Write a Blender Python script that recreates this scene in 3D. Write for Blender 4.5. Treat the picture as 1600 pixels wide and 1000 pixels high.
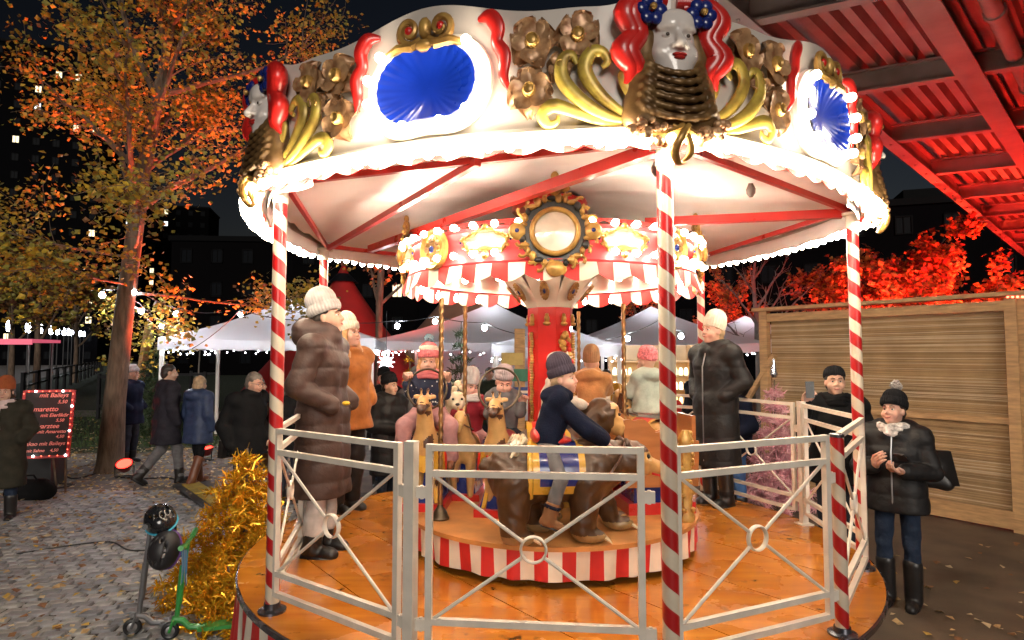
import bpy, bmesh, math, random
import numpy as np
from mathutils import Vector, Matrix, Euler
R = math.radians
PI = math.pi
for o in list(bpy.data.objects):
    bpy.data.objects.remove(o, do_unlink=True)
SC = bpy.context.scene
COL = SC.collection

# ---------------------------------------------------------------- camera, sky, light
FPX, PITCH, CAMZ = 961.0, 0.0559, 2.0
cam_d = bpy.data.cameras.new('camera')
cam_d.sensor_width = 36.0
cam_d.lens = FPX / 1600 * 36
cam_d.clip_start = 0.05
cam_d.clip_end = 1000
cam = bpy.data.objects.new('camera', cam_d)
cam.location = (0, 0, CAMZ)
cam.rotation_euler = (PI / 2 + PITCH, 0, 0)
COL.objects.link(cam)
SC.camera = cam

world = bpy.data.worlds.new('World')
SC.world = world
world.use_nodes = True
wn = world.node_tree.nodes
wl = world.node_tree.links
bg = wn['Background']
sky = wn.new('ShaderNodeTexSky')
sky.sky_type = 'NISHITA'
sky.sun_disc = False
sky.sun_elevation = R(-4.5)
sky.sun_rotation = R(20)
wl.new(sky.outputs['Color'], bg.inputs['Color'])
bg.inputs['Strength'].default_value = 0.12

sun_d = bpy.data.lights.new('flash_fill', 'SUN')  # soft low frontal fill added in place of a camera flash
sun_d.energy = 0.66
sun_d.angle = R(25)
sun_d.color = (1.0, 0.92, 0.82)
sun = bpy.data.objects.new('flash_fill', sun_d)
sun.rotation_euler = (R(75), 0, R(8))
COL.objects.link(sun)

SC.view_settings.view_transform = 'Standard'
SC.view_settings.look = 'None'
SC.view_settings.exposure = 1.3
SC.view_settings.gamma = 1.0
SC.view_settings.use_curve_mapping = False
SC.render.engine = 'CYCLES'
SC.cycles.use_denoising = True
SC.cycles.max_bounces = 5
SC.cycles.diffuse_bounces = 3
SC.cycles.glossy_bounces = 3
SC.cycles.transmission_bounces = 4
SC.cycles.transparent_max_bounces = 6
SC.cycles.sample_clamp_indirect = 6.0
SC.cycles.caustics_reflective = False
SC.cycles.caustics_refractive = False
SC.cycles.use_light_tree = True

def W(px, py, Y):
    """point at forward distance Y that the photograph shows at (px, py)"""
    u, v = (px - 800) / FPX, (500 - py) / FPX
    d = Vector((u, math.cos(PITCH) - v * math.sin(PITCH), math.sin(PITCH) + v * math.cos(PITCH)))
    return Vector((0, 0, CAMZ)) + d * (Y / d.y)

def G(px, py, z=0.0):
    u, v = (px - 800) / FPX, (500 - py) / FPX
    d = Vector((u, math.cos(PITCH) - v * math.sin(PITCH), math.sin(PITCH) + v * math.cos(PITCH)))
    return Vector((0, 0, CAMZ)) + d * ((z - CAMZ) / d.z)

# ---------------------------------------------------------------- materials
_M = {}
def mat(name, col, rough=0.6, metal=0.0, var=0.12, scale=8.0, bump=0.0, bscale=40.0, bdist=0.01, coat=0.0, emit=None, estr=0.0,
        col2=None, sheen=0.0, trans=0.0, stretch=None, spec=None):
    if name in _M:
        return _M[name]
    m = bpy.data.materials.new(name)
    m.use_nodes = True
    nt = m.node_tree
    N, L = nt.nodes, nt.links
    b = N['Principled BSDF']
    c = (*col, 1)
    b.inputs['Roughness'].default_value = rough
    b.inputs['Metallic'].default_value = metal
    b.inputs['Coat Weight'].default_value = coat
    b.inputs['Sheen Weight'].default_value = sheen
    b.inputs['Transmission Weight'].default_value = trans
    if spec is not None:
        b.inputs['Specular IOR Level'].default_value = spec
    if emit:
        b.inputs['Emission Color'].default_value = (*emit, 1)
        b.inputs['Emission Strength'].default_value = estr
    tc = N.new('ShaderNodeTexCoord')
    co = tc.outputs['Object']
    if stretch:
        mp = N.new('ShaderNodeMapping')
        mp.inputs['Scale'].default_value = stretch
        L.new(co, mp.inputs['Vector'])
        co = mp.outputs['Vector']
    if var > 0 or col2:
        nz = N.new('ShaderNodeTexNoise')
        nz.inputs['Scale'].default_value = scale
        nz.inputs['Detail'].default_value = 5
        L.new(co, nz.inputs['Vector'])
        rp = N.new('ShaderNodeValToRGB')
        rp.color_ramp.elements[0].position = 0.3
        rp.color_ramp.elements[1].position = 0.7
        lo = col2 if col2 else tuple(x * (1 - var) for x in col)
        hi = col if col2 else tuple(min(1, x * (1 + var)) for x in col)
        rp.color_ramp.elements[0].color = (*lo, 1)
        rp.color_ramp.elements[1].color = (*hi, 1)
        L.new(nz.outputs['Fac'], rp.inputs['Fac'])
        L.new(rp.outputs['Color'], b.inputs['Base Color'])
        rm = N.new('ShaderNodeMapRange')
        rm.inputs['To Min'].default_value = max(0.03, rough - 0.1)
        rm.inputs['To Max'].default_value = min(1, rough + 0.12)
        L.new(nz.outputs['Fac'], rm.inputs['Value'])
        L.new(rm.outputs['Result'], b.inputs['Roughness'])
    else:
        b.inputs['Base Color'].default_value = c
    if bump > 0:
        nb = N.new('ShaderNodeTexNoise')
        nb.inputs['Scale'].default_value = bscale
        nb.inputs['Detail'].default_value = 4
        L.new(co, nb.inputs['Vector'])
        bp = N.new('ShaderNodeBump')
        bp.inputs['Strength'].default_value = bump
        bp.inputs['Distance'].default_value = bdist
        L.new(nb.outputs['Fac'], bp.inputs['Height'])
        L.new(bp.outputs['Normal'], b.inputs['Normal'])
    _M[name] = m
    return m

def glow(name, col, strength):
    if name in _M:
        return _M[name]
    m = bpy.data.materials.new(name)
    m.use_nodes = True
    nt = m.node_tree
    nt.nodes.clear()
    e = nt.nodes.new('ShaderNodeEmission')
    e.inputs['Color'].default_value = (*col, 1)
    e.inputs['Strength'].default_value = strength
    o = nt.nodes.new('ShaderNodeOutputMaterial')
    nt.links.new(e.outputs[0], o.inputs['Surface'])
    _M[name] = m
    return m

def barber(name, ca, cb, period, duty=0.5):
    """painted helical stripes of a striped post"""
    if name in _M:
        return _M[name]
    m = mat(name, ca, rough=0.32, var=0.0, coat=0.3)
    N, L = m.node_tree.nodes, m.node_tree.links
    tc = N.new('ShaderNodeTexCoord')
    sp = N.new('ShaderNodeSeparateXYZ')
    L.new(tc.outputs['Object'], sp.inputs[0])
    at = N.new('ShaderNodeMath'); at.operation = 'ARCTAN2'
    L.new(sp.outputs['Y'], at.inputs[0]); L.new(sp.outputs['X'], at.inputs[1])
    a1 = N.new('ShaderNodeMath'); a1.operation = 'MULTIPLY'; a1.inputs[1].default_value = 1 / (2 * PI)
    L.new(at.outputs[0], a1.inputs[0])
    z1 = N.new('ShaderNodeMath'); z1.operation = 'MULTIPLY'; z1.inputs[1].default_value = 1 / period
    L.new(sp.outputs['Z'], z1.inputs[0])
    ad = N.new('ShaderNodeMath'); ad.operation = 'ADD'
    L.new(a1.outputs[0], ad.inputs[0]); L.new(z1.outputs[0], ad.inputs[1])
    fr = N.new('ShaderNodeMath'); fr.operation = 'FRACT'
    L.new(ad.outputs[0], fr.inputs[0])
    gt = N.new('ShaderNodeMath'); gt.operation = 'GREATER_THAN'; gt.inputs[1].default_value = duty
    L.new(fr.outputs[0], gt.inputs[0])
    nz = N.new('ShaderNodeTexNoise'); nz.inputs['Scale'].default_value = 9; nz.inputs['Detail'].default_value = 6
    L.new(tc.outputs['Object'], nz.inputs['Vector'])
    mx = N.new('ShaderNodeMix'); mx.data_type = 'RGBA'
    mx.inputs['A'].default_value = (*ca, 1); mx.inputs['B'].default_value = (*cb, 1)
    L.new(gt.outputs[0], mx.inputs['Factor'])
    mw = N.new('ShaderNodeMix'); mw.data_type = 'RGBA'; mw.blend_type = 'MULTIPLY'
    mw.inputs['Factor'].default_value = 0.3
    L.new(mx.outputs['Result'], mw.inputs['A']); L.new(nz.outputs['Fac'], mw.inputs['B'])
    L.new(mw.outputs['Result'], N['Principled BSDF'].inputs['Base Color'])
    return m

# ---------------------------------------------------------------- mesh building
class MB:
    def __init__(s):
        s.v, s.f, s.m = [], [], []
    def add(s, vs, fs, mi=0):
        k = len(s.v)
        s.v.extend([tuple(p) for p in vs])
        s.f.extend([tuple(i + k for i in f) for f in fs])
        s.m.extend([mi] * len(fs))
        return s
    def addm(s, vs, fs, ms):
        k = len(s.v)
        s.v.extend([tuple(p) for p in vs])
        s.f.extend([tuple(int(i) + k for i in f) for f in fs])
        s.m.extend([int(x) for x in ms])
        return s
    def box(s, c, d, rot=None, mi=0, taper=1.0):
        x, y, z = d[0] / 2, d[1] / 2, d[2] / 2
        P = [(-x, -y, -z), (x, -y, -z), (x, y, -z), (-x, y, -z), (-x * taper, -y * taper, z), (x * taper, -y * taper, z), (x * taper, y * taper, z), (-x * taper, y * taper, z)]
        M = Matrix.Identity(3) if rot is None else (Euler(rot).to_matrix() if not isinstance(rot, Matrix) else rot)
        c = Vector(c)
        return s.add([M @ Vector(p) + c for p in P], [(3, 2, 1, 0), (4, 5, 6, 7), (0, 1, 5, 4), (1, 2, 6, 5), (2, 3, 7, 6), (3, 0, 4, 7)], mi)
    def bar(s, a, b, w, h=None, up=(0, 0, 1), mi=0):
        a, b = Vector(a), Vector(b)
        h = h or w
        y = (b - a)
        L = y.length
        y.normalize()
        u = Vector(up)
        if abs(y.dot(u)) > 0.98:
            u = Vector((1, 0, 0))
        x = y.cross(u).normalized()
        z = x.cross(y)
        M = Matrix((x, y, z)).transposed()
        return s.box((a + b) / 2, (w, L, h), M, mi)
    def tube(s, pts, r, n=8, mi=0, cap=True, closed=False, flat=1.0, up=(0, 0, 1), sm=0):
        pts = [Vector(p) for p in pts]
        K = len(pts)
        rs = list(r) if hasattr(r, '__len__') else [r] * K
        if sm:
            P2, r2 = [], []
            for i in range(K - 1):
                p0, p1, p2, p3 = pts[max(i - 1, 0)], pts[i], pts[i + 1], pts[min(i + 2, K - 1)]
                q0, q1, q2, q3 = rs[max(i - 1, 0)], rs[i], rs[i + 1], rs[min(i + 2, K - 1)]
                for k in range(sm):
                    t = k / sm
                    cr = lambda a, b, c, d: .5 * ((b * 2) + (c - a) * t + (a * 2 - b * 5 + c * 4 - d) * t * t + (b * 3 - a - c * 3 + d) * t ** 3)
                    P2.append(cr(p0, p1, p2, p3)); r2.append(max(.001, cr(q0, q1, q2, q3)))
            pts, rs = P2 + [pts[-1]], r2 + [rs[-1]]
            K = len(pts)
        vs, fs = [], []
        px = None
        for i, p in enumerate(pts):
            if closed:
                t = pts[(i + 1) % K] - pts[i - 1]
            else:
                t = pts[min(i + 1, K - 1)] - pts[max(i - 1, 0)]
            if t.length < 1e-9: t = Vector((0, 0, 1))
            t.normalize()
            if px is None:
                u = Vector(up)
                if abs(t.dot(u)) > 0.95: u = Vector((1, 0, 0)) if abs(t.x) < .9 else Vector((0, 1, 0))
                px = t.cross(u).normalized()
            else:
                px = (px - t * px.dot(t))
                px = px.normalized() if px.length > 1e-6 else t.orthogonal().normalized()
            py = t.cross(px)
            for j in range(n):
                a = 2 * PI * j / n
                vs.append(p + (px * math.cos(a) + py * math.sin(a) * flat) * rs[i])
        for i in range(K if closed else K - 1):
            for j in range(n):
                a, b = i * n + j, i * n + (j + 1) % n
                c, d = ((i + 1) % K) * n + (j + 1) % n, ((i + 1) % K) * n + j
                fs.append((a, b, c, d))
        if cap and not closed:
            fs.append(tuple(range(n - 1, -1, -1)))
            fs.append(tuple((K - 1) * n + j for j in range(n)))
        return s.add(vs, fs, mi)
    def lathe(s, prof, n=16, c=(0, 0, 0), M=None, mi=0, sx=1.0, sy=1.0, rib=None, cap=True):
        vs, fs = [], []
        c = Vector(c)
        for i, (r, z) in enumerate(prof):
            for j in range(n):
                a = 2 * PI * j / n
                rr = r * (1 + (rib[1] * math.cos(a * rib[0]) if rib else 0))
                p = Vector((rr * math.cos(a) * sx, rr * math.sin(a) * sy, z))
                vs.append((M @ p if M else p) + c)
        for i in range(len(prof) - 1):
            for j in range(n):
                fs.append((i * n + j, i * n + (j + 1) % n, (i + 1) * n + (j + 1) % n, (i + 1) * n + j))
        if cap:
            fs.append(tuple(range(n - 1, -1, -1)))
            fs.append(tuple((len(prof) - 1) * n + j for j in range(n)))
        return s.add(vs, fs, mi)
    def ball(s, c, r, n=10, k=6, mi=0, M=None):
        r = r if hasattr(r, '__len__') else (r, r, r)
        vs, fs = [], []
        c = Vector(c)
        def P(x, y, z):
            p = Vector((x * r[0], y * r[1], z * r[2]))
            return (M @ p if M else p) + c
        vs.append(P(0, 0, -1))
        for i in range(1, k):
            t = -PI / 2 + PI * i / k
            for j in range(n):
                a = 2 * PI * j / n
                vs.append(P(math.cos(t) * math.cos(a), math.cos(t) * math.sin(a), math.sin(t)))
        vs.append(P(0, 0, 1))
        for j in range(n):
            fs.append((0, 1 + (j + 1) % n, 1 + j))
            e = 1 + (k - 2) * n
            fs.append((e + j, e + (j + 1) % n, len(vs) - 1))
        for i in range(k - 2):
            for j in range(n):
                a = 1 + i * n
                fs.append((a + j, a + (j + 1) % n, a + n + (j + 1) % n, a + n + j))
        return s.add(vs, fs, mi)
    def slab(s, pts, h, mi=0, n=None):
        """polygon (list of 3D points, counter-clockwise seen from n) given a thickness h along n"""
        P = [Vector(p) for p in pts]
        nn = Vector(n) if n is not None else (P[1] - P[0]).cross(P[2] - P[0]).normalized()
        k = len(P)
        vs = [p for p in P] + [p - nn * h for p in P]
        fs = [tuple(range(k)), tuple(range(2 * k - 1, k - 1, -1))]
        for i in range(k):
            j = (i + 1) % k
            fs.append((j, i, i + k, j + k))
        return s.add(vs, fs, mi)
    def tf(s, M):
        s.v = [tuple(M @ Vector(p)) for p in s.v]
        return s
    def mesh(s, name, mats, smooth=True, angle=40):
        me = bpy.data.meshes.new(name)
        me.from_pydata(s.v, [], s.f)
        for mm in (mats if isinstance(mats, (list, tuple)) else [mats]):
            me.materials.append(mm)
        if len(set(s.m)) > 1 or (s.m and s.m[0]):
            me.polygons.foreach_set('material_index', s.m)
        if smooth:
            me.polygons.foreach_set('use_smooth', [True] * len(s.f))
            me.update()
            if angle:
                me.set_sharp_from_angle(angle=R(angle))
        me.update()
        return me
    def build(s, name, mats, parent=None, smooth=True, angle=40, loc=None, rz=None):
        o = bpy.data.objects.new(name, s.mesh(name, mats, smooth, angle))
        COL.objects.link(o)
        if parent is not None: o.parent = parent
        if loc is not None: o.location = loc
        if rz is not None: o.rotation_euler = (0, 0, rz)
        return o

def tag(o, label=None, cat=None, group=None, kind=None):
    if label: o['label'] = label
    if cat: o['category'] = cat
    if group: o['group'] = group
    if kind: o['kind'] = kind
    return o

def empty(name, loc=(0, 0, 0), rz=0.0, label=None, cat=None, group=None, kind=None, parent=None):
    o = bpy.data.objects.new(name, None)
    o.empty_display_size = 0.1
    COL.objects.link(o)
    o.location = loc
    o.rotation_euler = (0, 0, rz)
    if parent is not None: o.parent = parent
    return tag(o, label, cat, group, kind)

def link(name, me, parent=None, loc=(0, 0, 0), rot=(0, 0, 0), sc=(1, 1, 1)):
    o = bpy.data.objects.new(name, me)
    COL.objects.link(o)
    if parent is not None: o.parent = parent
    o.location = loc
    o.rotation_euler = rot
    o.scale = sc
    return o

def kids(o):
    return [c for c in COL.objects if c.parent == o]

def copy_tree(o, parent=None):
    c = o.copy()
    COL.objects.link(c)
    c.parent = parent
    for ch in list(o.children):
        copy_tree(ch, c)
    return c

# ---------------------------------------------------------------- blended solids (distance field -> one continuous surface)
def rc(a, b, ra, rb=None, k=0.02, sub=False, sc=None):
    return ('c', np.array(a, float), np.array(b, float), ra, ra if rb is None else rb, k, sub, sc)
def el(c, r, k=0.02, sub=False, rot=None):
    return ('e', np.array(c, float), np.array(r if hasattr(r, '__len__') else (r, r, r), float), rot, None, k, sub, None)

def field(prims, h, fn=None):
    lo = np.full(3, 1e9); hi = np.full(3, -1e9)
    bb = []
    for p in prims:
        if p[0] == 'c':
            m = max(p[3], p[4])
            l, u = np.minimum(p[1], p[2]) - m, np.maximum(p[1], p[2]) + m
        else:
            m = p[2].max() if p[3] is not None else p[2]
            l, u = p[1] - m, p[1] + m
        bb.append((l, u))
        if not p[6]:
            lo = np.minimum(lo, l); hi = np.maximum(hi, u)
    lo = lo - 4 * h - 0.02; hi = hi + 4 * h + 0.02
    n = np.ceil((hi - lo) / h).astype(int) + 1
    F = np.full(n, 0.5, np.float32)
    ax = [lo[i] + h * np.arange(n[i]) for i in range(3)]
    for p, (l, u) in zip(prims, bb):
        k = p[5]
        mg = k + 4 * h + 0.015
        i0 = np.maximum(((l - mg - lo) / h).astype(int), 0)
        i1 = np.minimum(((u + mg - lo) / h).astype(int) + 2, n)
        if np.any(i1 <= i0): continue
        sl = tuple(slice(i0[i], i1[i]) for i in range(3))
        X = np.stack(np.meshgrid(*[ax[i][sl[i]] for i in range(3)], indexing='ij'), -1)
        if p[0] == 'c':
            a, b, ra, rb = p[1:5]
            ab = b - a
            L2 = max(ab @ ab, 1e-9)
            t = np.clip(((X - a) @ ab) / L2, 0, 1)
            D = X - a - t[..., None] * ab
            if p[7] is not None: D = D / np.array(p[7])
            d = np.sqrt((D ** 2).sum(-1)) - (ra + (rb - ra) * t)
        else:
            D = X - p[1]
            if p[3] is not None: D = D @ np.array(p[3])
            q = D / p[2]
            l1 = np.sqrt((q ** 2).sum(-1))
            g = np.sqrt(((q / p[2]) ** 2).sum(-1)) + 1e-9
            d = l1 * (l1 - 1) / g
            d = np.where(l1 < 1e-4, -p[2].min(), d)
        A = F[sl]
        if p[6]:
            hh = np.clip(0.5 - 0.5 * (d + A) / k, 0, 1)
            F[sl] = A + (-d - A) * hh + k * hh * (1 - hh)
        else:
            hh = np.clip(0.5 + 0.5 * (d - A) / k, 0, 1)
            F[sl] = d + (A - d) * hh - k * hh * (1 - hh)
    if fn is not None:
        X = np.stack(np.meshgrid(*ax, indexing='ij'), -1)
        F = fn(F, X)
    return F, lo

def nets(F, lo, h):
    s = F < 0
    nx, ny, nz = F.shape
    c = np.zeros((nx - 1, ny - 1, nz - 1), np.int8)
    cor = [(i, j, k) for i in (0, 1) for j in (0, 1) for k in (0, 1)]
    V = {q: (slice(q[0], nx - 1 + q[0]), slice(q[1], ny - 1 + q[1]), slice(q[2], nz - 1 + q[2])) for q in cor}
    for q in cor: c += s[V[q]]
    act = (c > 0) & (c < 8)
    idx = np.full(act.shape, -1, np.int64)
    I = np.argwhere(act)
    if len(I) == 0: return np.zeros((0, 3)), np.zeros((0, 4), int)
    idx[act] = np.arange(len(I))
    vals = {q: F[I[:, 0] + q[0], I[:, 1] + q[1], I[:, 2] + q[2]] for q in cor}
    acc = np.zeros((len(I), 3)); cnt = np.zeros(len(I))
    for q in cor:
        for a in range(3):
            if q[a] == 0:
                w = list(q); w[a] = 1; w = tuple(w)
                f0, f1 = vals[q], vals[w]
                x = (f0 < 0) != (f1 < 0)
                t = np.where(x, f0 / np.where(x, f0 - f1, 1), 0)
                P = np.tile(np.array(q, float), (len(I), 1)); P[:, a] = t
                acc += P * x[:, None]; cnt += x
    vv = (I + acc / cnt[:, None]) * h + lo
    quads = []
    for a in range(3):
        b, d = (a + 1) % 3, (a + 2) % 3
        s0 = [slice(None)] * 3; s1 = [slice(None)] * 3
        s0[a] = slice(0, -1); s1[a] = slice(1, None)
        x0, x1 = s[tuple(s0)], s[tuple(s1)]
        E = np.argwhere(x0 != x1)
        E = E[(E[:, b] > 0) & (E[:, d] > 0) & (E[:, b] < F.shape[b] - 1) & (E[:, d] < F.shape[d] - 1)]
        if len(E) == 0: continue
        def cell(db, dd):
            e = E.copy(); e[:, b] -= db; e[:, d] -= dd
            return idx[e[:, 0], e[:, 1], e[:, 2]]
        q = np.stack([cell(1, 1), cell(0, 1), cell(0, 0), cell(1, 0)], 1)
        fl = x0[E[:, 0], E[:, 1], E[:, 2]]
        q[~fl] = q[~fl][:, ::-1]
        quads.append(q)
    Q = np.concatenate(quads)
    Q = Q[(Q >= 0).all(1)]
    return vv, Q

def blob(mb, prims, h=0.012, mi=0, fn=None, matfn=None, M=None):
    """adds the blended surface of the solids to mb"""
    F, lo = field(prims, h, fn)
    v, q = nets(F, lo, h)
    ms = [mi] * len(q) if matfn is None else matfn(v[q].mean(1))
    if M is not None:
        Mn = np.array(M)
        v = v @ Mn[:3, :3].T + Mn[:3, 3]
    mb.addm(v.tolist(), q.tolist(), ms)
    return mb

def folds(amp=0.004, sx=22.0, seed=0.0):
    def f(F, X):
        x, y, z = X[..., 0], X[..., 1], X[..., 2]
        w = np.sin(sx * (z + .5 * x) + 3 * np.sin(sx * .4 * x + seed) + seed) + .6 * np.sin(sx * 1.7 * (z - .7 * y) + 2 * np.sin(sx * .5 * y + 2 * seed))
        return F + amp * w
    return f
def quilt(sp=0.09, amp=0.014, seed=0.0):
    def f(F, X):
        z = X[..., 2] + 0.012 * np.sin(9 * X[..., 0] + seed) + 0.01 * np.sin(11 * X[..., 1] + seed)
        w = np.abs(np.sin(PI * z / sp)) ** .7
        n = np.sin(30 * X[..., 0] + 2 * np.sin(20 * z)) * np.sin(28 * X[..., 1] + 17 * z)
        return F - amp * (np.sqrt(w) - 0.55) + 0.0025 * n
    return f
# ================================================================ the setting
rng = random.Random(7)
nrng = np.random.default_rng(11)
m_ground = mat('asphalt', (0.12, 0.085, 0.058), rough=0.75, var=0.35, scale=2.2, bump=0.5, bscale=90)
m_lawn = mat('lawn_soil', (0.022, 0.034, 0.010), rough=0.95, var=0.5, scale=3.0, bump=0.8, bscale=60)
m_gravel = mat('gravel_path', (0.17, 0.15, 0.13), rough=0.9, var=0.35, scale=4.0, bump=0.6, bscale=120)
m_stone = [mat('cobble_a', (0.30, 0.30, 0.32), rough=0.5, var=0.3, scale=14, bump=0.4, bscale=120),
           mat('cobble_b', (0.22, 0.22, 0.235), rough=0.55, var=0.3, scale=14, bump=0.4, bscale=120),
           mat('cobble_c', (0.34, 0.33, 0.32), rough=0.5, var=0.3, scale=14, bump=0.4, bscale=120)]
m_joint = mat('joint_sand', (0.06, 0.05, 0.042), rough=0.95, var=0.4, scale=9, bump=0.7, bscale=150)
m_leaf = [mat('leaf_tan', (0.42, 0.27, 0.12), rough=0.6, var=0.3, scale=20), mat('leaf_yellow', (0.48, 0.30, 0.05), rough=0.6, var=0.3, scale=20),
          mat('leaf_brown', (0.22, 0.10, 0.04), rough=0.7, var=0.3, scale=20), mat('leaf_pale', (0.55, 0.43, 0.26), rough=0.6, var=0.3, scale=20)]
m_wood = mat('timber', (0.50, 0.30, 0.14), rough=0.6, var=0.25, scale=3.0, stretch=(2, 2, 12), bump=0.2, bscale=30)
m_white = mat('white_paint', (0.78, 0.73, 0.66), rough=0.4, var=0.06, scale=5)
m_black = mat('black_plastic', (0.012, 0.012, 0.014), rough=0.4, var=0.2)
m_bark = mat('bark', (0.14, 0.095, 0.065), rough=0.9, var=0.5, scale=5, stretch=(3, 3, 0.6), bump=1.0, bscale=26)
m_steel = mat('grey_steel', (0.30, 0.30, 0.31), rough=0.35, metal=0.8, var=0.1)
m_cable = mat('cable_rubber', (0.015, 0.015, 0.016), rough=0.6, var=0.1)

# ground: one sheet to the horizon
mb = MB()
mb.add([(-400, -30, 0), (400, -30, 0), (400, 500, 0), (-400, 500, 0)], [(0, 1, 2, 3)])
ground = tag(mb.build('ground', m_ground, smooth=False), 'brown asphalt ground of the market square', None, kind='structure')

def sheet(name, pts, z, m, label):
    b = MB()
    b.add([(x, y, z) for x, y in pts], [tuple(range(len(pts)))])
    return tag(b.build(name, m, smooth=False), label, kind='structure')
sheet('lawn', [(-140, 13.2), (-7.6, 12.6), (-4.0, 16.5), (-3, 60), (-140, 160)], 0.004, m_lawn, 'dark grass park behind the tree at night')
sheet('gravel_path', [(-9.2, 9.4), (-4.6, 8.6), (-2.6, 9.4), (-1.6, 13), (-3.8, 16.3), (-7.4, 12.4), (-20, 13.0), (-20, 9.9)], 0.008, m_gravel, 'leaf strewn gravel around the tree')
sheet('footpath', [(-60, 21.5), (-9, 19.6), (-9, 21.6), (-60, 25.5)], 0.012, m_gravel, 'pale footpath crossing the dark lawn')
sheet('street', [(-48, 40), (-30, 36), (-105, 160), (-130, 160)], 0.012, m_gravel, 'lamp lit street beyond the park fence')
CX, CY = 0.30, 4.82   # carousel axis

# cobble pavement on the near left
pav = empty('pavement', (0, 0, 0), 0, 'grey cobble pavement scattered with leaves', None, None, 'structure')
b = MB()
b.add([(-12, 3.2, 0.006), (-1.2, 3.2, 0.006), (-1.2, 9.2, 0.006), (-4.6, 8.55, 0.006), (-9.2, 9.35, 0.006), (-12, 9.6, 0.006)], [(0, 1, 2, 3, 4, 5)])
b.build('joint_bed', m_joint, pav, smooth=False)
def stone_mesh(w, d, h, s):
    r = random.Random(s)
    q = 0.008
    j = lambda: r.uniform(-.006, .006)
    T = [(-w / 2 + q + j(), -d / 2 + q + j(), h + j() * .4), (w / 2 - q + j(), -d / 2 + q + j(), h + j() * .4), (w / 2 - q + j(), d / 2 - q + j(), h + j() * .4), (-w / 2 + q + j(), d / 2 - q + j(), h + j() * .4)]
    B = [(-w / 2, -d / 2, 0), (w / 2, -d / 2, 0), (w / 2, d / 2, 0), (-w / 2, d / 2, 0)]
    C = [(p[0] * .94, p[1] * .94, h * .72) for p in B]
    return B + C + T, [(8, 9, 10, 11)] + [(i, (i + 1) % 4, 4 + (i + 1) % 4, 4 + i) for i in range(4)] + [(4 + i, 4 + (i + 1) % 4, 8 + (i + 1) % 4, 8 + i) for i in range(4)]
SW, SD = 0.155, 0.105
svars = [stone_mesh(SW * a, SD * c, 0.022 + e, i) for i, (a, c, e) in enumerate([(.93, .9, 0), (.9, .92, .003), (.86, .9, -.003), (.94, .86, .002), (.9, .9, .005), (.88, .93, -.002)])]
smesh = []
for i, (v, f) in enumerate(svars):
    bb_ = MB(); bb_.add(v, f)
    smesh.append(bb_.mesh('cobble', m_stone[i % 3], smooth=False))
spots = []
th = R(9)
for iy in range(-8, 95):
    for ix in range(-90, 40):
        lx = (ix + (0.5 if iy % 2 else 0)) * SW
        ly = iy * SD + 0.03 * math.sin(ix * 0.35) + 0.012 * math.sin(ix * 1.3 + iy)
        x = -3.0 + lx * math.cos(th) - ly * math.sin(th)
        y = 3.9 + lx * math.sin(th) + ly * math.cos(th)
        if y < 3.6 or y > 9.1 + 0.05 * (x + 4.6) ** 2 * .1 or x > -1.5: continue
        if math.hypot(x - CX, y - CY) < 2.33 or x < -0.93 * y - 0.3: continue
        if y > 8.5 and x > -4.4 - (y - 8.5): continue
        spots.append((x, y))
def spx(p):
    return 800 + FPX * p[0] / p[1]
vis = [p for p in spots if -5 < spx(p) < 420 and p[1] > 4.25]
vis.sort(key=lambda p: p[1])
near = set(vis[:300])
rest = MB()
for p in spots:
    k = rng.randrange(6)
    rz = th + rng.uniform(-.11, .11)
    zz = 0.004 + rng.uniform(-.006, .005)
    if p in near:
        link('cobble', smesh[k], pav, (p[0], p[1], zz), (rng.uniform(-.03, .03), rng.uniform(-.03, .03), rz))
    else:
        v, f = svars[k]
        c, s = math.cos(rz), math.sin(rz)
        rest.add([(p[0] + a * c - e * s, p[1] + a * s + e * c, zz + g) for a, e, g in v], f, k % 3)
o = rest.build('cobbles', m_stone, pav, smooth=False); o['kind'] = 'stuff'

# fallen leaves
def leaf_quads(mb, p, size, yaw, tilt, roll, mi):
    E = Euler((tilt, roll, yaw)).to_matrix()
    w = size * .42
    pts = [(-size * .5, 0, 0), (-size * .1, -w, .12 * size), (size * .5, 0, .05 * size), (-size * .1, w, .15 * size)]
    mb.add([Vector(p) + E @ Vector(q) for q in pts], [(0, 1, 2), (0, 2, 3)], mi)
lf = MB()
def scatter(n, fx, z, smin=.04, smax=.088):
    c = 0
    while c < n:
        x, y = fx()
        if math.hypot(x - CX, y - CY) < 2.35: continue
        leaf_quads(lf, (x, y, z + .006 + rng.random() * .012), rng.uniform(smin, smax), rng.uniform(0, 6.3), rng.uniform(-.35, .35), rng.uniform(-.35, .35), rng.choices([0, 1, 2, 3], [4, 2, 3, 4])[0])
        c += 1
scatter(850, lambda: (lambda y: (rng.uniform(-.86 * y - .4, -1.6 if y < 6.5 else -.42 * y), y))(4.0 + 5.0 * rng.random() ** .8), 0.026)
scatter(2300, lambda: (lambda y: (rng.uniform(-.86 * y - .4, -.33 * y), y))(rng.uniform(8.6, 13.2)), 0.012)
scatter(900, lambda: (lambda y: (rng.uniform(-.86 * y - .4, -.33 * y), y))(rng.uniform(12, 20)), 0.012)
scatter(130, lambda: (rng.uniform(2.7, 5.6), rng.uniform(4.0, 6.6)), 0.002, .04, .09)
tag(lf.build('fallen_leaves', m_leaf, smooth=False), 'dry yellow and tan leaves fallen over the ground', 'leaves', kind='stuff')

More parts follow.
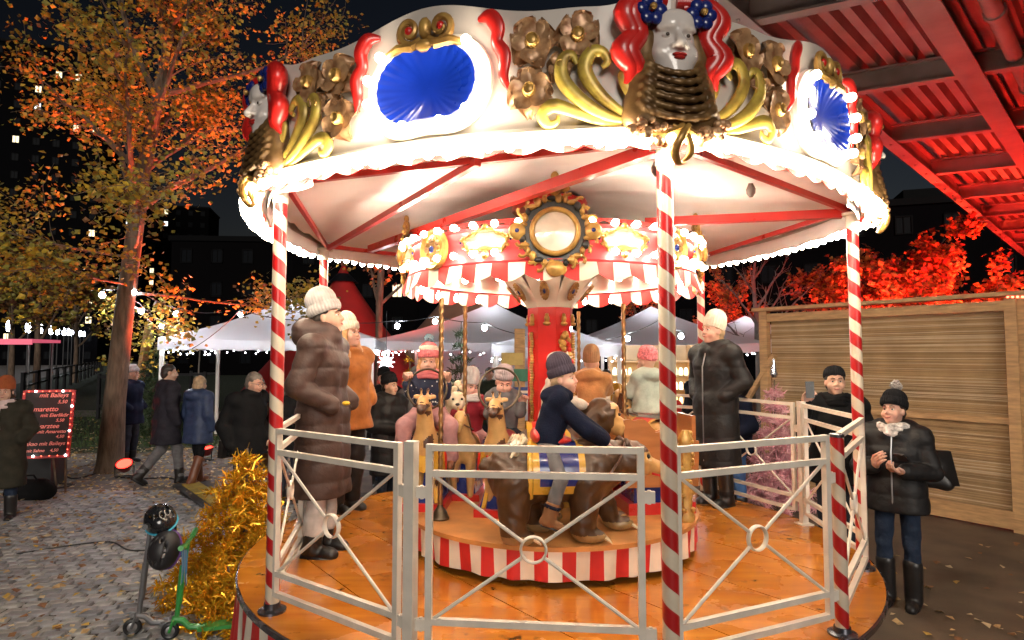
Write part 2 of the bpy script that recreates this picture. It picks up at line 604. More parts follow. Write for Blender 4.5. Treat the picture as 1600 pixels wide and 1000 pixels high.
# grass tufts on the lawn edge
gb = MB()
for i in range(9000):
    y = 12.9 + 9 * rng.random() ** 1.6
    x = rng.uniform(-.86 * y, -.36 * y)
    if y < 13.4 + 0.05 * (x + 8): continue
    hh = rng.uniform(.03, .09); a = rng.uniform(0, 6.3); dx, dy = .012 * math.cos(a), .012 * math.sin(a)
    gb.add([(x - dx, y - dy, 0), (x + dx, y + dy, 0), (x + rng.uniform(-.03, .03), y + rng.uniform(-.03, .03), hh)], [(0, 1, 2)], 0)
tag(gb.build('grass', mat('grass_blade', (0.045, 0.075, 0.018), rough=.7, var=.4, scale=2), smooth=False), 'short dark grass of the park lawn', 'grass', kind='stuff')

# ---------------------------------------------------------------- trees
def branch_pts(p, d, L, n, r, wob=.12, up=.0):
    pts = [Vector(p)]
    d = Vector(d).normalized()
    for i in range(n):
        d = (d + Vector((r.uniform(-wob, wob), r.uniform(-wob, wob), r.uniform(-wob, wob) + up))).normalized()
        pts.append(pts[-1] + d * (L / n))
    return pts
def make_tree(name, label, loc, fork, height, spread, tr, nleaf, lsize, lmats, seed, bark=None, lean=(0, 0), nl=9, low=0, cat='tree', group=None, sub=7, wts=None, narrow=1.0, droop=0.0):
    r = random.Random(seed)
    root = empty(name, loc, 0, label, cat, group)
    tb = MB()
    top = Vector((lean[0], lean[1], fork))
    pts = [Vector((0, 0, -.1)), Vector((0, 0, .12)), Vector((lean[0] * .1, lean[1] * .1, fork * .25)), Vector((lean[0] * .45, lean[1] * .45, fork * .6)), top]
    tb.tube(pts, [tr * 1.75, tr * 1.3, tr * 1.05, tr * .92, tr * .8], 12)
    lead = branch_pts(top, (lean[0] * .2, 0, 1), (height - fork) * .8, 7, r, .10)
    tb.tube(lead, [tr * .8 * (1 - i / 8) + .01 for i in range(8)], 8)
    tips = []
    for i in range(nl + low):
        a = 2.4 * i + r.uniform(-.3, .3)
        if i < nl:
            base = lead[min(6, int(i * 6 / max(1, nl)))]
            el_ = R(r.uniform(28, 62)) * narrow
            L = spread * r.uniform(.75, 1.15) * (1 - .35 * i / nl)
        else:
            base = top * r.uniform(.62, .95)
            el_ = R(r.uniform(75, 95)); L = spread * r.uniform(.5, .85)
        d = (math.cos(a) * math.sin(el_), math.sin(a) * math.sin(el_), math.cos(el_))
        P = branch_pts(base, d, L * 1.15, 7, r, .13, .03 if i < nl else -.02 - droop)
        r0 = tr * (.42 if i < nl else .22) * (1 - .4 * i / (nl + low))
        tb.tube(P, [r0 * (1 - k / 8.5) + .004 for k in range(8)], 6)
        for s_ in range(sub):
            k = r.randint(2, 7)
            q = P[k]
            dd = (P[k] - P[k - 1]).normalized() + Vector((r.uniform(-1, 1), r.uniform(-1, 1), r.uniform(-.4, .7)))
            S = branch_pts(q, dd, L * r.uniform(.28, .55), 5, r, .2, -droop)
            tb.tube(S, [max(.004, r0 * .3 * (1 - j / 6)) for j in range(6)], 4, cap=False)
            for _ in range(3):
                kk = r.randint(2, 5)
                T = branch_pts(S[kk], (S[kk] - S[kk - 1]).normalized() + Vector((r.uniform(-1, 1), r.uniform(-1, 1), r.uniform(-.7, .5))), L * r.uniform(.12, .25), 3, r, .25)
                tb.tube(T, [.006, .005, .004, .003], 3, cap=False)
                tips += T[1:]
            tips += S[2:]
        tips += P[4:]
    tb.build('trunk', bark or m_bark, root)
    if nleaf:
        lb = MB()
        for i in range(nleaf):
            t = tips[r.randrange(len(tips))]
            p = t + Vector((r.gauss(0, 1), r.gauss(0, 1), r.gauss(-.2, .8))) * (spread * .055)
            sz = lsize * r.uniform(.6, 1.3)
            leaf_quads(lb, p, sz, r.uniform(0, 6.3), r.uniform(-1.2, 1.2), r.uniform(-.9, .9), r.choices(range(len(lmats)), wts)[0] if wts else r.randrange(len(lmats)))
        c = lb.build('crown', lmats, root, smooth=False)
    return root
m_autumn = [mat('autumn_gold', (0.46, 0.30, 0.025), rough=.55, var=.35, scale=3), mat('autumn_orange', (0.42, 0.21, 0.02), rough=.55, var=.35, scale=3),
            mat('autumn_olive', (0.24, 0.21, 0.035), rough=.55, var=.3, scale=3), mat('autumn_brown', (0.13, 0.06, 0.02), rough=.6, var=.3, scale=3)]
TL = Vector((-6.83, 10.58, 0))
make_tree('autumn_tree', 'tall golden autumn tree on the left lit red from below', TL, 4.5, 10.8, 3.1, 0.16, 20000, 0.085, m_autumn, 5, lean=(.25, .1), nl=14, low=5, sub=9, wts=[5, 2, 4, 1], droop=.03)
m_red = [mat('red_leaf_a', (0.60, 0.16, 0.05), rough=.6, var=.3, scale=3), mat('red_leaf_b', (0.66, 0.30, 0.07), rough=.6, var=.3, scale=3), mat('red_leaf_c', (0.25, 0.06, 0.03), rough=.6, var=.3)]
red_spots = []
def red_tree(name, label, px, Y, top, spread, nleaf, seed, fork=2.2, lsize=.16, nl=8, flood=True, energy=700, narrow=1.0):
    x = (px - 800) / FPX * Y
    make_tree(name, label, (x, Y, 0), fork, top, spread, .12, nleaf, lsize, m_red, seed, nl=nl, sub=6, narrow=narrow)
    if flood: red_spots.append((x, Y, top, energy))
red_tree('red_lit_tree', 'broad bushy tree glowing red behind the bamboo screen, beside the right striped pole', 1395, 17, 5.6, 2.1, 7000, 21, 1.6, .16, 11, True, 5200)
red_tree('red_lit_tree', 'lower orange red tree behind the bamboo screen near the right frame edge', 1500, 18, 4.7, 2.0, 6000, 22, 1.4, .16, 11, True, 4600)
red_tree('red_lit_tree', 'sparse red dotted tree just left of the right striped pole', 1290, 19, 4.9, 1.4, 1300, 23, 2.2, .13, 9, True, 700)
red_tree('red_lit_tree', 'small red tree above the white beanie of the woman in the black coat', 1140, 23.5, 5.2, 1.5, 1500, 24, 2.4, .14, 10, True, 900)
red_tree('red_lit_tree', 'thin red lit tree behind the striped valance by the center of the carousel', 1000, 24.5, 5.0, 1.2, 700, 25, 2.6, .13, 8, True, 500)
red_tree('red_lit_tree', 'bare tree with one red lit side between the red tent and the carousel', 592, 17.6, 12.2, 1.9, 1600, 26, 3.4, .15, 9, True, 600, .75)
red_tree('red_lit_tree', 'far tree whose red top shows over the white canopy', 745, 25, 16.2, 2.4, 1800, 27, 5, .2, 8, True, 2600, .8)
make_tree('bare_tree', 'leafless grey tree beside the bamboo screen post', ((1185 - 800) / FPX * 16, 16, 0), 2.0, 5.4, 1.5, .10, 0, .1, m_red, 31, nl=9, sub=6, bark=mat('pale_bark', (.20, .18, .16), rough=.9, var=.3, scale=6))
make_tree('bare_tree', 'slim pale trunk rising behind the front striped pole', ((1036 - 800) / FPX * 14, 14, 0), 3.6, 6.0, .9, .09, 0, .1, m_red, 32, nl=6, sub=4, bark=mat('pale_bark', (.20, .18, .16)))
for px, yy, h_, sd in ((60, 30, 8, 41), (20, 34, 9, 42), (120, 44, 9, 43)):
    make_tree('park_tree', {41: 'dark park tree beyond the lawn behind the pink glowing shelter', 42: 'dark park tree at the left edge below the apartment block', 43: 'far dark park tree along the lamp lit street'}[sd], ((px - 800) / FPX * yy, yy, 0), 2.5, h_, 3, .16, 1500, .3, [m_autumn[3], m_autumn[2]], sd, nl=8, sub=5)

def flood(x, y, tx, ty, tz, energy, label, visible=True, spot=75, col=(1, .05, .02), tilt=True):
    """a red garden flood lamp on the ground, with its own light"""
    root = empty('red_floodlight', (x, y, 0.0), math.atan2(ty - y, tx - x) - PI / 2, label, 'floodlight', 'red floodlights on the ground')
    d = Vector((tx - x, ty - y, 0)).length
    pit = math.atan2(tz - .2, d)
    M = Matrix.Translation((0, 0, .19)) @ Euler((pit, 0, 0)).to_matrix().to_4x4()
    hb = MB(); hb.lathe([(.03, -.09), (.075, -.08), (.11, -.02), (.125, .05), (.13, .06), (.118, .06), (.112, .045)], 18, M=Euler((-PI / 2, 0, 0)).to_matrix(), cap=True)
    hb.tf(M); hb.build('housing', mat('dark_red_enamel', (.16, .012, .01), rough=.4, var=.2), root)
    lb = MB(); lb.lathe([(.108, .040), (.108, .052), (.06, .06), (.005, .062)], 18, M=Euler((-PI / 2, 0, 0)).to_matrix()); lb.tf(M)
    lb.build('lens', glow('red_lens', (1, .02, .012), 7), root)
    yb = MB()
    yb.tube([(-.14, 0, .19), (-.14, 0, .03), (.14, 0, .03), (.14, 0, .19)], .012, 6); yb.box((0, 0, .015), (.2, .16, .02))
    yb.build('bracket', m_black, root)
    L = bpy.data.lights.new('red_beam', 'SPOT'); L.energy = energy; L.color = col; L.spot_size = R(spot); L.spot_blend = .6; L.shadow_soft_size = .09
    lo = bpy.data.objects.new('red_beam', L); COL.objects.link(lo); lo.parent = root
    lo.matrix_parent_inverse = Matrix.Identity(4)
    lo.location = M @ Vector((0, .075, 0)); lo.rotation_euler = (PI / 2 + pit, 0, 0)
    return root
flood(-6.30, 10.12, -6.05, 9.0, 1.9, 45, 'red floodlight at the foot of the big autumn tree', spot=95)
flood(-5.75, 11.7, -6.1, 11.0, 4.6, 2300, 'red floodlight behind the trunk of the big autumn tree', spot=62, col=(1, .10, .025))
flood(-10.9, 18.2, -10.4, 19.0, 2.2, 250, 'small red floodlight by the leaning timber post')
for i, (x, y, t, e) in enumerate(red_spots):
    flood(x + (.8 if i == 5 else -.25), y - (.2 if i == 5 else .6), x, y + .1, t * .7, e * .95, ['red floodlight under the broad red tree behind the bamboo screen', 'red floodlight under the low orange red tree', 'red floodlight under the sparse dotted tree',
          'red floodlight under the small tree behind the woman in black', 'red floodlight under the thin tree behind the carousel center', 'red floodlight at the foot of the half red bare tree', 'red floodlight under the tall far tree'][i], spot=100, col=(1, .05, .018))

# ---------------------------------------------------------------- far buildings with windows
m_wall = [mat('facade_dark', (0.0022, 0.0022, 0.003), spec=.05, rough=.9, var=.2, scale=.4), mat('facade_brown', (0.0025, 0.0022, 0.0026), spec=.05, rough=.9, var=.2, scale=.4)]
m_frame = mat('window_frame', (0.003, 0.003, 0.0035), spec=.05, rough=.6)
m_dark = mat('dark_glass', (0.004, 0.005, 0.007), spec=.05, rough=.5, var=.1)
m_lit = [glow('window_warm', (1, .82, .5), .9), glow('window_white', (.85, .95, 1), 1.3), glow('window_dim', (.9, .7, .55), .12)]
def block(label, loc, rz, w, d, h, fl, cols, plit, seed, wall, balcony=True):
    r = random.Random(seed)
    root = empty('apartment_building', loc, rz, label, 'building')
    b = MB(); b.box((0, d / 2, h / 2), (w, d, h)); b.build('wall', wall, root, smooth=False)
    b = MB(); b.box((0, d / 2, h + .25), (w + .5, d + .5, .5)); b.box((w * .2, d * .5, h + 1.2), (3, 3, 1.6)); b.build('roof', m_frame, root, smooth=False)
    fh, cw = h / fl, w / cols
    ww, wh = cw * .34, fh * .40
    fm = MB()
    for sx in (-1, 1): fm.box((sx * ww / 2, -.06, 0), (.1, .14, wh + .1))
    for sz in (-1, 1): fm.box((0, -.06, sz * wh / 2), (ww + .1, .14, .1))
    fm.box((0, -.05, 0), (.07, .1, wh))
    fme = fm.mesh('frame', m_frame, smooth=False)
    pms = []
    for mm in m_lit + [m_dark]:
        p = MB(); p.box((0, -.02, 0), (ww, .04, wh)); pms.append(p.mesh('window', mm, smooth=False))
    for i in range(fl):
        for j in range(cols):
            x, z = -w / 2 + (j + .5) * cw, (i + .55) * fh
            k = r.choices([0, 1, 2, 3], [plit * .4, plit * .45, plit * .1, 1])[0]
            wd = link('window', pms[k], root, (x, 0, z)); link('frame', fme, wd)
        if balcony:
            for j in range(0, cols, 2):
                q = MB(); q.box((-w / 2 + (j + .5) * cw, -.6, (i + .22) * fh), (cw * .9, 1.2, .15)); q.box((-w / 2 + (j + .5) * cw, -1.2, (i + .22) * fh + .5), (cw * .9, .06, .95))
                q.build('balcony', m_frame, root, smooth=False)
block('tall dark apartment block with lit windows at the left edge', (-92, 112, 0), R(22), 28, 14, 60, 18, 9, .09, 1, m_wall[0], False)
block('dark apartment block receding along the lamp lit street', (-116, 178, 0), R(14), 50, 14, 46, 13, 15, .16, 2, m_wall[1], False)
block('low dark building with a lit window behind the red tent', (-20, 60, 0), R(4), 26, 10, 13, 4, 9, .12, 3, m_wall[1], False)
block('dark building behind the tents right of the center column', (6, 58, 0), R(-4), 30, 10, 12, 4, 10, .07, 4, m_wall[0], False)
block('dark building with one pale window behind the right poles', (26, 46, 0), R(-18), 28, 10, 13, 4, 9, .12, 5, m_wall[0], False)

# street lamps along the street
lm = MB(); lm.tube([(0, 0, 0), (0, 0, 1)], [.07, .05], 6)
for i, Y in enumerate((44, 52, 59, 67, 73, 80, 86, 91, 98, 106, 114, 124, 136, 150)):
    z = 4.4 + (Y - 44) * .024
    root = empty('street_lamp', (-.62 * Y - 8.7, Y, 0), 0, ['nearest street lamp, at the left picture edge', 'second nearest street lamp in the far row', 'third street lamp in the far row', 'fourth street lamp in the far row', 'fifth street lamp in the far row'][i] if i < 5 else ['sixth', 'seventh', 'eighth', 'ninth', 'tenth', 'eleventh', 'twelfth', 'thirteenth', 'last and smallest'][i - 5] + ' street lamp from the left in the far row', 'street lamp', 'street lamps along the far street')
    link('post', lm.mesh('post', m_black) if i == 0 else lamp_post, root, sc=(1, 1, z - .4))
    if i == 0:
        lamp_post = root.children[0].data
        q = MB(); q.lathe([(.10, -.55), (.16, -.5), (.19, 0), (.12, .3), (.02, .36)], 10); lamp_head = q.mesh('lamp_head', glow('street_lamp', (.82, .86, 1), 22))
    link('lamp_head', lamp_head, root, (0, 0, z - .2))

# park fence of dark posts and rails
fr = empty('park_fence', (0, 0, 0), 0, 'dark post and rail fence along the far side of the lawn', 'fence')
pm = MB(); pm.box((0, 0, .65), (.12, .12, 1.3)); pme = pm.mesh('post', m_black, smooth=False)
prev = None
for i in range(16):
    Y = 24 + i * 3.2
    p = Vector((-.60 * Y - 4.6, Y, 0))
    link('post', pme, fr, p)
    if prev is not None:
        for z in (.75, 1.25):
            q = MB(); q.bar(prev + Vector((0, 0, z)), p + Vector((0, 0, z)), .06, .09); q.build('rail', m_black, fr, smooth=False)
    prev = p
# shelter, pink light on its roof put in as colour and emission
sh = empty('shelter', (-21.5, 25.0, 0), R(12), 'flat shelter with a pink glow in its roof on thin posts at the left edge', 'shelter')
q = MB(); q.box((0, 0, 2.55), (4.6, 2.2, .12)); q.box((0, -1.1, 2.5), (4.6, .05, .22)); q.build('roof', mat('pink_glow_sheet', (.75, .18, .25), rough=.5, emit=(1, .15, .25), estr=.25), sh, smooth=False)
for x in (-2.1, 0, 2.1):
    for y in (-.9, .9):
        q = MB(); q.tube([(x, y, 0), (x, y, 2.5)], .04, 6); q.build('post', m_steel, sh)
# young tree guards on the lawn
for x, y, s in ((-12.4, 19.8, 1), (-11.2, 22, 2)):
    g = empty('tree_guard', (x, y, 0), 0, 'square dark timber guard around a sapling' + (' nearer the big tree' if s == 1 else ' farther back on the lawn'), 'tree guard', 'sapling guards on the lawn')
    for sx in (-.5, .5):
        for sy in (-.5, .5):
            q = MB(); q.box((sx, sy, .7), (.08, .08, 1.4)); q.build('post', m_black, g, smooth=False)
    for sy in (-.5, .5):
        q = MB(); q.box((0, sy, 1.3), (1.1, .05, .08)); q.box((0, sy, .4), (1.1, .05, .08)); q.build('rail', m_black, g, smooth=False)
    q = MB(); q.tube([(0, 0, 0), (.03, 0, 1.6), (.05, .02, 2.4)], [.03, .025, .015], 6); q.build('stem', mat('pale_bark', (.2, .18, .16)), g)

# ---------------------------------------------------------------- market tents
m_canvas = mat('tent_canvas', (0.74, 0.73, 0.76), rough=.75, var=.06, scale=1.2, bump=.15, bscale=3)
_n, _l = m_canvas.node_tree.nodes, m_canvas.node_tree.links      # thin cloth lets the added lamp inside shine through
_t = _n.new('ShaderNodeBsdfTranslucent'); _t.inputs['Color'].default_value = (.8, .8, .84, 1); _x = _n.new('ShaderNodeMixShader'); _x.inputs[0].default_value = .35
_l.new(_n['Principled BSDF'].outputs[0], _x.inputs[1]); _l.new(_t.outputs[0], _x.inputs[2]); _l.new(_x.outputs[0], _n['Material Output'].inputs['Surface'])
m_star = glow('string_bulb', (.86, .92, 1.0), 130)
m_tiny = glow('fairy_light', (.9, .94, 1.0), 22)
def pavilion(label, c, rz, w, d, ze, zp, seed, lights=True, val=.26, wall=None):
    root = empty('market_tent', (c[0], c[1], 0), rz, label, 'tent', 'white market tents')
    def P(x, y): return Vector((x * w / 2, y * d / 2, 0))
    rb = MB(); n = 8
    for (ax, ay), (bx, by) in (((-1, -1), (1, -1)), ((1, -1), (1, 1)), ((1, 1), (-1, 1)), ((-1, 1), (-1, -1))):
        vs = []; fs = []
        for i in range(n + 1):
            t = i / n
            for j in range(n + 1):
                s = j / n
                e = P(ax + (bx - ax) * s, ay + (by - ay) * s)
                z = ze + (zp - ze) * (t * .55 + t * t * .45)
                sag = -.07 * math.sin(PI * s) * (1 - t)
                vs.append((e.x * (1 - t), e.y * (1 - t), z + sag))
        for i in range(n):
            for j in range(n):
                a = i * (n + 1) + j
                fs.append((a, a + 1, a + n + 2, a + n + 1))
        rb.add(vs, fs)
    rb.build('roof', m_canvas, root, angle=25)
    for (ax, ay), (bx, by) in (((-1, -1), (1, -1)), ((1, -1), (1, 1)), ((1, 1), (-1, 1)), ((-1, 1), (-1, -1))):
        vb = MB(); vs = []; fs = []
        K = 24
        for j in range(K + 1):
            s = j / K
            e = P(ax + (bx - ax) * s, ay + (by - ay) * s) * 1.004
            sag = -.07 * math.sin(PI * s)
            vs += [(e.x, e.y, ze + sag), (e.x * 1.004, e.y * 1.004, ze - val + .04 * abs(math.sin(PI * s * 8)) + sag * .3)]
        for j in range(K): fs.append((2 * j, 2 * j + 1, 2 * j + 3, 2 * j + 2))
        vb.add(vs, fs); vb.build('valance', m_canvas, root, angle=60)
        if lights:
            tb = MB(); rr = random.Random(seed)
            for j in range(int(10 * max(w, d) / 3)):
                s = rr.random(); e = P(ax + (bx - ax) * s, ay + (by - ay) * s) * 1.01
                tb.ball((e.x, e.y, ze - val - rr.uniform(0, .10)), .013, 6, 4)
            ob = tb.build('icicle_lights', m_tiny, root); ob['kind'] = 'stuff'
    for sx in (-1, 1):
        for sy in (-1, 1):
            q = MB(); q.box((sx * (w / 2 - .05), sy * (d / 2 - .05), ze / 2), (.07, .07, ze)); q.build('leg', m_white, root, smooth=False)
    q = MB(); q.ball((0, 0, 0), .07, 10, 7); q.build('tent_fill_lamp', glow('tent_fill_lamp', (.9, .94, 1), 70), root, loc=(0, 0, ze + (zp - ze) * .45))  # unseen lamp added inside to brighten the canvas
    if wall:
        for s in wall:
            q = MB()
            if s in 'LR': q.box(((1 if s == 'R' else -1) * (w / 2 - .11), 0, ze / 2), (.02, d - .3, ze))
            else: q.box((0, d / 2 - .11, ze / 2), (w - .3, .02, ze))
            q.build('side_wall', m_canvas, root, smooth=False)
    return root
pavilion('white pavilion tent behind the couple, left of the carousel', (-5.2, 14.3), R(6), 4.3, 3.2, 2.35, 3.3, 1)
pavilion('white tent behind the pompom hat girl, left of the red column', (-.55, 17.0), R(-8), 5.6, 4.0, 2.35, 3.45, 2, wall='B')
pavilion('white tent right of the red column behind the hooded child', (3.9, 17.2), R(4), 5.0, 3.8, 2.30, 3.35, 3)
pavilion('low white tent roof beside the red column above the tan hood', (.9, 13.5), R(0), 2.6, 2.4, 2.20, 2.75, 4)
pavilion('dim white tent behind the woman in the black coat', (7.2, 19), R(-10), 5.0, 3.6, 2.3, 3.2, 5)
# pointed tents
def tipi(label, c, rad, zp, seed, m_=None):
    root = empty('pointed_tent', (c[0], c[1], 0), R(seed * 17), label, 'tent')
    b = MB(); n = 8; vs = []; fs = []; K = 10
    for i in range(K + 1):
        t = i / K
        rr = rad * (1 - t) ** 1.18 + .06
        for j in range(n * 4):
            a = 2 * PI * j / (n * 4)
            sc = 1 - .05 * abs(math.sin(a * n / 2)) * (1 - t)
            vs.append((rr * sc * math.cos(a), rr * sc * math.sin(a), .2 + (zp - .2) * t))
    for i in range(K):
        for j in range(n * 4): fs.append((i * n * 4 + j, i * n * 4 + (j + 1) % (n * 4), (i + 1) * n * 4 + (j + 1) % (n * 4), (i + 1) * n * 4 + j))
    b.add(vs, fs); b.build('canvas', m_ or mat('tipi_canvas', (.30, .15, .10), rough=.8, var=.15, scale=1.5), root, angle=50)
    for j in range(4):
        a = j * PI / 2 + .4
        q = MB(); q.tube([(-.25 * math.cos(a), -.25 * math.sin(a), zp + .45), (.12 * math.cos(a), .12 * math.sin(a), zp - .3)], .035, 6); q.build('tent_pole', m_bark, root)
    q = MB(); q.lathe([(.5, zp - .55), (.42, zp - .48), (.2, zp - .25)], 12, cap=False); q.build('collar', m_black, root)
    return root
tipi('pointed tent with a painted red glow, peaking behind the woman in the grey beanie', (-5.65, 20.5), 3.6, 4.95, 1, mat('red_glow_canvas', (.42, .022, .02), rough=.75, var=.2, scale=1.5))  # red floodlight glow put into the canvas colour
tipi('brown red pointed tent behind the twisted brass poles', (-1.9, 24.0), 4.6, 5.2, 2)

# strings of bright bulbs
def bulb_string(label, pts, bulbs, rad=.05):
    root = empty('light_string', (0, 0, 0), 0, label, 'string lights', 'strings of white bulbs')
    P = [W(*p) for p in pts]
    cb = MB()
    path = []
    for a, b in zip(P[:-1], P[1:]):
        for i in range(8):
            t = i / 8; q = a.lerp(b, t); q.z -= .12 * 4 * t * (1 - t) * min(1, (b - a).length / 3); path.append(q)
    path.append(P[-1]); cb.tube(path, .008, 4); cb.build('cable', m_cable, root)
    for t in bulbs:
        k = t * (len(path) - 1); i = min(int(k), len(path) - 2); q = path[i].lerp(path[i + 1], k - i)
        s = MB(); s.lathe([(.018, -.02), (.02, -.06), (.014, -.065)], 8); ob = s.build('socket', m_black, root, loc=q)
        s = MB(); s.ball((0, 0, -.06 - rad * .9), (rad, rad, rad * 1.1), 10, 7); s.build('bulb', m_star, root, loc=q)
bulb_string('string of white bulbs from the autumn tree to the left tent', [(160, 452, 11.0), (207, 446, 10.6), (277, 482, 12.0), (345, 488, 13.0)], (0, .34, .66))
bulb_string('second string of white bulbs sagging under the first, left of the tent', [(190, 450, 10.7), (218, 474, 11.6), (252, 500, 12.6), (284, 516, 13.0)], (.36, .68, 1.0))
bulb_string('string of white bulbs crossing behind the brass poles', [(520, 500, 13), (613, 501, 12.5), (680, 494, 12.2), (757, 504, 12.0), (822, 524, 11.5)], (.28, .5, .75))
bulb_string('short string of white bulbs at the right rear tents', [(930, 545, 13.0), (948, 530, 13.0), (980, 521, 12.5), (1030, 500, 12.0), (1064, 517, 12.5)], (.22, .5, .78, 1.0))
bulb_string('white bulbs on the front of the left tent roof', [(300, 545, 12.4), (376, 484, 12.0), (466, 500, 12.0)], (.5, 1.0), .04)

# ---------------------------------------------------------------- steel bridge overhead on the right
br = empty('steel_bridge', (0, 0, 0), 0, 'red lit steel bridge deck overhead on the right', 'bridge')
m_br = mat('bridge_steel', (0.26, 0.22, 0.22), rough=.5, var=.25, scale=2.0, bump=.1, bscale=20)
Ld = Vector((.718, .696, 0)).normalized()
Cd = Vector((.905, -.425, 0)).normalized()
E0 = Vector((2.92, 7.36, 6.0))
def BP(s, c, z=0.0): return E0 + Ld * s + Cd * c + Vector((0, 0, z))
def ibeam(name, a, b, w, h, t=.03):
    q = MB(); a, b = Vector(a), Vector(b)
    q.bar(a + Vector((0, 0, t / 2)), b + Vector((0, 0, t / 2)), w, t)
    q.bar(a + Vector((0, 0, h / 2)), b + Vector((0, 0, h / 2)), .02, h - 2 * t)
    q.bar(a + Vector((0, 0, h - t / 2)), b + Vector((0, 0, h - t / 2)), w, t)
    return q.build(name, m_br, br, smooth=False)
for i, c in enumerate((0.0, 1.75, 4.0, 6.4)):
    ibeam('girder', BP(-8, c, -.004 * i), BP(36, c, -.004 * i), .30 if i else .22, .42)
for i in range(-2, 12):
    ibeam('cross_beam', BP(3.05 * i, -.06, .05), BP(3.05 * i, 8.6, .05), .16, .34)
rv = MB()   # trough ribs under the deck: corrugated sheet
for bay in ((.12, 1.6), (1.95, 3.85), (4.2, 6.2), (6.6, 8.5)):
    K = 6 if bay[1] - bay[0] < 1.6 else 8
    wv = (bay[1] - bay[0]) / K
    for i in range(K):
        c0 = bay[0] + i * wv
        prof = [(0, .62), (.28, .62), (.38, .44), (.88, .44), (.98, .62), (1.0, .62)]
        for (u0, z0), (u1, z1) in zip(prof[:-1], prof[1:]):
            a0, a1 = BP(-8, c0 + u0 * wv, z0), BP(36, c0 + u0 * wv, z0)
            b0, b1 = BP(-8, c0 + u1 * wv, z1), BP(36, c0 + u1 * wv, z1)
            rv.add([a0, a1, b1, b0], [(0, 1, 2, 3)])
    o = rv.build('deck_sheet', m_br, br, smooth=False); rv = MB()
q = MB(); q.slab([BP(-8, -.1, .95), BP(36, -.1, .95), BP(36, 8.7, .95), BP(-8, 8.7, .95)], .3, n=(0, 0, 1)); q.build('deck', m_br, br, smooth=False)
for c in (2.25, 4.45):
    q = MB(); q.tube([BP(-8, c, .24), BP(36, c, .24)], .10, 12)
    for s in range(-2, 12): q.tube([BP(3.05 * s + 1.4, c, .24), BP(3.05 * s + 1.5, c, .24)], .125, 12)
    q.build('drain_pipe', m_br, br)
q = MB()
for s in range(0, 40):
    q.ball(BP(s * .9 - 3, .0, -.012), (.03, .03, .02), 6, 4)
o = q.build('rivets', m_br, br); o['kind'] = 'stuff'
for i, (x, y, tx, ty, e) in enumerate(((8.4, 9.2, 8.6, 11.6, 800), (12.5, 13.2, 12.6, 15.8, 2200), (18.5, 19.0, 18.4, 22.0, 2600), (7.4, 7.2, 7.0, 8.2, 160))):
    flood(x, y, tx, ty, 6, e, ['red floodlight below the bridge behind the bamboo screen', 'second red floodlight below the bridge', 'farthest red floodlight below the bridge', 'red floodlight below the near end of the bridge'][i], spot=135, col=(1, .02, .012))

# ---------------------------------------------------------------- bamboo screened stall on the right
FA, FB = Vector((5.72, 7.05, 0)), Vector((3.95, 9.50, 0))
fd = (FB - FA).normalized(); fn_ = Vector((-fd.y, fd.x, 0))
if fn_.y > 0: fn_ = -fn_
fl = (FB - FA).length
st = empty('bamboo_screen', FA, math.atan2(fd.y, fd.x), 'bamboo screen in a pale timber frame behind the phone man', 'screen')
m_bam = mat('bamboo', (0.50, 0.33, 0.17), rough=.4, var=.18, scale=3, coat=.3)
m_bam3 = mat('bamboo_pale', (0.66, 0.50, 0.33), rough=.32, var=.15, scale=3, coat=.4)
m_bam2 = mat('bamboo_dark', (0.36, 0.23, 0.115), rough=.5, var=.2, scale=3)
b = MB()
zz = .12
rr = random.Random(3)
while zz < 2.48:
    w_ = rr.uniform(.009, .017)
    pts = [(x, -.0 + rr.uniform(-.004, .004), zz + rr.uniform(-.004, .004)) for x in np.linspace(.06, fl - .06, 7)]
    b.tube(pts, w_ / 2, 6, rr.choices([0, 1, 2], [5, 3, 3])[0])
    zz += w_ * rr.choice((.98, 1.0, 1.08))
o = b.build('bamboo_reeds', [m_bam, m_bam2, m_bam3], st); o['kind'] = 'stuff'
fs_ = 1 if (Matrix.Rotation(math.atan2(fd.y, fd.x), 3, 'Z') @ Vector((0, 1, 0))).dot(fn_) > 0 else -1
q = MB(); q.box((fl / 2, -fs_ * .022, 1.3), (fl - .1, .008, 2.4)); q.build('backing_board', m_bam2, st, smooth=False)
def plank(name, c, d, rot=None):
    q = MB(); q.box(c, d, rot); return q.build(name, m_wood, st, smooth=False)
plank('post', (-.02, fs_ * .03, 1.3), (.11, .09, 2.68)); plank('post', (fl + .03, fs_ * .03, 1.32), (.13, .10, 2.70))
plank('top_rail', (fl / 2, fs_ * .035, 2.56), (fl - .03, .07, .12)); plank('cap_board', (fl / 2, fs_ * .02, 2.69), (fl + .35, .26, .05))
plank('middle_rail', (fl / 2, fs_ * .030, 1.24), (fl - .05, .05, .075)); plank('bottom_rail', (fl / 2, fs_ * .035, .10), (fl - .03, .08, .14)); plank('bottom_rail', (fl / 2, fs_ * .065, .20), (fl - .04, .03, .06))
plank('brace', (fl + .30, fs_ * .05, 1.35), (.06, .09, 1.55), (0, R(-34), 0))
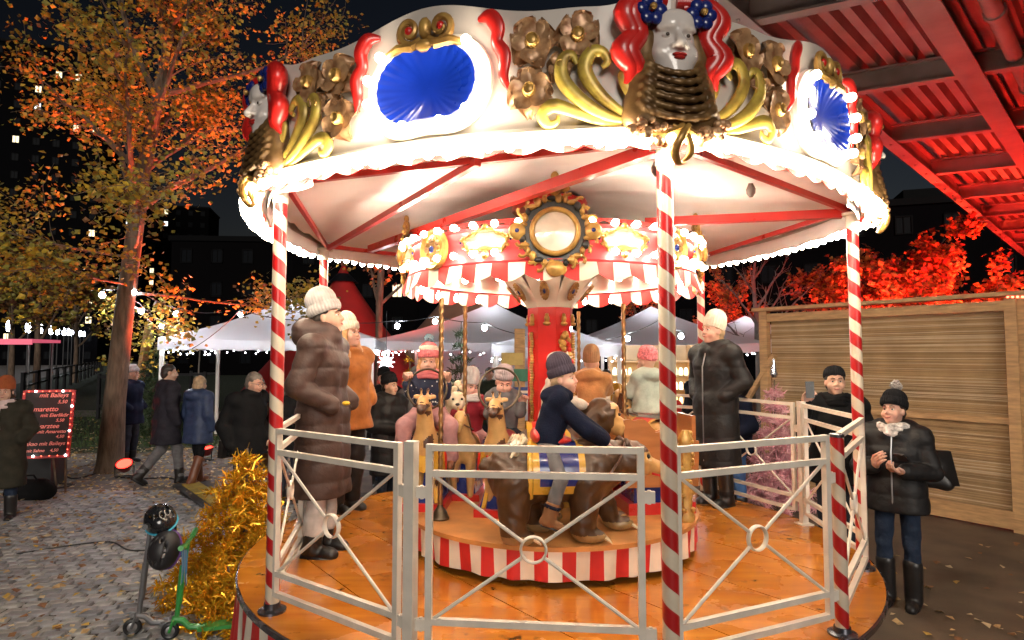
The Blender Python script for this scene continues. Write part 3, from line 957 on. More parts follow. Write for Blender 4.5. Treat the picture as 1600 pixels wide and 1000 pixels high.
# plywood hut wall right of the screen
hut = empty('timber_hut', FA, math.atan2(-fd.y, -fd.x), 'orange plywood wall of a hut at the right edge', 'hut')
m_ply = mat('plywood', (0.42, 0.21, 0.07), rough=.5, var=.25, scale=2.2, stretch=(6, 6, .8), bump=.1)
q = MB(); q.box((1.3, fs_ * .06, .66), (2.3, .03, 1.24)); q.build('panel', m_ply, hut, smooth=False)
q = MB(); q.box((1.3, fs_ * .06, 1.92), (2.3, .03, 1.24)); q.build('panel', m_ply, hut, smooth=False)
q = MB(); q.box((.10, -fs_ * .0, 1.33), (.10, .07, 2.68)); q.build('post', m_wood, hut, smooth=False)
q = MB(); q.box((1.3, fs_ * .03, 2.66), (2.6, .16, .06)); q.build('cap_board', m_wood, hut, smooth=False)
for i in range(5):
    q = MB(); q.ball((.0 + i * .045, -fs_ * .05, 2.66 - .004 * i), (.014, .01, .014), 6, 5); q.build('bulb', glow('red_pin', (1, .1, .05), 6), hut)
for z in (2.56, 2.50):
    q = MB(); q.lathe([(.024, -.004), (.024, .0), (.01, .006)], 12, (.17, -fs_ * .02 if fs_ < 0 else -.0, z), M=Euler((PI / 2, 0, 0)).to_matrix()); q.build('cable_grommet', m_white, hut)
# ================================================================ the carousel (axis at CX, CY)
PHI = 0.185
PZ = 0.60        # platform top
RP = 2.12        # pole circle
ZB = 2.93        # lower edge of the fascia
TZ = 0.856       # turntable top
RT = 1.10
m_redp = mat('red_enamel', (0.55, 0.018, 0.015), rough=.3, var=.12, scale=6, coat=.3)
m_cream = mat('cream_paint', (0.80, 0.74, 0.64), rough=.35, var=.06, scale=6, coat=.2)
m_gold = mat('gold_paint', (0.62, 0.38, 0.10), rough=.34, metal=.35, var=.35, scale=16, col2=(0.30, 0.15, 0.04))
m_brass = mat('brass', (0.36, 0.20, 0.08), rough=.3, metal=.85, var=.25, scale=12)
m_bronze = mat('bronze_flower', (0.58, 0.36, 0.19), rough=.34, metal=.25, var=.4, scale=22, col2=(0.26, 0.11, 0.045))
m_olive = mat('olive_gold', (0.60, 0.46, 0.08), rough=.34, metal=.25, var=.35, scale=14, col2=(0.28, 0.17, 0.04))
m_blue = mat('blue_enamel', (0.010, 0.022, 0.16), rough=.25, var=.2, coat=.4)
m_mirror = mat('blue_shell', (0.006, 0.042, 0.50), rough=.3, metal=.0, var=.3, scale=3, coat=.4)
m_porc = mat('porcelain_paint', (0.72, 0.66, 0.62), rough=.22, var=.04, coat=.5)
m_lip = mat('lip_red', (0.50, 0.03, 0.025), rough=.3, var=.1)
m_tarp = mat('canopy_cloth', (0.92, 0.90, 0.89), rough=.8, var=.05, scale=2.0, bump=.25, bscale=7)
m_bulb = glow('warm_bulb', (1.0, 0.84, 0.62), 54)
m_bulbo = glow('shell_bulb', (1.0, 0.86, 0.66), 15)
m_bulb2 = glow('crown_bulb', (1.0, 0.82, 0.62), 30)
m_stripe_r = mat('stripe_red_cloth', (0.58, 0.022, 0.02), rough=.6, var=.12, scale=9)
m_stripe_w = mat('stripe_white_cloth', (0.80, 0.70, 0.58), rough=.65, var=.08, scale=9)
m_floor = mat('varnished_boards', (0.62, 0.24, 0.028), rough=.2, var=.3, scale=1.6, stretch=(1, 7, 1), bump=.06, bscale=30, coat=.4, col2=(0.42, 0.13, 0.012))
m_rim = mat('dark_rim', (0.10, 0.10, 0.12), rough=.25, metal=.8, var=.2)
m_pole = barber('candy_stripe', (0.46, 0.012, 0.014), (0.72, 0.62, 0.48), .172, .5)

_n, _l = m_floor.node_tree.nodes, m_floor.node_tree.links     # scuffs and damp patches on the boards
_b = _n['Principled BSDF']; _src = _b.inputs['Base Color'].links[0].from_socket
_tc = _n.new('ShaderNodeTexCoord')
def _spots(scale, lo, hi, det):
    z = _n.new('ShaderNodeTexNoise'); z.inputs['Scale'].default_value = scale; z.inputs['Detail'].default_value = det; _l.new(_tc.outputs['Object'], z.inputs['Vector'])
    r_ = _n.new('ShaderNodeMapRange'); r_.inputs['From Min'].default_value = lo; r_.inputs['From Max'].default_value = hi; _l.new(z.outputs['Fac'], r_.inputs['Value']); return r_.outputs['Result']
_m1 = _n.new('ShaderNodeMix'); _m1.data_type = 'RGBA'; _m1.inputs['B'].default_value = (.10, .035, .008, 1)
_l.new(_spots(9, .64, .74, 8), _m1.inputs['Factor']); _l.new(_src, _m1.inputs['A'])
_m2 = _n.new('ShaderNodeMix'); _m2.data_type = 'RGBA'; _m2.inputs['B'].default_value = (.40, .12, .012, 1)
_l.new(_spots(1.7, .45, .75, 4), _m2.inputs['Factor']); _l.new(_m1.outputs['Result'], _m2.inputs['A']); _l.new(_m2.outputs['Result'], _b.inputs['Base Color'])
_r = _n.new('ShaderNodeMapRange'); _r.inputs['To Min'].default_value = .34; _r.inputs['To Max'].default_value = .07
_l.new(_spots(2.3, .42, .62, 5), _r.inputs['Value']); _l.new(_r.outputs['Result'], _b.inputs['Roughness'])

car = empty('carousel', (CX, CY, 0), 0, 'red and white striped carousel with a bulb lit painted canopy', 'carousel')
def LP(a, r, z=0.0): return Vector((r * math.sin(a), -r * math.cos(a), z))
PA = [PHI + k * PI / 3 for k in range(6)]      # 0 front, 1 right, 2 rear right, 3 rear, 4 rear left, 5 left

# platform: boards cut from a disc
dirv = Vector((.62, -.785, 0)); nrm = Vector((.785, .62, 0))
R0 = 2.205
cuts = [-2.205, -1.66, -1.05, -.42, .22, .86, 1.46, 1.98, 2.205]
for c0, c1 in zip(cuts[:-1], cuts[1:]):
    a, b_ = c0 + .004, c1 - .004
    pts = []
    for i in range(15):
        c = a + (b_ - a) * i / 14; pts.append(nrm * c + dirv * math.sqrt(max(0, R0 * R0 - c * c)))
    for i in range(15):
        c = b_ - (b_ - a) * i / 14; pts.append(nrm * c - dirv * math.sqrt(max(0, R0 * R0 - c * c)))
    P = [p + Vector((0, 0, PZ)) for p in pts]
    q = MB(); q.slab(P, .022, n=(0, 0, 1))
    v = q.v; q2 = MB()
    if (Vector(v[1]) - Vector(v[0])).cross(Vector(v[2]) - Vector(v[1])).z < 0:
        q.f = [tuple(reversed(f)) for f in q.f]
    q.build('floor_board', m_floor, car, smooth=False)
q = MB(); q.lathe([(R0 - .03, PZ - .035), (R0 + .012, PZ - .035), (R0 + .012, PZ - .004), (R0 + .001, PZ - .002)], 96, cap=False); q.build('platform_rim', m_rim, car)
q = MB(); q.lathe([(R0 - .25, PZ - .09), (R0 - .02, PZ - .03)], 48, cap=True); q.lathe([(R0 - .35, 0), (R0 - .35, PZ - .09)], 48, cap=False); q.build('platform_base', m_black, car)
def stripe_skirt(name, parent, r0, z0, z1, a0, a1, n, mats, scallop=0.0, wav=.012, flare=0.0, sub=4, nz=4, sc_per=1):
    q = MB()
    for i in range(n):
        vs, fs = [], []
        for j in range(sub + 1):
            t = (i + j / sub); a = a0 + (a1 - a0) * t / n
            for k in range(nz + 1):
                f = k / nz
                w = wav * f * math.sin(t * 2.1 + 1.3 * math.sin(t * .7)) + flare * f
                zz = z0 + (z1 - z0) * f + (scallop * f * abs(math.sin(PI * t / sc_per)) if scallop else 0)
                vs.append(LP(a, r0 + w, zz))
        for j in range(sub):
            for k in range(nz):
                b0 = j * (nz + 1) + k; fs.append((b0, b0 + 1, b0 + nz + 2, b0 + nz + 1))
        q.add(vs, fs, i % 2)
    return q.build(name, mats, parent, angle=70)
stripe_skirt('platform_skirt', car, R0 + .0, PZ - .03, .06, R(-165), R(12), 62, [m_stripe_r, m_stripe_w], 0, .03, .02)

# striped poles
pm = MB(); pm.tube([(0, 0, 0), (0, 0, 2.36)], .037, 24); pole_me = pm.mesh('striped_pole', m_pole)
pf = MB(); pf.lathe([(.075, 0), (.075, .012), (.045, .02), (.042, .05)], 16); foot_me = pf.mesh('pole_foot', m_rim)
pc = MB(); pc.box((0, 0, 2.345), (.11, .11, .02)); pc.tube([(0, 0, 2.25), (0, 0, 2.34)], .041, 16); cap_me = pc.mesh('pole_bracket', m_cream)
for k in (0, 1, 2, 4, 5):
    p = link('striped_pole', pole_me, car, LP(PA[k], RP, PZ), (0, 0, .7 * k))
    link('pole_foot', foot_me, p); link('pole_bracket', cap_me, p)

# roof frame: red bars
q = MB()
def rbar(a, b, w=.045, h=.05):
    q = MB(); q.bar(a, b, w, h); return q.build('roof_bar', m_redp, car, smooth=False)
for k in range(6):
    a, b = LP(PA[k], RP - .02, 2.978), LP(PA[(k + 1) % 6], RP - .02, 2.978)
    rbar(a, b, .03, .035)
off = Vector((-CX, -CY, 0))
rbar(LP(PA[0], RP - .06, 2.955), Vector((-1.30, 5.6, 2.965)) + off, .055, .06)
rbar(LP(PA[4], RP - .04, 2.955), Vector((-.17, 3.02, 2.96)) + off, .035, .04)
rbar(LP(PA[1], RP - .06, 2.955), Vector((1.0, 4.57, 2.99)) + off, .05, .06)
# clips and unlit lamps under the cloth
for a, r_ in ((R(20), 1.5), (R(52), 1.55)):
    q = MB(); q.lathe([(.012, -.10), (.028, -.075), (.03, -.05), (.016, -.02), (.016, 0)], 10); q.build('spare_lamp', mat('clear_bulb', (.25, .24, .23), rough=.1, var=.1), car, loc=LP(a, r_, 3.10))
# ceiling cloth and roof
def cone(name, r0, z0, r1, z1, m, rip=.02, n=96, k=14, ph=0.0):
    q = MB(); vs, fs = [], []
    for i in range(k + 1):
        t = i / k
        for j in range(n):
            a = 2 * PI * j / n
            hx = .5 * (math.cos(PI / 6) / math.cos(((a - PHI) % (PI / 3)) - PI / 6)) + .5
            r_ = (r0 + (r1 - r0) * t) * (hx + (1 - hx) * t)
            zz = z0 + (z1 - z0) * t + rip * math.sin(9 * a + 4 * t) * math.sin(PI * t) * .6 + rip * .5 * math.sin(31 * a + 13 * t) * (1 - t)
            vs.append(LP(a, r_, zz))
    for i in range(k):
        for j in range(n):
            fs.append((i * n + j, i * n + (j + 1) % n, (i + 1) * n + (j + 1) % n, (i + 1) * n + j))
    q.add(vs, fs); return q.build(name, m, car, angle=80)
cone('ceiling_cloth', 2.15, 3.02, .25, 3.24, m_tarp, .03)
cone('roof_cloth', 2.19, 3.47, .05, 3.95, m_tarp, .02)
q = MB(); q.lathe([(.30, 3.12), (.30, 3.20), (.05, 3.3)], 12); q.build('roof_hub', m_redp, car)

# ---- fascia panel, made once around azimuth 0 and turned to its place
RV = 2.20
def rpan(t): return .4 * RV * math.cos(PI / 6) / math.cos(t) + .6 * RV
def bend(u, v, w=0.0):
    t = u / 2.2
    return Vector((math.sin(t) * (rpan(t) + w), -math.cos(t) * (rpan(t) + w), ZB + v * 1.09))
UH = 2.2 * PI / 6
def bent(mb):
    mb.v = [tuple(bend(p[0], p[1], p[2])) for p in mb.v]; return mb
def top_v(u):
    s = abs(u) / UH
    return .60 + .03 * math.cos(s * PI * 2) - .03 * math.exp(-((s - .78) / .12) ** 2) + .03 * math.exp(-(s / .3) ** 2)
q = MB(); vs, fs = [], []
K = 60
for side in (0.0, -.02):
    for i in range(K + 1):
        u = -UH + 2 * UH * i / K
        for j in range(7):
            vs.append((u, top_v(u) * j / 6, side + (.018 if j == 6 else 0)))
off2 = (K + 1) * 7
for i in range(K):
    for j in range(6):
        a = i * 7 + j
        fs.append((a, a + 7, a + 8, a + 1)); fs.append((off2 + a, off2 + a + 1, off2 + a + 8, off2 + a + 7))
    fs.append((i * 7 + 6, i * 7 + 13, off2 + i * 7 + 13, off2 + i * 7 + 6)); fs.append((i * 7, off2 + i * 7, off2 + i * 7 + 7, i * 7 + 7))
q.add(vs, fs); fascia_me = bent(q).mesh('fascia_panel', mat('fascia_paint', (.62, .56, .50), rough=.4, var=.12, scale=4, coat=.15))
q = MB()   # lamp board along the lower edge
for i in range(40):
    u0, u1 = -UH + 2 * UH * i / 40, -UH + 2 * UH * (i + 1) / 40
    for (v0, w0), (v1, w1) in (((0, .0), (0, .055)), ((0, .055), (.05, .055)), ((.05, .055), (.075, .02)), ((.075, .02), (.085, .0))):
        q.add([(u0, v0, w0), (u1, v0, w0), (u1, v1, w1), (u0, v1, w1)], [(0, 1, 2, 3)])
board_me = bent(q).mesh('lamp_board', m_cream)
q = MB(); q.lathe([(.010, -.03), (.012, -.012), (.021, .004), (.025, .022), (.021, .040), (.010, .048), (.002, .050)], 10, M=Euler((PI / 2, 0, 0)).to_matrix()); bulb_me = q.mesh('bulb', m_bulb); bulbo_me = q.mesh('bulb', m_bulbo)
q = MB()   # scalloped hem below the lamp board
N_ = 12
for i in range(N_):
    u0, u1 = -UH + 2 * UH * i / N_, -UH + 2 * UH * (i + 1) / N_
    vs = []; n8 = 8
    for j in range(n8 + 1):
        u = u0 + (u1 - u0) * j / n8
        vs += [(u, .0, .0), (u, -.004 - .024 * math.sin(PI * j / n8), .004)]
    for h in (0, 1):
        q.add(vs[h * n8:h * n8 + n8 + 2], [(2 * j, 2 * j + 1, 2 * j + 3, 2 * j + 2) for j in range(n8 // 2)], (i + h) % 2)
hem_me = bent(q).mesh('scallop_hem', [m_stripe_r, m_stripe_w])
# kidney shaped blue shell and its frame
def bean(t, s=1.0):
    s = max(s, 1e-3)
    x, y = math.cos(t), math.sin(t)
    rx, ry = .262 * s, .178 * s
    px, py = rx * (abs(x) ** .85) * (1 if x > 0 else -1), ry * y
    py += -.030 * s * math.exp(-(px / (.11 * s)) ** 2) * (1 if y > 0 else -1)
    return px, py + .02 * px
OV = .30
q = MB(); vs, fs = [], []; n = 128
for i in range(9):
    s = i / 8
    for j in range(n):
        x, y = bean(2 * PI * j / n, s)
        flut = .0035 * math.cos(j * 2 * PI / n * 26) * s ** 3
        vs.append((x, OV + y, .006 + .058 * s * s + flut))
for i in range(8):
    for j in range(n):
        fs.append((i * n + j, (i + 1) * n + j, (i + 1) * n + (j + 1) % n, i * n + (j + 1) % n))
q.add(vs, fs); shell_me = bent(q).mesh('blue_shell', m_mirror)
q = MB()
q.tube([(bean(2 * PI * j / 48, 1.04)[0], OV + bean(2 * PI * j / 48, 1.04)[1], .035) for j in range(48)], .024, 8, closed=True, up=(0, 0, 1))
q.tube([(bean(2 * PI * j / 48, 1.20)[0], OV + bean(2 * PI * j / 48, 1.20)[1], .02) for j in range(48)], .030, 8, closed=True, up=(0, 0, 1))
oframe_me = bent(q).mesh('shell_frame', m_cream)
q = MB()    # gilded crest over the shell
def spiral(cx, cy, r0, turns, start, w0, sgn=1, r_end=.006, n=22, tail=None):
    P = []
    if tail: P += tail
    for i in range(n):
        t = i / (n - 1); a = start + sgn * turns * 2 * PI * t; r_ = r0 * (1 - .72 * t)
        P.append((cx + r_ * math.cos(a), cy + r_ * math.sin(a), w0 + .01 * t))
    return P
for s in (-1, 1):
    q.tube(spiral(s * .085, .545, .06, 1.25, R(-90) , .05, s), [.022 - .0006 * i for i in range(22)], 7)
    q.tube([(s * .02, .50, .05), (s * .06, .47, .06), (s * .14, .475, .06), (s * .21, .455, .05), (s * .25, .42, .035)], [.018, .024, .022, .016, .006], 7)
q.ball((0, .55, .05), (.035, .05, .03), 10, 7); q.ball((0, .47, .055), (.05, .03, .03), 10, 7)
crest_me = bent(q).mesh('gilded_crest', m_gold)
bead_me, ribbon_me = [], []
for s in (-1, 1):
    q = MB(); q.ball((s * .085, .545, .06), (.022, .022, .016), 8, 6); bead_me.append(bent(q).mesh('red_bead', m_redp))
for s in (-1, 1):    # red ribbon scrolls either side
    q = MB(); q.tube([(s * .27, .56, .03), (s * .33, .555, .05), (s * .37, .50, .055), (s * .365, .44, .05), (s * .40, .38, .05), (s * .395, .30, .045), (s * .42, .24, .03)], [.012, .034, .036, .03, .034, .026, .008], 10, flat=.7, sm=5)
    ribbon_me.append(bent(q).mesh('red_ribbon', m_redp))
def flower(cx, cy, r_, rot, seed):
    q = MB(); rr = random.Random(seed)
    for p in range(5):
        a = rot + 2 * PI * p / 5 + rr.uniform(-.12, .12)
        vs, fs = [], []
        ni, nj = 6, 8
        for i in range(ni + 1):
            t = i / ni
            for j in range(nj + 1):
                s = j / nj * 2 - 1
                wd = .60 * (math.sin(PI * min(.92, t ** .8 * .78 + .12))) * r_
                notch = 1 - .16 * (1 - abs(s)) ** 2 * (t > .7)
                x = r_ * t * notch * (1 - .12 * s * s)
                y = wd * s
                z = .035 + .04 * t * (1 - .6 * t) + .035 * s * s * t - .045 * t ** 3 + .006 * math.sin(j * 2.4) * t
                vs.append((cx + x * math.cos(a) - y * math.sin(a), cy + x * math.sin(a) + y * math.cos(a), z + .012 * (p % 2)))
        for i in range(ni):
            for j in range(nj):
                b0 = i * (nj + 1) + j; fs.append((b0, b0 + nj + 1, b0 + nj + 2, b0 + 1))
        q.add(vs, fs, 0)
    q.lathe([(.27 * r_, .02), (.27 * r_, .065), (.2 * r_, .08), (.13 * r_, .072), (.02 * r_, .076)], 12, (cx, cy, 0), mi=1)
    return bent(q).mesh('gilded_flower', [m_bronze, m_gold])
FL = []
for s in (-1, 1):
    for i, (x, y, r_) in enumerate(((.53, .43, .125), (.515, .225, .120), (.735, .44, .12), (.655, .315, .07))):
        FL.append(flower(s * x, y, r_, .4 + i * .9 + s, i + 7 * s))
def scroll(path, rad):
    q = MB(); q.tube(path, rad, 10, flat=.62, sm=4); return q
SCR = []
for s in (-1, 1):
    for pth, rad in (
        ([(s * 1.04, .075, .03), (s * .92, .12, .04), (s * .82, .20, .05), (s * .765, .29, .055), (s * .79, .36, .055), (s * .84, .365, .05), (s * .865, .325, .05), (s * .84, .30, .05)], [.006, .020, .030, .034, .030, .024, .018, .010]),
        ([(s * 1.0, .07, .03), (s * .86, .10, .05), (s * .74, .17, .06), (s * .665, .26, .06), (s * .67, .34, .06), (s * .71, .355, .055), (s * .73, .32, .05)], [.006, .022, .032, .034, .028, .02, .01]),
        ([(s * .95, .062, .03), (s * .82, .085, .045), (s * .70, .13, .055), (s * .62, .15, .06), (s * .575, .115, .055), (s * .60, .075, .05), (s * .64, .085, .05), (s * .645, .11, .05)], [.006, .018, .026, .030, .026, .020, .014, .008]),
        ([(s * 1.06, .10, .03), (s * .97, .18, .04), (s * .93, .26, .045), (s * .95, .31, .045)], [.005, .02, .022, .008])):
        SCR.append(bent(scroll(pth, rad)).mesh('gilded_scroll', m_olive))
NB = 24
def fascia(k, rich=True):
    a = PA[k] + PI / 6
    f = link('fascia_panel', fascia_me, car, rot=(0, 0, a))
    for nm, me in (('lamp_board', board_me), ('scallop_hem', hem_me)): link(nm, me, f)
    for i in range(NB):
        u = -UH + 2 * UH * (i + .5) / NB
        t = u / 2.2
        link('bulb', bulb_me, f, bend(u, -.014 + .005 * math.sin(i * 4.7), .082), (R(20), 0, t))
    if rich:
        for nm, me in (('blue_shell', shell_me), ('shell_frame', oframe_me), ('gilded_crest', crest_me), ('red_bead', bead_me[0]), ('red_bead', bead_me[1]), ('red_ribbon', ribbon_me[0]), ('red_ribbon', ribbon_me[1])): link(nm, me, f)
        for me in FL: link('gilded_flower', me, f)
        for me in SCR: link('gilded_scroll', me, f)
        for i in range(12):
            x, y = bean(2 * PI * (i + .5) / 12, 1.16)
            if y > .11 and abs(x) < .12: continue
            link('bulb', bulbo_me, f, bend(x, OV + y, .062), (0, 0, x / 2.2))
    return f
for k in range(6): fascia(k, k in (5, 0, 4))
# hanging inner hem at the back of the canopy
q = MB(); vs, fs = [], []
nn = 150
for j in range(nn + 1):
    a = R(55) + R(265) * j / nn * 1.0
    t = ((a - PHI) % (PI / 3)) - PI / 6
    r_ = rpan(t) - .03
    vs += [LP(a, r_, 3.0), LP(a, r_, 2.875 + .018 * abs(math.sin(j * .55)))]
for j in range(nn): fs.append((2 * j, 2 * j + 1, 2 * j + 3, 2 * j + 2))
q.add(vs, fs); q.build('inner_hem', m_tarp, car, angle=60)

# carved masks over the poles
m_shawl = mat('shawl_bronze', (0.24, 0.14, 0.05), rough=.38, metal=.35, var=.4, scale=14, col2=(.10, .05, .02))
def mask_parts():
    out = []
    # local frame: x along the rim, y outward is -y, z up ; face centre at z=.43
    mb = MB()
    S = 1.28
    def s3(*p): return tuple(x * S for x in p)
    pr = [el(s3(0, 0, .40), s3(.088, .075, .125), .03), el(s3(0, -.02, .33), s3(.066, .06, .075), .04), el(s3(0, -.045, .285), s3(.03, .03, .028), .03),
          rc(s3(0, -.075, .425), s3(0, -.102, .375), .011 * S, .017 * S, .015), el(s3(-.02, -.085, .372), s3(.013, .013, .010), .01), el(s3(.02, -.085, .372), s3(.013, .013, .010), .01),
          el(s3(-.038, -.080, .418), s3(.024, .016, .014), .012, True), el(s3(.038, -.080, .418), s3(.024, .016, .014), .012, True),
          rc(s3(-.062, -.060, .443), s3(-.018, -.077, .447), .007 * S, .008 * S, .01), rc(s3(.062, -.060, .443), s3(.018, -.077, .447), .007 * S, .008 * S, .01),
          el(s3(-.05, -.045, .36), s3(.028, .03, .03), .03), el(s3(.05, -.045, .36), s3(.028, .03, .03), .03), el(s3(0, -.062, .475), s3(.06, .03, .04), .04)]
    blob(mb, pr, .0075)
    mb.ball(s3(-.036, -.062, .418), s3(.016, .012, .011), 10, 6, 0); mb.ball(s3(.036, -.062, .418), s3(.016, .012, .011), 10, 6, 0)
    mb.ball(s3(-.036, -.073, .418), s3(.007, .004, .007), 8, 5, 1); mb.ball(s3(.036, -.073, .418), s3(.007, .004, .007), 8, 5, 1)
    mb.ball(s3(0, -.083, .343), s3(.026, .012, .008), 10, 6, 2); mb.ball(s3(0, -.081, .333), s3(.020, .012, .007), 10, 6, 2)
    for s in (-1, 1): mb.tube([s3(s * .066, -.058, .455), s3(s * .045, -.074, .468), s3(s * .018, -.080, .462)], [.003, .005, .003], 5, 3)
    out.append(('face', mb.mesh('face', [m_porc, mat('eye_brown', (.05, .03, .02), rough=.2), m_lip, m_bronze])))
    for s in (-1, 1):
        mb = MB()
        for d in (0, .022):
            mb.tube([s3(s * (.02 + d), -.02, .565 - d), s3(s * (.09 + d), -.03, .555), s3(s * (.145 + d), -.035, .50), s3(s * (.118 + d), -.03, .43), s3(s * (.155 + d), -.03, .365), s3(s * (.122 + d), -.025, .305), s3(s * (.14 + d), -.015, .255)], [.02 * S, .034 * S, .040 * S, .034 * S, .040 * S, .030 * S, .008], 10, sm=5)
        out.append(('red_ribbon', mb.mesh('red_ribbon', m_redp)))
        mb = MB()
        for p in range(6):
            a = p * PI / 3
            mb.ball(s3(s * .088 + .032 * math.cos(a), -.066, .505 + .034 * math.sin(a)), s3(.024, .014, .024), 10, 7, 0)
        mb.ball(s3(s * .088, -.084, .505), s3(.013, .012, .013), 8, 6, 1)
        out.append(('blue_flower', mb.mesh('blue_flower', [m_blue, m_gold])))
    mb = MB()
    pr = [rc(s3(-.085, .0, .42), s3(-.11, .0, .14), .045 * S, .06 * S, .03), rc(s3(.085, .0, .42), s3(.11, .0, .14), .045 * S, .06 * S, .03), rc(s3(-.09, -.01, .13), s3(.09, -.01, .13), .075 * S, None, .03), el(s3(0, 0, .24), s3(.10, .05, .08), .03)]
    for i in range(6):
        z0 = .30 - .034 * i; w_ = .098 + .006 * i
        pts_ = [s3(w_ * math.sin(t), -.030 - .045 * math.cos(t) - .006 * i, z0 + .05 - .07 * math.cos(t)) for t in np.linspace(-1.5, 1.5, 9)]
        for p0, p1 in zip(pts_[:-1], pts_[1:]): pr.append(rc(p0, p1, .0105 * S, None, .014))
    blob(mb, pr, .0075)
    out.append(('shawl', mb.mesh('shawl', m_shawl)))
    rr = random.Random(5)
    for s in (-1, 1):
        mb = MB()
        for i in range(26):
            t = rr.random()
            mb.ball(s3(s * (.16 - .11 * t) + rr.uniform(-.02, .02), -.07 + rr.uniform(-.02, .01), .10 - .05 * t + rr.uniform(-.028, .028)), rr.uniform(.015, .023), 8, 6)
        out.append(('carved_beads', mb.mesh('carved_beads', m_bronze)))
    mb = MB()
    mb.tube([s3(.02, -.10, .09), s3(-.01, -.115, .05), s3(-.03, -.10, .0), s3(-.01, -.08, -.035), s3(.02, -.07, -.03)], [.010, .018, .020, .015, .005], 9, sm=4)
    mb.tube([s3(-.03, -.09, .09), s3(.015, -.10, .05), s3(.03, -.09, .0), s3(.01, -.075, -.03)], [.008, .014, .016, .006], 9, sm=4)
    mb.tube([s3(-.10, -.06, .07), s3(-.05, -.08, .055), s3(.0, -.09, .08), s3(.05, -.08, .055), s3(.10, -.06, .07)], [.012, .022, .026, .022, .012], 8)
    out.append(('gilded_tip', mb.mesh('gilded_tip', m_gold)))
    return out
MP = mask_parts()
for k in (5, 0, 1):
    e = empty('carved_mask', LP(PA[k], RV - .02, ZB - .07), PA[k], parent=car)
    for nm, me in MP: link(nm, me, e, sc=(1.04, 1, .97))

# ---------------------------------------------------------------- fence panels on the platform
m_rail = mat('cream_rail_paint', (0.68, 0.62, 0.54), rough=.38, var=.14, scale=7, bump=.05, bscale=60)
RF = 2.14
gap = .085
chord = 2 * RF * math.sin(PI / 12)
LW = chord - 2 * gap
def rail_mesh(L): 
    q = MB(); q.box((0, 0, 0), (L, .028, .028)); return q.mesh('rail', m_rail, smooth=False)
railm = rail_mesh(LW - .03)
q = MB(); q.box((0, 0, .50), (.030, .030, 1.0 - .10)); upm = q.mesh('upright', m_rail, smooth=False)
ZR = [.98, .865, .215, .105]
ringz = .54
q = MB(); q.tube([(.056 * math.cos(2 * PI * i / 28), 0, .056 * math.sin(2 * PI * i / 28)) for i in range(28)], .0065, 8, closed=True, flat=2.2, up=(0, 1, 0)); ringm = q.mesh('ring', m_rail)
bracem = {}
for sx in (-1, 1):
    for sz in (-1, 1):
        q = MB()
        e = Vector((sx * (LW / 2 - .02), 0, ringz + sz * ((ZR[1] - ringz) if sz > 0 else (ringz - ZR[2])) * .97)); c = Vector((0, 0, ringz)); d = (e - c).normalized()
        q.tube([c + d * .055, e], .0085, 6); bracem[(sx, sz)] = q.mesh('brace', m_rail)
q = MB(); q.box((0, 0, 0), (.05, .022, .05)); q.tube([(-.0, 0, -.03), (0, 0, .03)], .009, 8); hingem = q.mesh('hinge', m_rail, smooth=False)
FLAB = {0: 'white fence panel between the front pole and the short striped post', 1: 'white fence panel seen edge on between the short striped post and the right pole',
        2: 'white fence panel just behind the right pole, before the phone man', 3: 'white fence panel in front of the pink tinsel tree', 4: 'rear white fence panel behind the woman in the black coat', 5: 'rear white fence panel behind the seated children',
        9: 'white fence panel behind the woman in the tan jacket', 8: 'white fence panel at the back left beside the rear striped pole', 10: 'white fence panel fixed to the left striped pole, in front of the brown coat', 11: 'white fence panel at the front before the bear'}
def seg_ang(i): return PHI + i * PI / 6 - R(1.3)
for i in (0, 1, 2, 3, 4, 5, 8, 9, 10, 11):
    A, B = LP(seg_ang(i), RF, 0), LP(seg_ang(i + 1), RF, 0)
    if i in (8, 9):     # the left rear side runs straight from pole to pole
        c4, c5 = LP(PA[4], RP, 0), LP(PA[5], RP, 0)
        A, B = (c4, (c4 + c5) / 2) if i == 8 else ((c4 + c5) / 2, c5)
    mid = (A + B) / 2
    ang = math.atan2(B.y - A.y, B.x - A.x)
    f = empty('railing', Vector((CX, CY, PZ)) + mid, ang, FLAB[i], 'fence', 'white metal fence panels on the platform')
    for z in ZR: link('rail', railm, f, (0, 0, z))
    for s in (-1, 1):
        link('upright', upm, f, (s * LW / 2, 0, .045))
        for z in (.78, .20): link('hinge', hingem, f, (s * (LW / 2 + .035), 0, z))
    link('ring', ringm, f, (0, 0, ringz))
    for kx in bracem: link('brace', bracem[kx], f)
q = MB(); q.box((0, 0, .5), (.05, .05, 1.0)); q.box((0, 0, 1.003), (.052, .052, .008)); q.box((0, 0, .005), (.11, .11, .01)); pst = q.mesh('fence_post', m_rail, smooth=False)
for i, lb in ((11, 'square white fence post left of the front gate'), (3, 'square white fence post by the pink tinsel tree'), (5, 'square white fence post at the rear right of the platform'), (9, 'square white fence post behind the tan jacket')):
    o = link('fence_post', pst, None, Vector((CX, CY, PZ)) + (LP(seg_ang(i), RF) if i != 9 else (LP(PA[4], RP) + LP(PA[5], RP)) / 2), (0, 0, seg_ang(i))); tag(o, lb, 'post', 'fence posts')
sp = empty('striped_post', Vector((CX, CY, PZ)) + LP(seg_ang(1), RF), 0, 'short red and white striped post at fence height near the right', 'post')
q = MB(); q.tube([(0, 0, 0), (0, 0, .985)], .033, 20); q.build('shaft', m_pole, sp)
q = MB(); q.lathe([(.036, .98), (.036, .995), (.02, 1.0)], 16); q.build('cap', m_rim, sp)
q = MB(); q.lathe([(.07, 0), (.07, .01), (.045, .016), (.04, .04)], 16); q.build('foot', m_rim, sp)

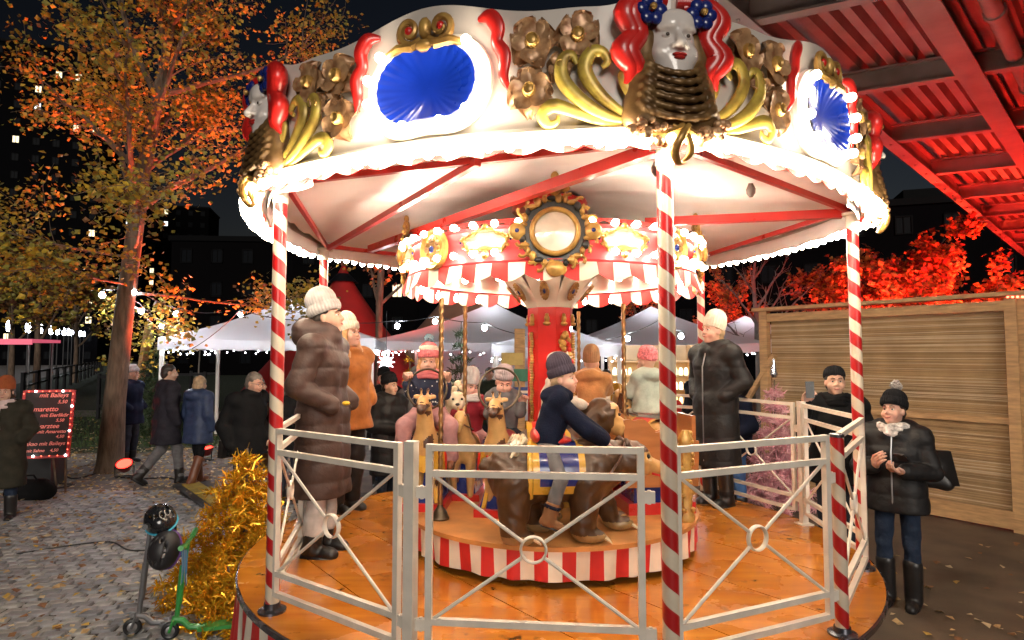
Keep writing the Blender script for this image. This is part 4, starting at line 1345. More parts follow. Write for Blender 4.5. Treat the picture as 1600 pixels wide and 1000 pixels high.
# ---------------------------------------------------------------- turntable, column and crown
tt = empty('carousel_turntable', (CX, CY, PZ), 0, 'round turntable with red center column and lit crown inside the carousel', 'turntable')
dz = -PZ
RD = 1.085
m_deck = mat('turntable_ply', (0.52, 0.23, 0.07), rough=.45, var=.35, scale=3.5, bump=.1, bscale=30)
q = MB(); q.lathe([(.05, TZ + dz - .03), (RD + .01, TZ + dz - .03), (RD + .012, TZ + dz - .002), (RD + .002, TZ + dz), (.05, TZ + dz)], 80); q.build('deck', m_deck, tt)
stripe_skirt('deck_skirt', tt, RD - .005, TZ + dz - .026, .045, R(-180), R(180), 80, [m_stripe_r, m_stripe_w], .0, .016, -.01)
q = MB(); q.lathe([(RD - .12, .01), (RD - .12, TZ + dz - .04)], 40); q.build('drum', m_black, tt)
# column
def octo(r0, z0, r1, z1, m, name, parent, ph=R(-12), n=8):
    q = MB(); vs = []
    for r_, z in ((r0, z0), (r1, z1)):
        for j in range(n): vs.append(LP(ph + 2 * PI * j / n + PI / n, r_, z))
    q.add(vs, [(j, (j + 1) % n, n + (j + 1) % n, n + j) for j in range(n)] + [tuple(range(n - 1, -1, -1)), tuple(range(n, 2 * n))])
    return q.build(name, m, parent, smooth=False)
col_ = octo(.18, TZ + dz, .18, 2.36 + dz, m_redp, 'column', tt)
octo(.20, TZ + dz, .20, TZ + dz + .12, m_gold, 'column_base', tt)
# capital of flared white leaves with jewelled ovals
for j in range(8):
    a = R(-12) + j * PI / 4
    ww0, ww1 = .070, .135
    q = MB(); vs, fs = [], []
    for i in range(7):
        t = i / 6
        rr_ = .172 + .19 * t ** 1.3
        zz = 2.36 + dz + .22 * t
        w_ = ww0 + (ww1 - ww0) * t
        for s in (-1, -.5, 0, .5, 1):
            ztip = .035 * (1 - abs(s)) * (t ** 4)
            vs.append(LP(a, rr_, zz + ztip) + Vector((math.cos(a), math.sin(a), 0)) * w_ * s)
    for i in range(6):
        for k in range(4): fs.append((i * 5 + k, i * 5 + k + 1, i * 5 + k + 6, i * 5 + k + 5))
    q.add(vs, fs); cl = q.build('capital_leaf', m_cream, tt, angle=60)
    jm = Matrix.Rotation(a, 4, 'Z') @ Matrix.Translation((0, -.285, 2.475 + dz)) @ Euler((R(38), 0, 0)).to_matrix().to_4x4()
    q = MB(); q.ball((0, 0, 0), (.036, .012, .085), 14, 8, 0)
    for p in range(16):
        b0 = 2 * PI * p / 16; q.ball((.030 * math.cos(b0), -.011, .074 * math.sin(b0)), (.006, .006, .008), 6, 4, 1)
        q.tube([(.012 * math.cos(b0), -.013, .03 * math.sin(b0)), (.026 * math.cos(b0), -.011, .064 * math.sin(b0))], .0028, 4, 1)
    q.ball((0, -.011, 0), (.011, .008, .022), 10, 6, 2); q.tf(jm)
    q.build('jewel_oval', [m_bronze, m_gold, m_blue], cl)
# gilded ornaments on the column
rr = random.Random(8)
for j, a in enumerate((R(-12), R(33), R(-57), R(78), R(-102))):
    q = MB()
    q.ball(LP(a, .172, 2.27 + dz), (.022, .022, .03), 8, 6); q.ball(LP(a, .172, 2.235 + dz), (.03, .02, .018), 8, 6); q.ball(LP(a, .172, 2.30 + dz), (.016, .016, .014), 8, 6)
    q.build('gilded_rosette', m_gold, col_)
    if j == 1:
        q = MB()
        for i in range(46):
            z = rr.uniform(1.72, 2.17); w_ = .05 + .02 * math.sin(z * 14)
            q.ball(LP(a, .170 + rr.uniform(0, .03), z + dz) + Vector((math.cos(a), math.sin(a), 0)) * rr.uniform(-w_, w_), rr.uniform(.014, .03), 8, 6, 1 if rr.random() < .2 else 0)
        c0 = LP(a, .215, 1.97 + dz)
        for p in range(5):
            b0 = PI / 2 + 2 * PI * p / 5; q.tube([c0, c0 + Vector((math.cos(a) * math.cos(b0), math.sin(a) * math.cos(b0), math.sin(b0))) * .055], [.018, .003], 6, 2)
        q.build('gilded_garland', [m_gold, m_redp, m_cream], col_)
    elif j in (2, 3):
        q = MB()
        for i in range(44):
            z = 1.30 + i * .02; q.ball(LP(a + R(2) * math.sin(i), .178, z + dz), (.018, .018, .012), 6, 5, 0)
        q.build('gilded_garland', m_gold, col_)
# crown: band, valance, lamps, medallions
ZC0, ZC1 = 2.56 + dz, 2.81 + dz
q = MB(); q.lathe([(RT - .06, ZC0), (RT + .0, ZC0), (RT + .01, ZC0 + .02), (RT + .0, ZC0 + .04), (RT - .01, ZC1 - .03), (RT + .01, ZC1 - .01), (RT - .03, ZC1)], 96, cap=False)
crown = q.build('crown_band', mat('crown_red', (.60, .05, .06), rough=.4, var=.15, scale=5), tt)
q = MB(); q.lathe([(.20, ZC1 + .06), (RT - .03, ZC1 - .01), (RT - .05, ZC0 + .01), (.2, ZC0 + .05)], 60, cap=False); q.build('crown_ceiling', m_cream, tt)
stripe_skirt('crown_valance', tt, RT + .012, ZC0 + .005, 2.485 + dz, R(-180), R(180), 64, [m_stripe_r, m_stripe_w], -.04, .022, .02, sc_per=2)
stripe_skirt('upper_valance', tt, RT - .02, ZC1 + .035, ZC1 - .01, R(-180), R(180), 64, [m_stripe_r, m_stripe_r], .02, .01, .03)
def onband(a, z, w, me_b):  # place geometry built in x right, z up, -y outward
    me_b.tf(Matrix.Rotation(a, 4, 'Z') @ Matrix.Translation((0, -(RT + w), z))); return me_b
q = MB(); q.lathe([(.008, -.025), (.010, -.01), (.019, .004), (.023, .020), (.019, .036), (.009, .044), (.002, .046)], 10, M=Euler((PI / 2, 0, 0)).to_matrix()); b2_me = q.mesh('bulb', m_bulb2)
for i in range(-14, 15):
    a = R(7.5 * i + 3.75 - 2)
    for z, ok in ((ZC1 - .005, abs(((7.5 * i + 3.75) % 90) - 0) > 9 and abs(((7.5 * i + 3.75) % 90) - 90) > 9), (ZC0 + .065, abs(((7.5 * i + 3.75) % 90)) > 12 and abs(((7.5 * i + 3.75) % 90) - 90) > 12)):
        if ok: link('bulb', b2_me, crown, LP(a, RT + .03, z), (0, 0, a))
for i in range(-23, 25, 2):    # lamps under the valance
    a = R(7.5 * i); link('bulb', b2_me, crown, LP(a, RT - .10, ZC0 - .05), (R(90), 0, a))
m_pearl = mat('pearl_panel', (.68, .60, .50), rough=.2, var=.15, scale=8, coat=.4)
def medallion(a):
    q = MB()
    Z0 = .165 + ZC0
    ry = Euler((PI / 2, 0, 0)).to_matrix()
    q.lathe([(.0, .012), (.105, .006), (.11, .0)], 32, M=ry, mi=0, sx=1.0)
    q.tube([(.122 * math.cos(2 * PI * i / 40), -.012, .118 * math.sin(2 * PI * i / 40)) for i in range(40)], .014, 8, 1, closed=True)
    q.lathe([(.12, -.012), (.185, -.008), (.19, -.02)], 40, M=ry, mi=2)
    for i in range(22):
        b0 = 2 * PI * i / 22; r_ = .19 + .014 * (i % 2)
        c = (r_ * math.cos(b0), -.01, r_ * math.sin(b0))
        q.tube([(c[0] + .024 * math.cos(b0 + t), -.012, c[2] + .024 * math.sin(b0 + t)) for t in np.linspace(0, 5, 9)], [.011 - .0007 * k for k in range(9)], 6, 1)
    for i in range(30):
        b0 = 2 * PI * i / 30; q.ball((.176 * math.cos(b0), -.016, .176 * math.sin(b0)), (.015 + .006 * (i % 3), .016, .015 + .006 * ((i + 1) % 3)), 7, 5, 1 if i % 4 else 2)
    for s in (-1, 1):
        q.ball((s * .20, -.02, 0), (.045, .022, .05), 10, 7, 1); q.ball((s * .20, -.042, 0), (.012, .008, .012), 8, 5, 3)
    q.ball((0, -.02, .235), (.04, .025, .05), 10, 7, 1); q.ball((0, -.02, .29), (.022, .018, .028), 8, 6, 1); q.ball((0, -.02, -.20), (.05, .028, .045), 10, 7, 1)
    for s in (-1, 1): q.ball((s * .05, -.02, .225), (.03, .018, .02), 8, 5, 1)
    q.tf(Matrix.Scale(1.15, 4)); onband(a, Z0 + .02, .02, q); q.build('medallion', [m_pearl, m_gold, m_black, m_blue], crown)
def cartouche(a):
    q = MB(); Z0 = .145 + ZC0
    def oc(t, s=1.0):
        x, y = math.cos(t), math.sin(t)
        return s * .145 * (abs(x) ** .8) * (1 if x > 0 else -1), s * (.058 * y + .012 * math.cos(4 * t))
    n = 40
    q.add([(oc(2 * PI * i / n)[0], -.012, oc(2 * PI * i / n)[1]) for i in range(n)] + [(0, -.016, 0)], [(i, (i + 1) % n, n) for i in range(n)], 0)
    q.tube([(oc(2 * PI * i / n, 1.05)[0], -.014, oc(2 * PI * i / n, 1.05)[1]) for i in range(n)], [.012 + .005 * math.cos(i * 1.9) for i in range(n)], 7, 1, closed=True)
    for i in range(14):
        b0 = 2 * PI * i / 14; x, z = oc(b0, 1.16); q.ball((x, -.014, z), (.014, .012, .012), 7, 5, 1)
    q.ball((0, -.02, .085), (.022, .016, .022), 8, 6, 1); q.ball((0, -.02, -.085), (.026, .018, .03), 8, 6, 1); q.ball((0, -.036, -.085), (.012, .01, .014), 8, 5, 4)
    for s in (-1, 1): q.ball((s * .175, -.016, 0), (.010, .008, .010), 8, 5, 3)
    onband(a, Z0, .012, q); q.build('cartouche', [m_pearl, m_gold, m_black, m_blue, m_cream], crown)
def rosette(a):
    q = MB(); Z0 = .135 + ZC0; ry = Euler((PI / 2, 0, 0)).to_matrix()
    q.lathe([(.135, -.01), (.14, .02), (.125, .032), (.112, .022), (.105, .012), (.05, .02), (.0, .024)], 36, M=ry, mi=0)
    for i in range(10):
        b0 = 2 * PI * i / 10; q.ball((.065 * math.cos(b0), -.022, .065 * math.sin(b0)), (.022, .010, .022), 8, 5, 2 if i % 2 else 0)
    q.ball((0, -.03, 0), (.024, .014, .024), 10, 6, 1)
    onband(a, Z0, .012, q); q.build('rosette', [m_gold, m_blue, m_bronze], crown)
for k in (-1, 0, 1):
    medallion(R(90 * k - 2))
for d in (-67.5, -22.5, 22.5, 67.5): cartouche(R(d - 2))
for d in (-45, 45): rosette(R(d - 2))
# twisted brass poles
def twisted(L):
    q = MB(); n = 10; K = int(L / .012)
    vs, fs = [], []
    for i in range(K + 1):
        z = L * i / K
        for j in range(n):
            b0 = 2 * PI * j / n
            r_ = .0165 * (1 + .16 * math.cos(2 * b0 - z * 95))
            vs.append((r_ * math.cos(b0), r_ * math.sin(b0), z))
    for i in range(K):
        for j in range(n): fs.append((i * n + j, i * n + (j + 1) % n, (i + 1) * n + (j + 1) % n, (i + 1) * n + j))
    q.add(vs, fs); return q.mesh('brass_pole', m_brass, angle=0)
tw = twisted(2.40 - TZ)
q = MB(); q.lathe([(.062, 0), (.065, .012), (.056, .025), (.048, .05), (.03, .075), (.022, .085), (.020, .10)], 20); bell = q.mesh('bell_foot', mat('dark_bronze', (.10, .075, .05), rough=.35, metal=.8, var=.3))
for x, y in ((-.50, 4.35), (-.385, 5.05), (.88, 4.85), (.62, 5.72)):
    p = link('brass_pole', tw, tt, (x - CX, y - CY, TZ - PZ)); link('bell_foot', bell, p)
# ================================================================ ride animals on the turntable
m_bear = mat('bear_brown', (0.060, 0.027, 0.011), rough=.42, var=.3, scale=14, coat=.12, bump=.15, bscale=38)
m_tan = mat('animal_tan', (0.52, 0.30, 0.11), rough=.3, var=.2, scale=10, coat=.4)
m_pawg = mat('paw_tan', (0.30, 0.19, 0.08), rough=.35, var=.3, scale=14, coat=.3)
m_yel = mat('yellow_enamel', (0.58, 0.32, 0.04), rough=.28, var=.15, coat=.4)
m_hoof = mat('dark_brown_enamel', (0.075, 0.03, 0.016), rough=.3, var=.2, coat=.3)
m_ivory = mat('ivory_enamel', (0.70, 0.58, 0.40), rough=.28, var=.15, scale=8, coat=.4)
m_pink = mat('pink_enamel', (0.65, 0.22, 0.20), rough=.3, var=.15, coat=.3)
def fur(amp=.006):
    def f(F, X):
        x, y, z = X[..., 0], X[..., 1], X[..., 2]
        return F + amp * np.sin(46 * x + 5 * np.sin(14 * z + 9 * y)) * np.sin(30 * z + 3 * np.sin(17 * x)) 
    return f
def arch(mb, x0, x1, rad, cz, cy, a0, a1, mi_c, mi_b, ry=1.0, n=16, k=8, th=.012):
    """a saddle cloth bent over the back: x along the animal"""
    vs, fs, ms = [], [], []
    for i in range(k + 1):
        x = x0 + (x1 - x0) * i / k
        for j in range(n + 1):
            a = a0 + (a1 - a0) * j / n
            vs.append((x, cy + rad * ry * math.sin(a), cz + rad * math.cos(a)))
    for i in range(k):
        for j in range(n):
            b0 = i * (n + 1) + j; fs.append((b0, b0 + 1, b0 + n + 2, b0 + n + 1)); ms.append(mi_b if i in (0, k - 1) or j in (0, n - 1) else mi_c)
    mb.addm(vs, fs, ms)
def animal(name, label, loc, rz): return empty(name, loc, rz, label, 'carousel animal', 'ride animals on the turntable')

# --- bear, facing +x
be = animal('carousel_bear', 'brown bear with blue saddle cloth, ridden by the boy in navy', (.28, 3.93, TZ), R(5))
mb = MB()
pr = [el((0, 0, .40), (.36, .175, .18), .06), el((.20, 0, .42), (.20, .175, .19), .06), el((-.25, 0, .40), (.19, .185, .20), .06),
      rc((.28, 0, .46), (.42, 0, .47), .15, .12, .05), el((.48, 0, .48), (.125, .12, .12), .04), rc((.56, 0, .445), (.645, 0, .42), .068, .048, .03),
      el((.43, -.085, .585), (.022, .032, .038), .015), el((.43, .085, .585), (.022, .032, .038), .015), el((.57, -.05, .50), (.03, .02, .018), .015, True), el((.57, .05, .50), (.03, .02, .018), .015, True),
      rc((.17, -.12, .36), (.135, -.14, .09), .112, .075, .04), rc((-.27, -.11, .36), (-.29, -.135, .09), .125, .08, .04),
      rc((.26, .11, .36), (.375, .13, .09), .10, .06, .04), rc((-.20, .11, .34), (-.14, .13, .09), .11, .07, .04),
      el((-.44, 0, .45), (.05, .04, .05), .03)]
for x, y in ((.19, -.145), (-.24, -.14), (.435, .13), (-.09, .13)): pr.append(el((x, y, .042), (.095, .062, .045), .03))
def bm(c):
    m_ = np.zeros(len(c), int); m_[(c[:, 0] > .50) & (c[:, 2] < .53)] = 1; m_[(c[:, 2] < .062)] = 2; return m_
blob(mb, pr, .0135, fn=fur(.0055), matfn=bm); mb.build('body', [m_bear, m_tan, m_pawg], be)
q = MB(); q.ball((.692, 0, .435), (.022, .03, .022), 10, 6, 0); q.ball((.578, -.062, .502), (.012, .012, .014), 8, 6, 0); q.ball((.578, .062, .502), (.012, .012, .014), 8, 6, 0)
q.tube([(.60, -.062, .395), (.655, -.045, .378), (.68, 0, .372), (.655, .045, .378)], .008, 6, 1); q.build('nose_and_eyes', [m_black, m_lip], be)
for x, y in ((.19, -.145), (-.24, -.14), (.435, .13)):
    q = MB()
    for i in range(4): q.tube([(x + .075, y - .04 + .027 * i, .04), (x + .105, y - .042 + .028 * i, .022), (x + .118, y - .044 + .029 * i, .008)], [.011, .009, .003], 6)
    q.build('claws', m_ivory, be)
q = MB(); arch(q, -.17, .15, .205, .40, 0, R(-118), R(118), 0, 1, .98); q.build('saddle_cloth', [m_blue, m_yel], be)
q = MB(); blob(q, [el((-.02, 0, .605), (.12, .11, .03), .02), el((-.13, 0, .635), (.035, .11, .05), .03)], .012); q.build('seat_cushion', m_redp, be)
q = MB(); q.tube([(-.17 + .02 * math.sin(a), .21 * math.sin(a), .40 + .21 * math.cos(a)) for a in np.linspace(R(-125), R(125), 20)], .017, 6, flat=.5); q.build('strap', m_yel, be)
q = MB(); rr = random.Random(2)
for i in range(40):
    a = rr.uniform(-.9, .9); x = -.22 + rr.uniform(-.05, .03)
    q.tube([(x, .20 * math.sin(a), .40 + .20 * math.cos(a)), (x - .01, .215 * math.sin(a * 1.08), .43 + .20 * math.cos(a)), (x - .04, .235 * math.sin(a * 1.15), .40 + .19 * math.cos(a))], [.014, .018, .006], 6)
q.build('fringe', m_ivory, be)
q = MB(); q.tube([(.30, -.19, .42), (.36, -.17, .50), (.42, -.10, .60), (.42, .10, .60), (.36, .17, .50)], .009, 6); q.build('bridle', m_hoof, be)

# --- ape, facing +x
ap = animal('carousel_ape', 'brown ape with a tan face and red lips beside the bear', (.36, 4.44, TZ), R(2))
mb = MB()
pr = [el((-.12, 0, .42), (.27, .19, .22), .06), el((.10, 0, .50), (.18, .18, .20), .05), rc((.15, 0, .58), (.26, 0, .68), .13, .12, .05), el((.285, 0, .715), (.125, .115, .12), .04),
      rc((.35, 0, .66), (.405, 0, .625), .085, .062, .03), rc((.36, -.06, .76), (.36, .06, .76), .03, None, .03), el((.415, 0, .64), (.04, .06, .035), .02), el((.40, 0, .595), (.04, .055, .035), .02),
      el((.27, -.125, .71), (.03, .02, .04), .01), el((.27, .125, .71), (.03, .02, .04), .01), el((.405, -.035, .715), (.02, .02, .014), .012, True), el((.405, .035, .715), (.02, .02, .014), .012, True),
      rc((.12, -.17, .50), (.24, -.20, .28), .085, .06, .03), rc((.24, -.20, .28), (.30, -.17, .06), .06, .05, .03), rc((.12, .17, .50), (.24, .20, .28), .085, .06, .03), rc((.24, .20, .28), (.30, .17, .06), .06, .05, .03),
      el((.34, -.17, .04), (.08, .05, .04), .02), el((.34, .17, .04), (.08, .05, .04), .02), rc((-.22, -.14, .36), (-.18, -.16, .06), .11, .07, .04), rc((-.22, .14, .36), (-.18, .16, .06), .11, .07, .04), el((-.12, -.16, .04), (.1, .055, .04), .02), el((-.12, .16, .04), (.1, .055, .04), .02)]
def am(c):
    m_ = np.zeros(len(c), int); m_[(c[:, 0] > .335) & (c[:, 2] > .5) & (np.abs(c[:, 1]) < .095) & (c[:, 2] < .80)] = 1; m_[c[:, 2] < .055] = 2; return m_
blob(mb, pr, .0125, fn=fur(.006), matfn=am); mb.build('body', [m_bear, m_tan, m_pawg], ap)
q = MB(); q.tube([(.39, -.055, .618), (.43, -.03, .613), (.445, 0, .612), (.43, .03, .613), (.39, .055, .618)], .012, 6, 0); q.build('lips', m_redp, ap)
q = MB()
for s in (-1, 1): q.ball((.405, s * .036, .716), (.012, .013, .012), 8, 6); q.ball((.455, s * .014, .655), (.006, .008, .006), 6, 4)
q.build('eyes_and_nostrils', m_black, ap)
q = MB(); arch(q, -.26, .04, .235, .43, 0, R(-115), R(115), 0, 1, .9); q.build('saddle_cloth', [m_redp, m_yel], ap)

# --- giraffes, facing -y
def giraffe(label, loc, rz, ringz, ringr, rot):
    g = animal('carousel_giraffe', label, loc, rz)
    mb = MB()
    pr = [el((0, .06, .46), (.135, .27, .155), .05), el((0, -.14, .50), (.12, .12, .14), .05), rc((0, -.17, .56), (0, -.225, .80), .085, .058, .04),
          el((0, -.255, .855), (.055, .075, .052), .03), rc((0, -.30, .835), (0, -.365, .80), .045, .036, .02), el((-.062, -.215, .895), (.036, .014, .02), .01), el((.062, -.215, .895), (.036, .014, .02), .01),
          rc((-.022, -.235, .895), (-.028, -.225, .945), .011, .009, .008), rc((.022, -.235, .895), (.028, -.225, .945), .011, .009, .008), el((-.028, -.225, .95), .015, .006), el((.028, -.225, .95), .015, .006),
          rc((-.07, .22, .42), (-.075, .26, .10), .06, .04, .03), rc((.07, .22, .42), (.075, .26, .10), .06, .04, .03), rc((-.06, -.14, .42), (-.065, -.16, .10), .055, .04, .03), rc((.06, -.14, .42), (.065, -.16, .10), .055, .04, .03)]
    def gm(c):
        m_ = np.zeros(len(c), int)
        sp_ = np.sin(24 * c[:, 2] + 2 * np.sin(15 * c[:, 1])) * np.sin(22 * c[:, 1] + 19 * c[:, 0])
        m_[(sp_ > .45) & (c[:, 2] < .78) & (c[:, 2] > .15)] = 1
        m_[(c[:, 1] < -.285) & (c[:, 2] < .845)] = 1; m_[(c[:, 2] > .94)] = 1
        return m_
    blob(mb, pr, .0115, matfn=gm); mb.build('body', [m_tan, m_hoof], g)
    q = MB()
    for i in range(9):
        t = i / 8; q.tube([(0, -.13 - .055 * t, .58 + .26 * t), (0, -.085 - .055 * t, .60 + .27 * t)], [.022, .008], 6)
    q.build('mane', m_hoof, g)
    q = MB()
    for s in (-1, 1): q.ball((s * .050, -.282, .868), (.012, .012, .012), 8, 6)
    for s in (-1, 1): q.ball((s * .016, -.397, .806), (.007, .006, .006), 6, 4)
    q.build('eyes_and_nostrils', m_black, g)
    q = MB()   # front apron: blue collar with scallops, yellow skirt
    for z0, z1, r0, r1, mi in ((.57, .50, .13, .15, 0), (.50, .30, .148, .165, 1)):
        vs = []; fs = []; n = 28
        for j in range(n + 1):
            a = R(-115) + R(230) * j / n
            vs += [(r0 * math.sin(a), -.10 - r0 * math.cos(a) * .95, z0), (r1 * math.sin(a), -.10 - r1 * math.cos(a) * .95, z1 + .012 * abs(math.sin(j * .9)))]
        for j in range(n): fs.append((2 * j, 2 * j + 1, 2 * j + 3, 2 * j + 2))
        q.add(vs, fs, mi)
    for j in range(9):
        a = R(-100) + R(200) * j / 8; q.tube([((.158 * math.sin(a + t * .13)), -.10 - .158 * math.cos(a + t * .13) * .95, .515 - .018 * (1 - t * t)) for t in (-1, -.5, 0, .5, 1)], .006, 5, 1)
        if j % 2: q.tube([(.160 * math.sin(a), -.10 - .160 * math.cos(a) * .95, .47), (.168 * math.sin(a), -.10 - .168 * math.cos(a) * .95, .31)], .010, 5, 2)
    q.build('chest_apron', [m_blue, m_yel, m_redp], g)
    q = MB(); q.tube([(s_, -.15 - .07 * math.cos(s_ * 14), .60 - .03 * math.cos(s_ * 14)) for s_ in np.linspace(-.10, .10, 9)], .010, 6); q.tube([(-.06, -.32, .83), (0, -.345, .86), (.06, -.32, .83)], .007, 5); q.build('bridle', m_hoof, g)
    q = MB(); q.box((0, .02, .03), (.34, .56, .06)); q.build('pedestal', m_redp, g, smooth=False)
    q = MB(); q.box((0, .02, .17), (.27, .48, .22), taper=.62); q.build('pedestal_block', m_blue, g, smooth=False)
    for s in (-1, 1):
        q = MB(); q.bar((s * .10, -.225, .062), (s * .065, -.15, .28), .035, .012, mi=0); q.build('pedestal_trim', m_yel, g, smooth=False)
    q = MB(); arch(q, -.12, .16, .16, .47, 0, R(-110), R(110), 0, 1, .92); q.tf(Matrix.Rotation(R(90), 4, 'Z')); q.build('saddle_cloth', [m_redp, m_yel], g)
    q = MB(); q.tube([(ringr * math.cos(2 * PI * i / 32), -.12 + rot * math.sin(2 * PI * i / 32), ringz + ringr * math.sin(2 * PI * i / 32)) for i in range(32)], .0095, 8, closed=True)
    q.build('grab_ring', mat('dark_bronze', (.1, .07, .05)), g)
    return g
giraffe('giraffe ridden by the girl in the pompom hat', (-.635, 4.78, TZ), R(-3), .95, .160, .03).scale = (.93, .93, .93)
giraffe('giraffe with a big grab ring, next to the red column', (-.075, 4.60, TZ), R(-10), .97, .165, .05).scale = (.92, .92, .92)

# --- horses, facing -y
def horse(label, loc, rz, body_m, mane_m, cloth, ped=True, name='carousel_horse'):
    g = animal(name, label, loc, rz)
    mb = MB()
    pr = [el((0, .05, .46), (.125, .28, .15), .05), el((0, -.16, .48), (.115, .13, .15), .05), rc((0, -.20, .54), (0, -.30, .74), .095, .065, .04),
          el((0, -.335, .78), (.055, .07, .065), .03), rc((0, -.36, .77), (0, -.445, .685), .052, .036, .03), el((-.03, -.305, .855), (.014, .012, .032), .008), el((.03, -.305, .855), (.014, .012, .032), .008),
          rc((-.07, .24, .42), (-.075, .30, .24), .065, .04, .03), rc((-.075, .30, .24), (-.075, .25, .06), .04, .03, .02), rc((.07, .24, .42), (.075, .30, .24), .065, .04, .03), rc((.075, .30, .24), (.075, .25, .06), .04, .03, .02),
          rc((-.07, -.20, .40), (-.075, -.32, .26), .055, .036, .03), rc((-.075, -.32, .26), (-.075, -.26, .12), .036, .028, .02), rc((.07, -.20, .40), (.075, -.24, .06), .055, .03, .03)]
    blob(mb, pr, .012); mb.build('body', body_m, g)
    q = MB(); rr = random.Random(4)
    for i in range(22):
        t = rr.random(); s = rr.choice((-1, 1)); q.tube([(0, -.16 - .14 * t, .60 + .24 * t), (s * .05, -.15 - .13 * t, .60 + .24 * t), (s * .085, -.17 - .12 * t, .52 + .22 * t)], [.014, .018, .005], 6)
    q.build('mane', mane_m, g)
    q = MB(); q.tube([(0, .32, .50), (0, .40, .46), (.01, .42, .34), (0, .40, .24)], [.02, .04, .04, .008], 8, sm=4); q.build('tail', mane_m, g)
    q = MB()
    for s in (-1, 1): q.ball((s * .046, -.365, .80), (.011, .012, .012), 8, 6)
    q.build('eyes', m_black, g)
    q = MB(); arch(q, -.10, .18, .155, .47, 0, R(-115), R(115), 0, 1, .9); q.tf(Matrix.Rotation(R(90), 4, 'Z')); q.build('saddle_cloth', [cloth, m_yel], g)
    q = MB(); q.tube([(.05, -.33, .74), (0, -.42, .74), (-.05, -.33, .74)], .007, 5); q.tube([(.05, -.40, .72), (.09, -.2, .66), (.05, -.02, .64)], .006, 5); q.tube([(-.05, -.40, .72), (-.09, -.2, .66), (-.05, -.02, .64)], .006, 5); q.build('bridle', m_hoof, g)
    q = MB(); q.box((0, .02, .03), (.32, .54, .06)); q.build('pedestal', m_redp, g, smooth=False)
    q = MB(); q.box((0, .02, .20), (.22, .42, .28), taper=.6); q.build('pedestal_block', m_blue, g, smooth=False)
    return g
horse('tan horse head ridden by the child in mint', (1.10, 5.14, TZ), R(205), m_tan, m_hoof, m_redp)
horse('red saddled horse standing between the two giraffes', (-.36, 5.08, TZ), R(-8), m_tan, m_hoof, m_pink).scale = (.84, .84, .84)
# --- white maned lion
ln = animal('carousel_lion', 'white maned lion with a pink face behind the pompom hat girl', (-.47, 5.28, TZ), R(6)); ln.scale = (.9, .9, .86)
mb = MB(); blob(mb, [el((0, .1, .48), (.15, .28, .17), .05), rc((0, -.1, .56), (0, -.16, .82), .13, .11, .04), el((0, -.22, .88), (.10, .09, .10), .03), el((0, -.30, .85), (.05, .05, .045), .02),
                     rc((-.08, .25, .4), (-.08, .25, .05), .06, .045, .03), rc((.08, .25, .4), (.08, .25, .05), .06, .045, .03), rc((-.08, -.12, .45), (-.08, -.14, .05), .06, .045, .03), rc((.08, -.12, .45), (.08, -.14, .05), .06, .045, .03)], .014)
mb.build('body', m_ivory, ln)
q = MB(); rr = random.Random(6)
for i in range(60):
    a = 2 * PI * rr.random(); r_ = rr.uniform(.10, .17)
    q.ball((r_ * math.cos(a), -.13 + rr.uniform(-.06, .05), .90 + r_ * math.sin(a)), rr.uniform(.03, .05), 8, 6)
q.build('mane', m_ivory, ln)
q = MB()
for s in (-1, 1): q.ball((s * .04, -.30, .91), .012, 8, 6)
q.ball((0, -.352, .865), (.02, .012, .014), 8, 6); q.build('eyes_and_nose', m_black, ln)

# --- wooden bench with scalloped side boards
gd = empty('carousel_bench', (1.06, 4.60, TZ), R(8), 'brown wooden ride bench with scalloped side behind the front pole', 'bench')
m_bw = mat('bench_wood', (.36, .13, .035), rough=.35, var=.25, scale=3, stretch=(1, 1, 5), coat=.3)
for y in (-.16, .26):
    pts = [(-.27, y, .20), (.26, y, .20), (.27, y, .52)]
    top = []
    for i in range(25):
        t = i / 24; x = .27 - .56 * t
        top.append((x, y, .50 + .14 * t + .035 * abs(math.sin(t * PI * 3.5)) + (.05 * math.sin(PI * (t - .6) / .4) if t > .6 else 0)))
    q = MB(); q.slab(pts + top[1:] + [(-.29, y, .40)], .03, n=(0, -1, 0)); q.build('side_board', m_bw, gd, smooth=False)
q = MB(); q.box((0, .05, .36), (.46, .38, .03)); q.build('seat', m_bw, gd, smooth=False)
q = MB(); q.box((.24, .05, .52), (.03, .38, .36)); q.build('backrest', m_bw, gd, smooth=False)
q = MB(); q.box((0, .05, .04), (.5, .36, .08)); q.build('pedestal', m_redp, gd, smooth=False)
q = MB(); q.box((0, .05, .14), (.40, .30, .12)); q.build('pedestal_block', m_blue, gd, smooth=False)
# --- gilded figure post
gp = empty('gilded_post', (1.20, 4.30, TZ), 0, 'lumpy gilded ornamental post at the right of the turntable', 'post')
q = MB(); rr = random.Random(12)
q.lathe([(.05, 0), (.055, .03), (.035, .08), (.045, .2), (.03, .32), (.045, .42), (.035, .5), (.05, .56), (.02, .62)], 14, rib=(6, .12)); q.build('shaft', m_gold, gp)
q = MB()
for i in range(40):
    a = rr.uniform(0, 6.3); z = rr.uniform(.05, .6); q.ball((.045 * math.cos(a), .045 * math.sin(a), z), rr.uniform(.012, .024), 7, 5)
o = q.build('carved_fruit', m_gold, gp); o['kind'] = 'stuff'

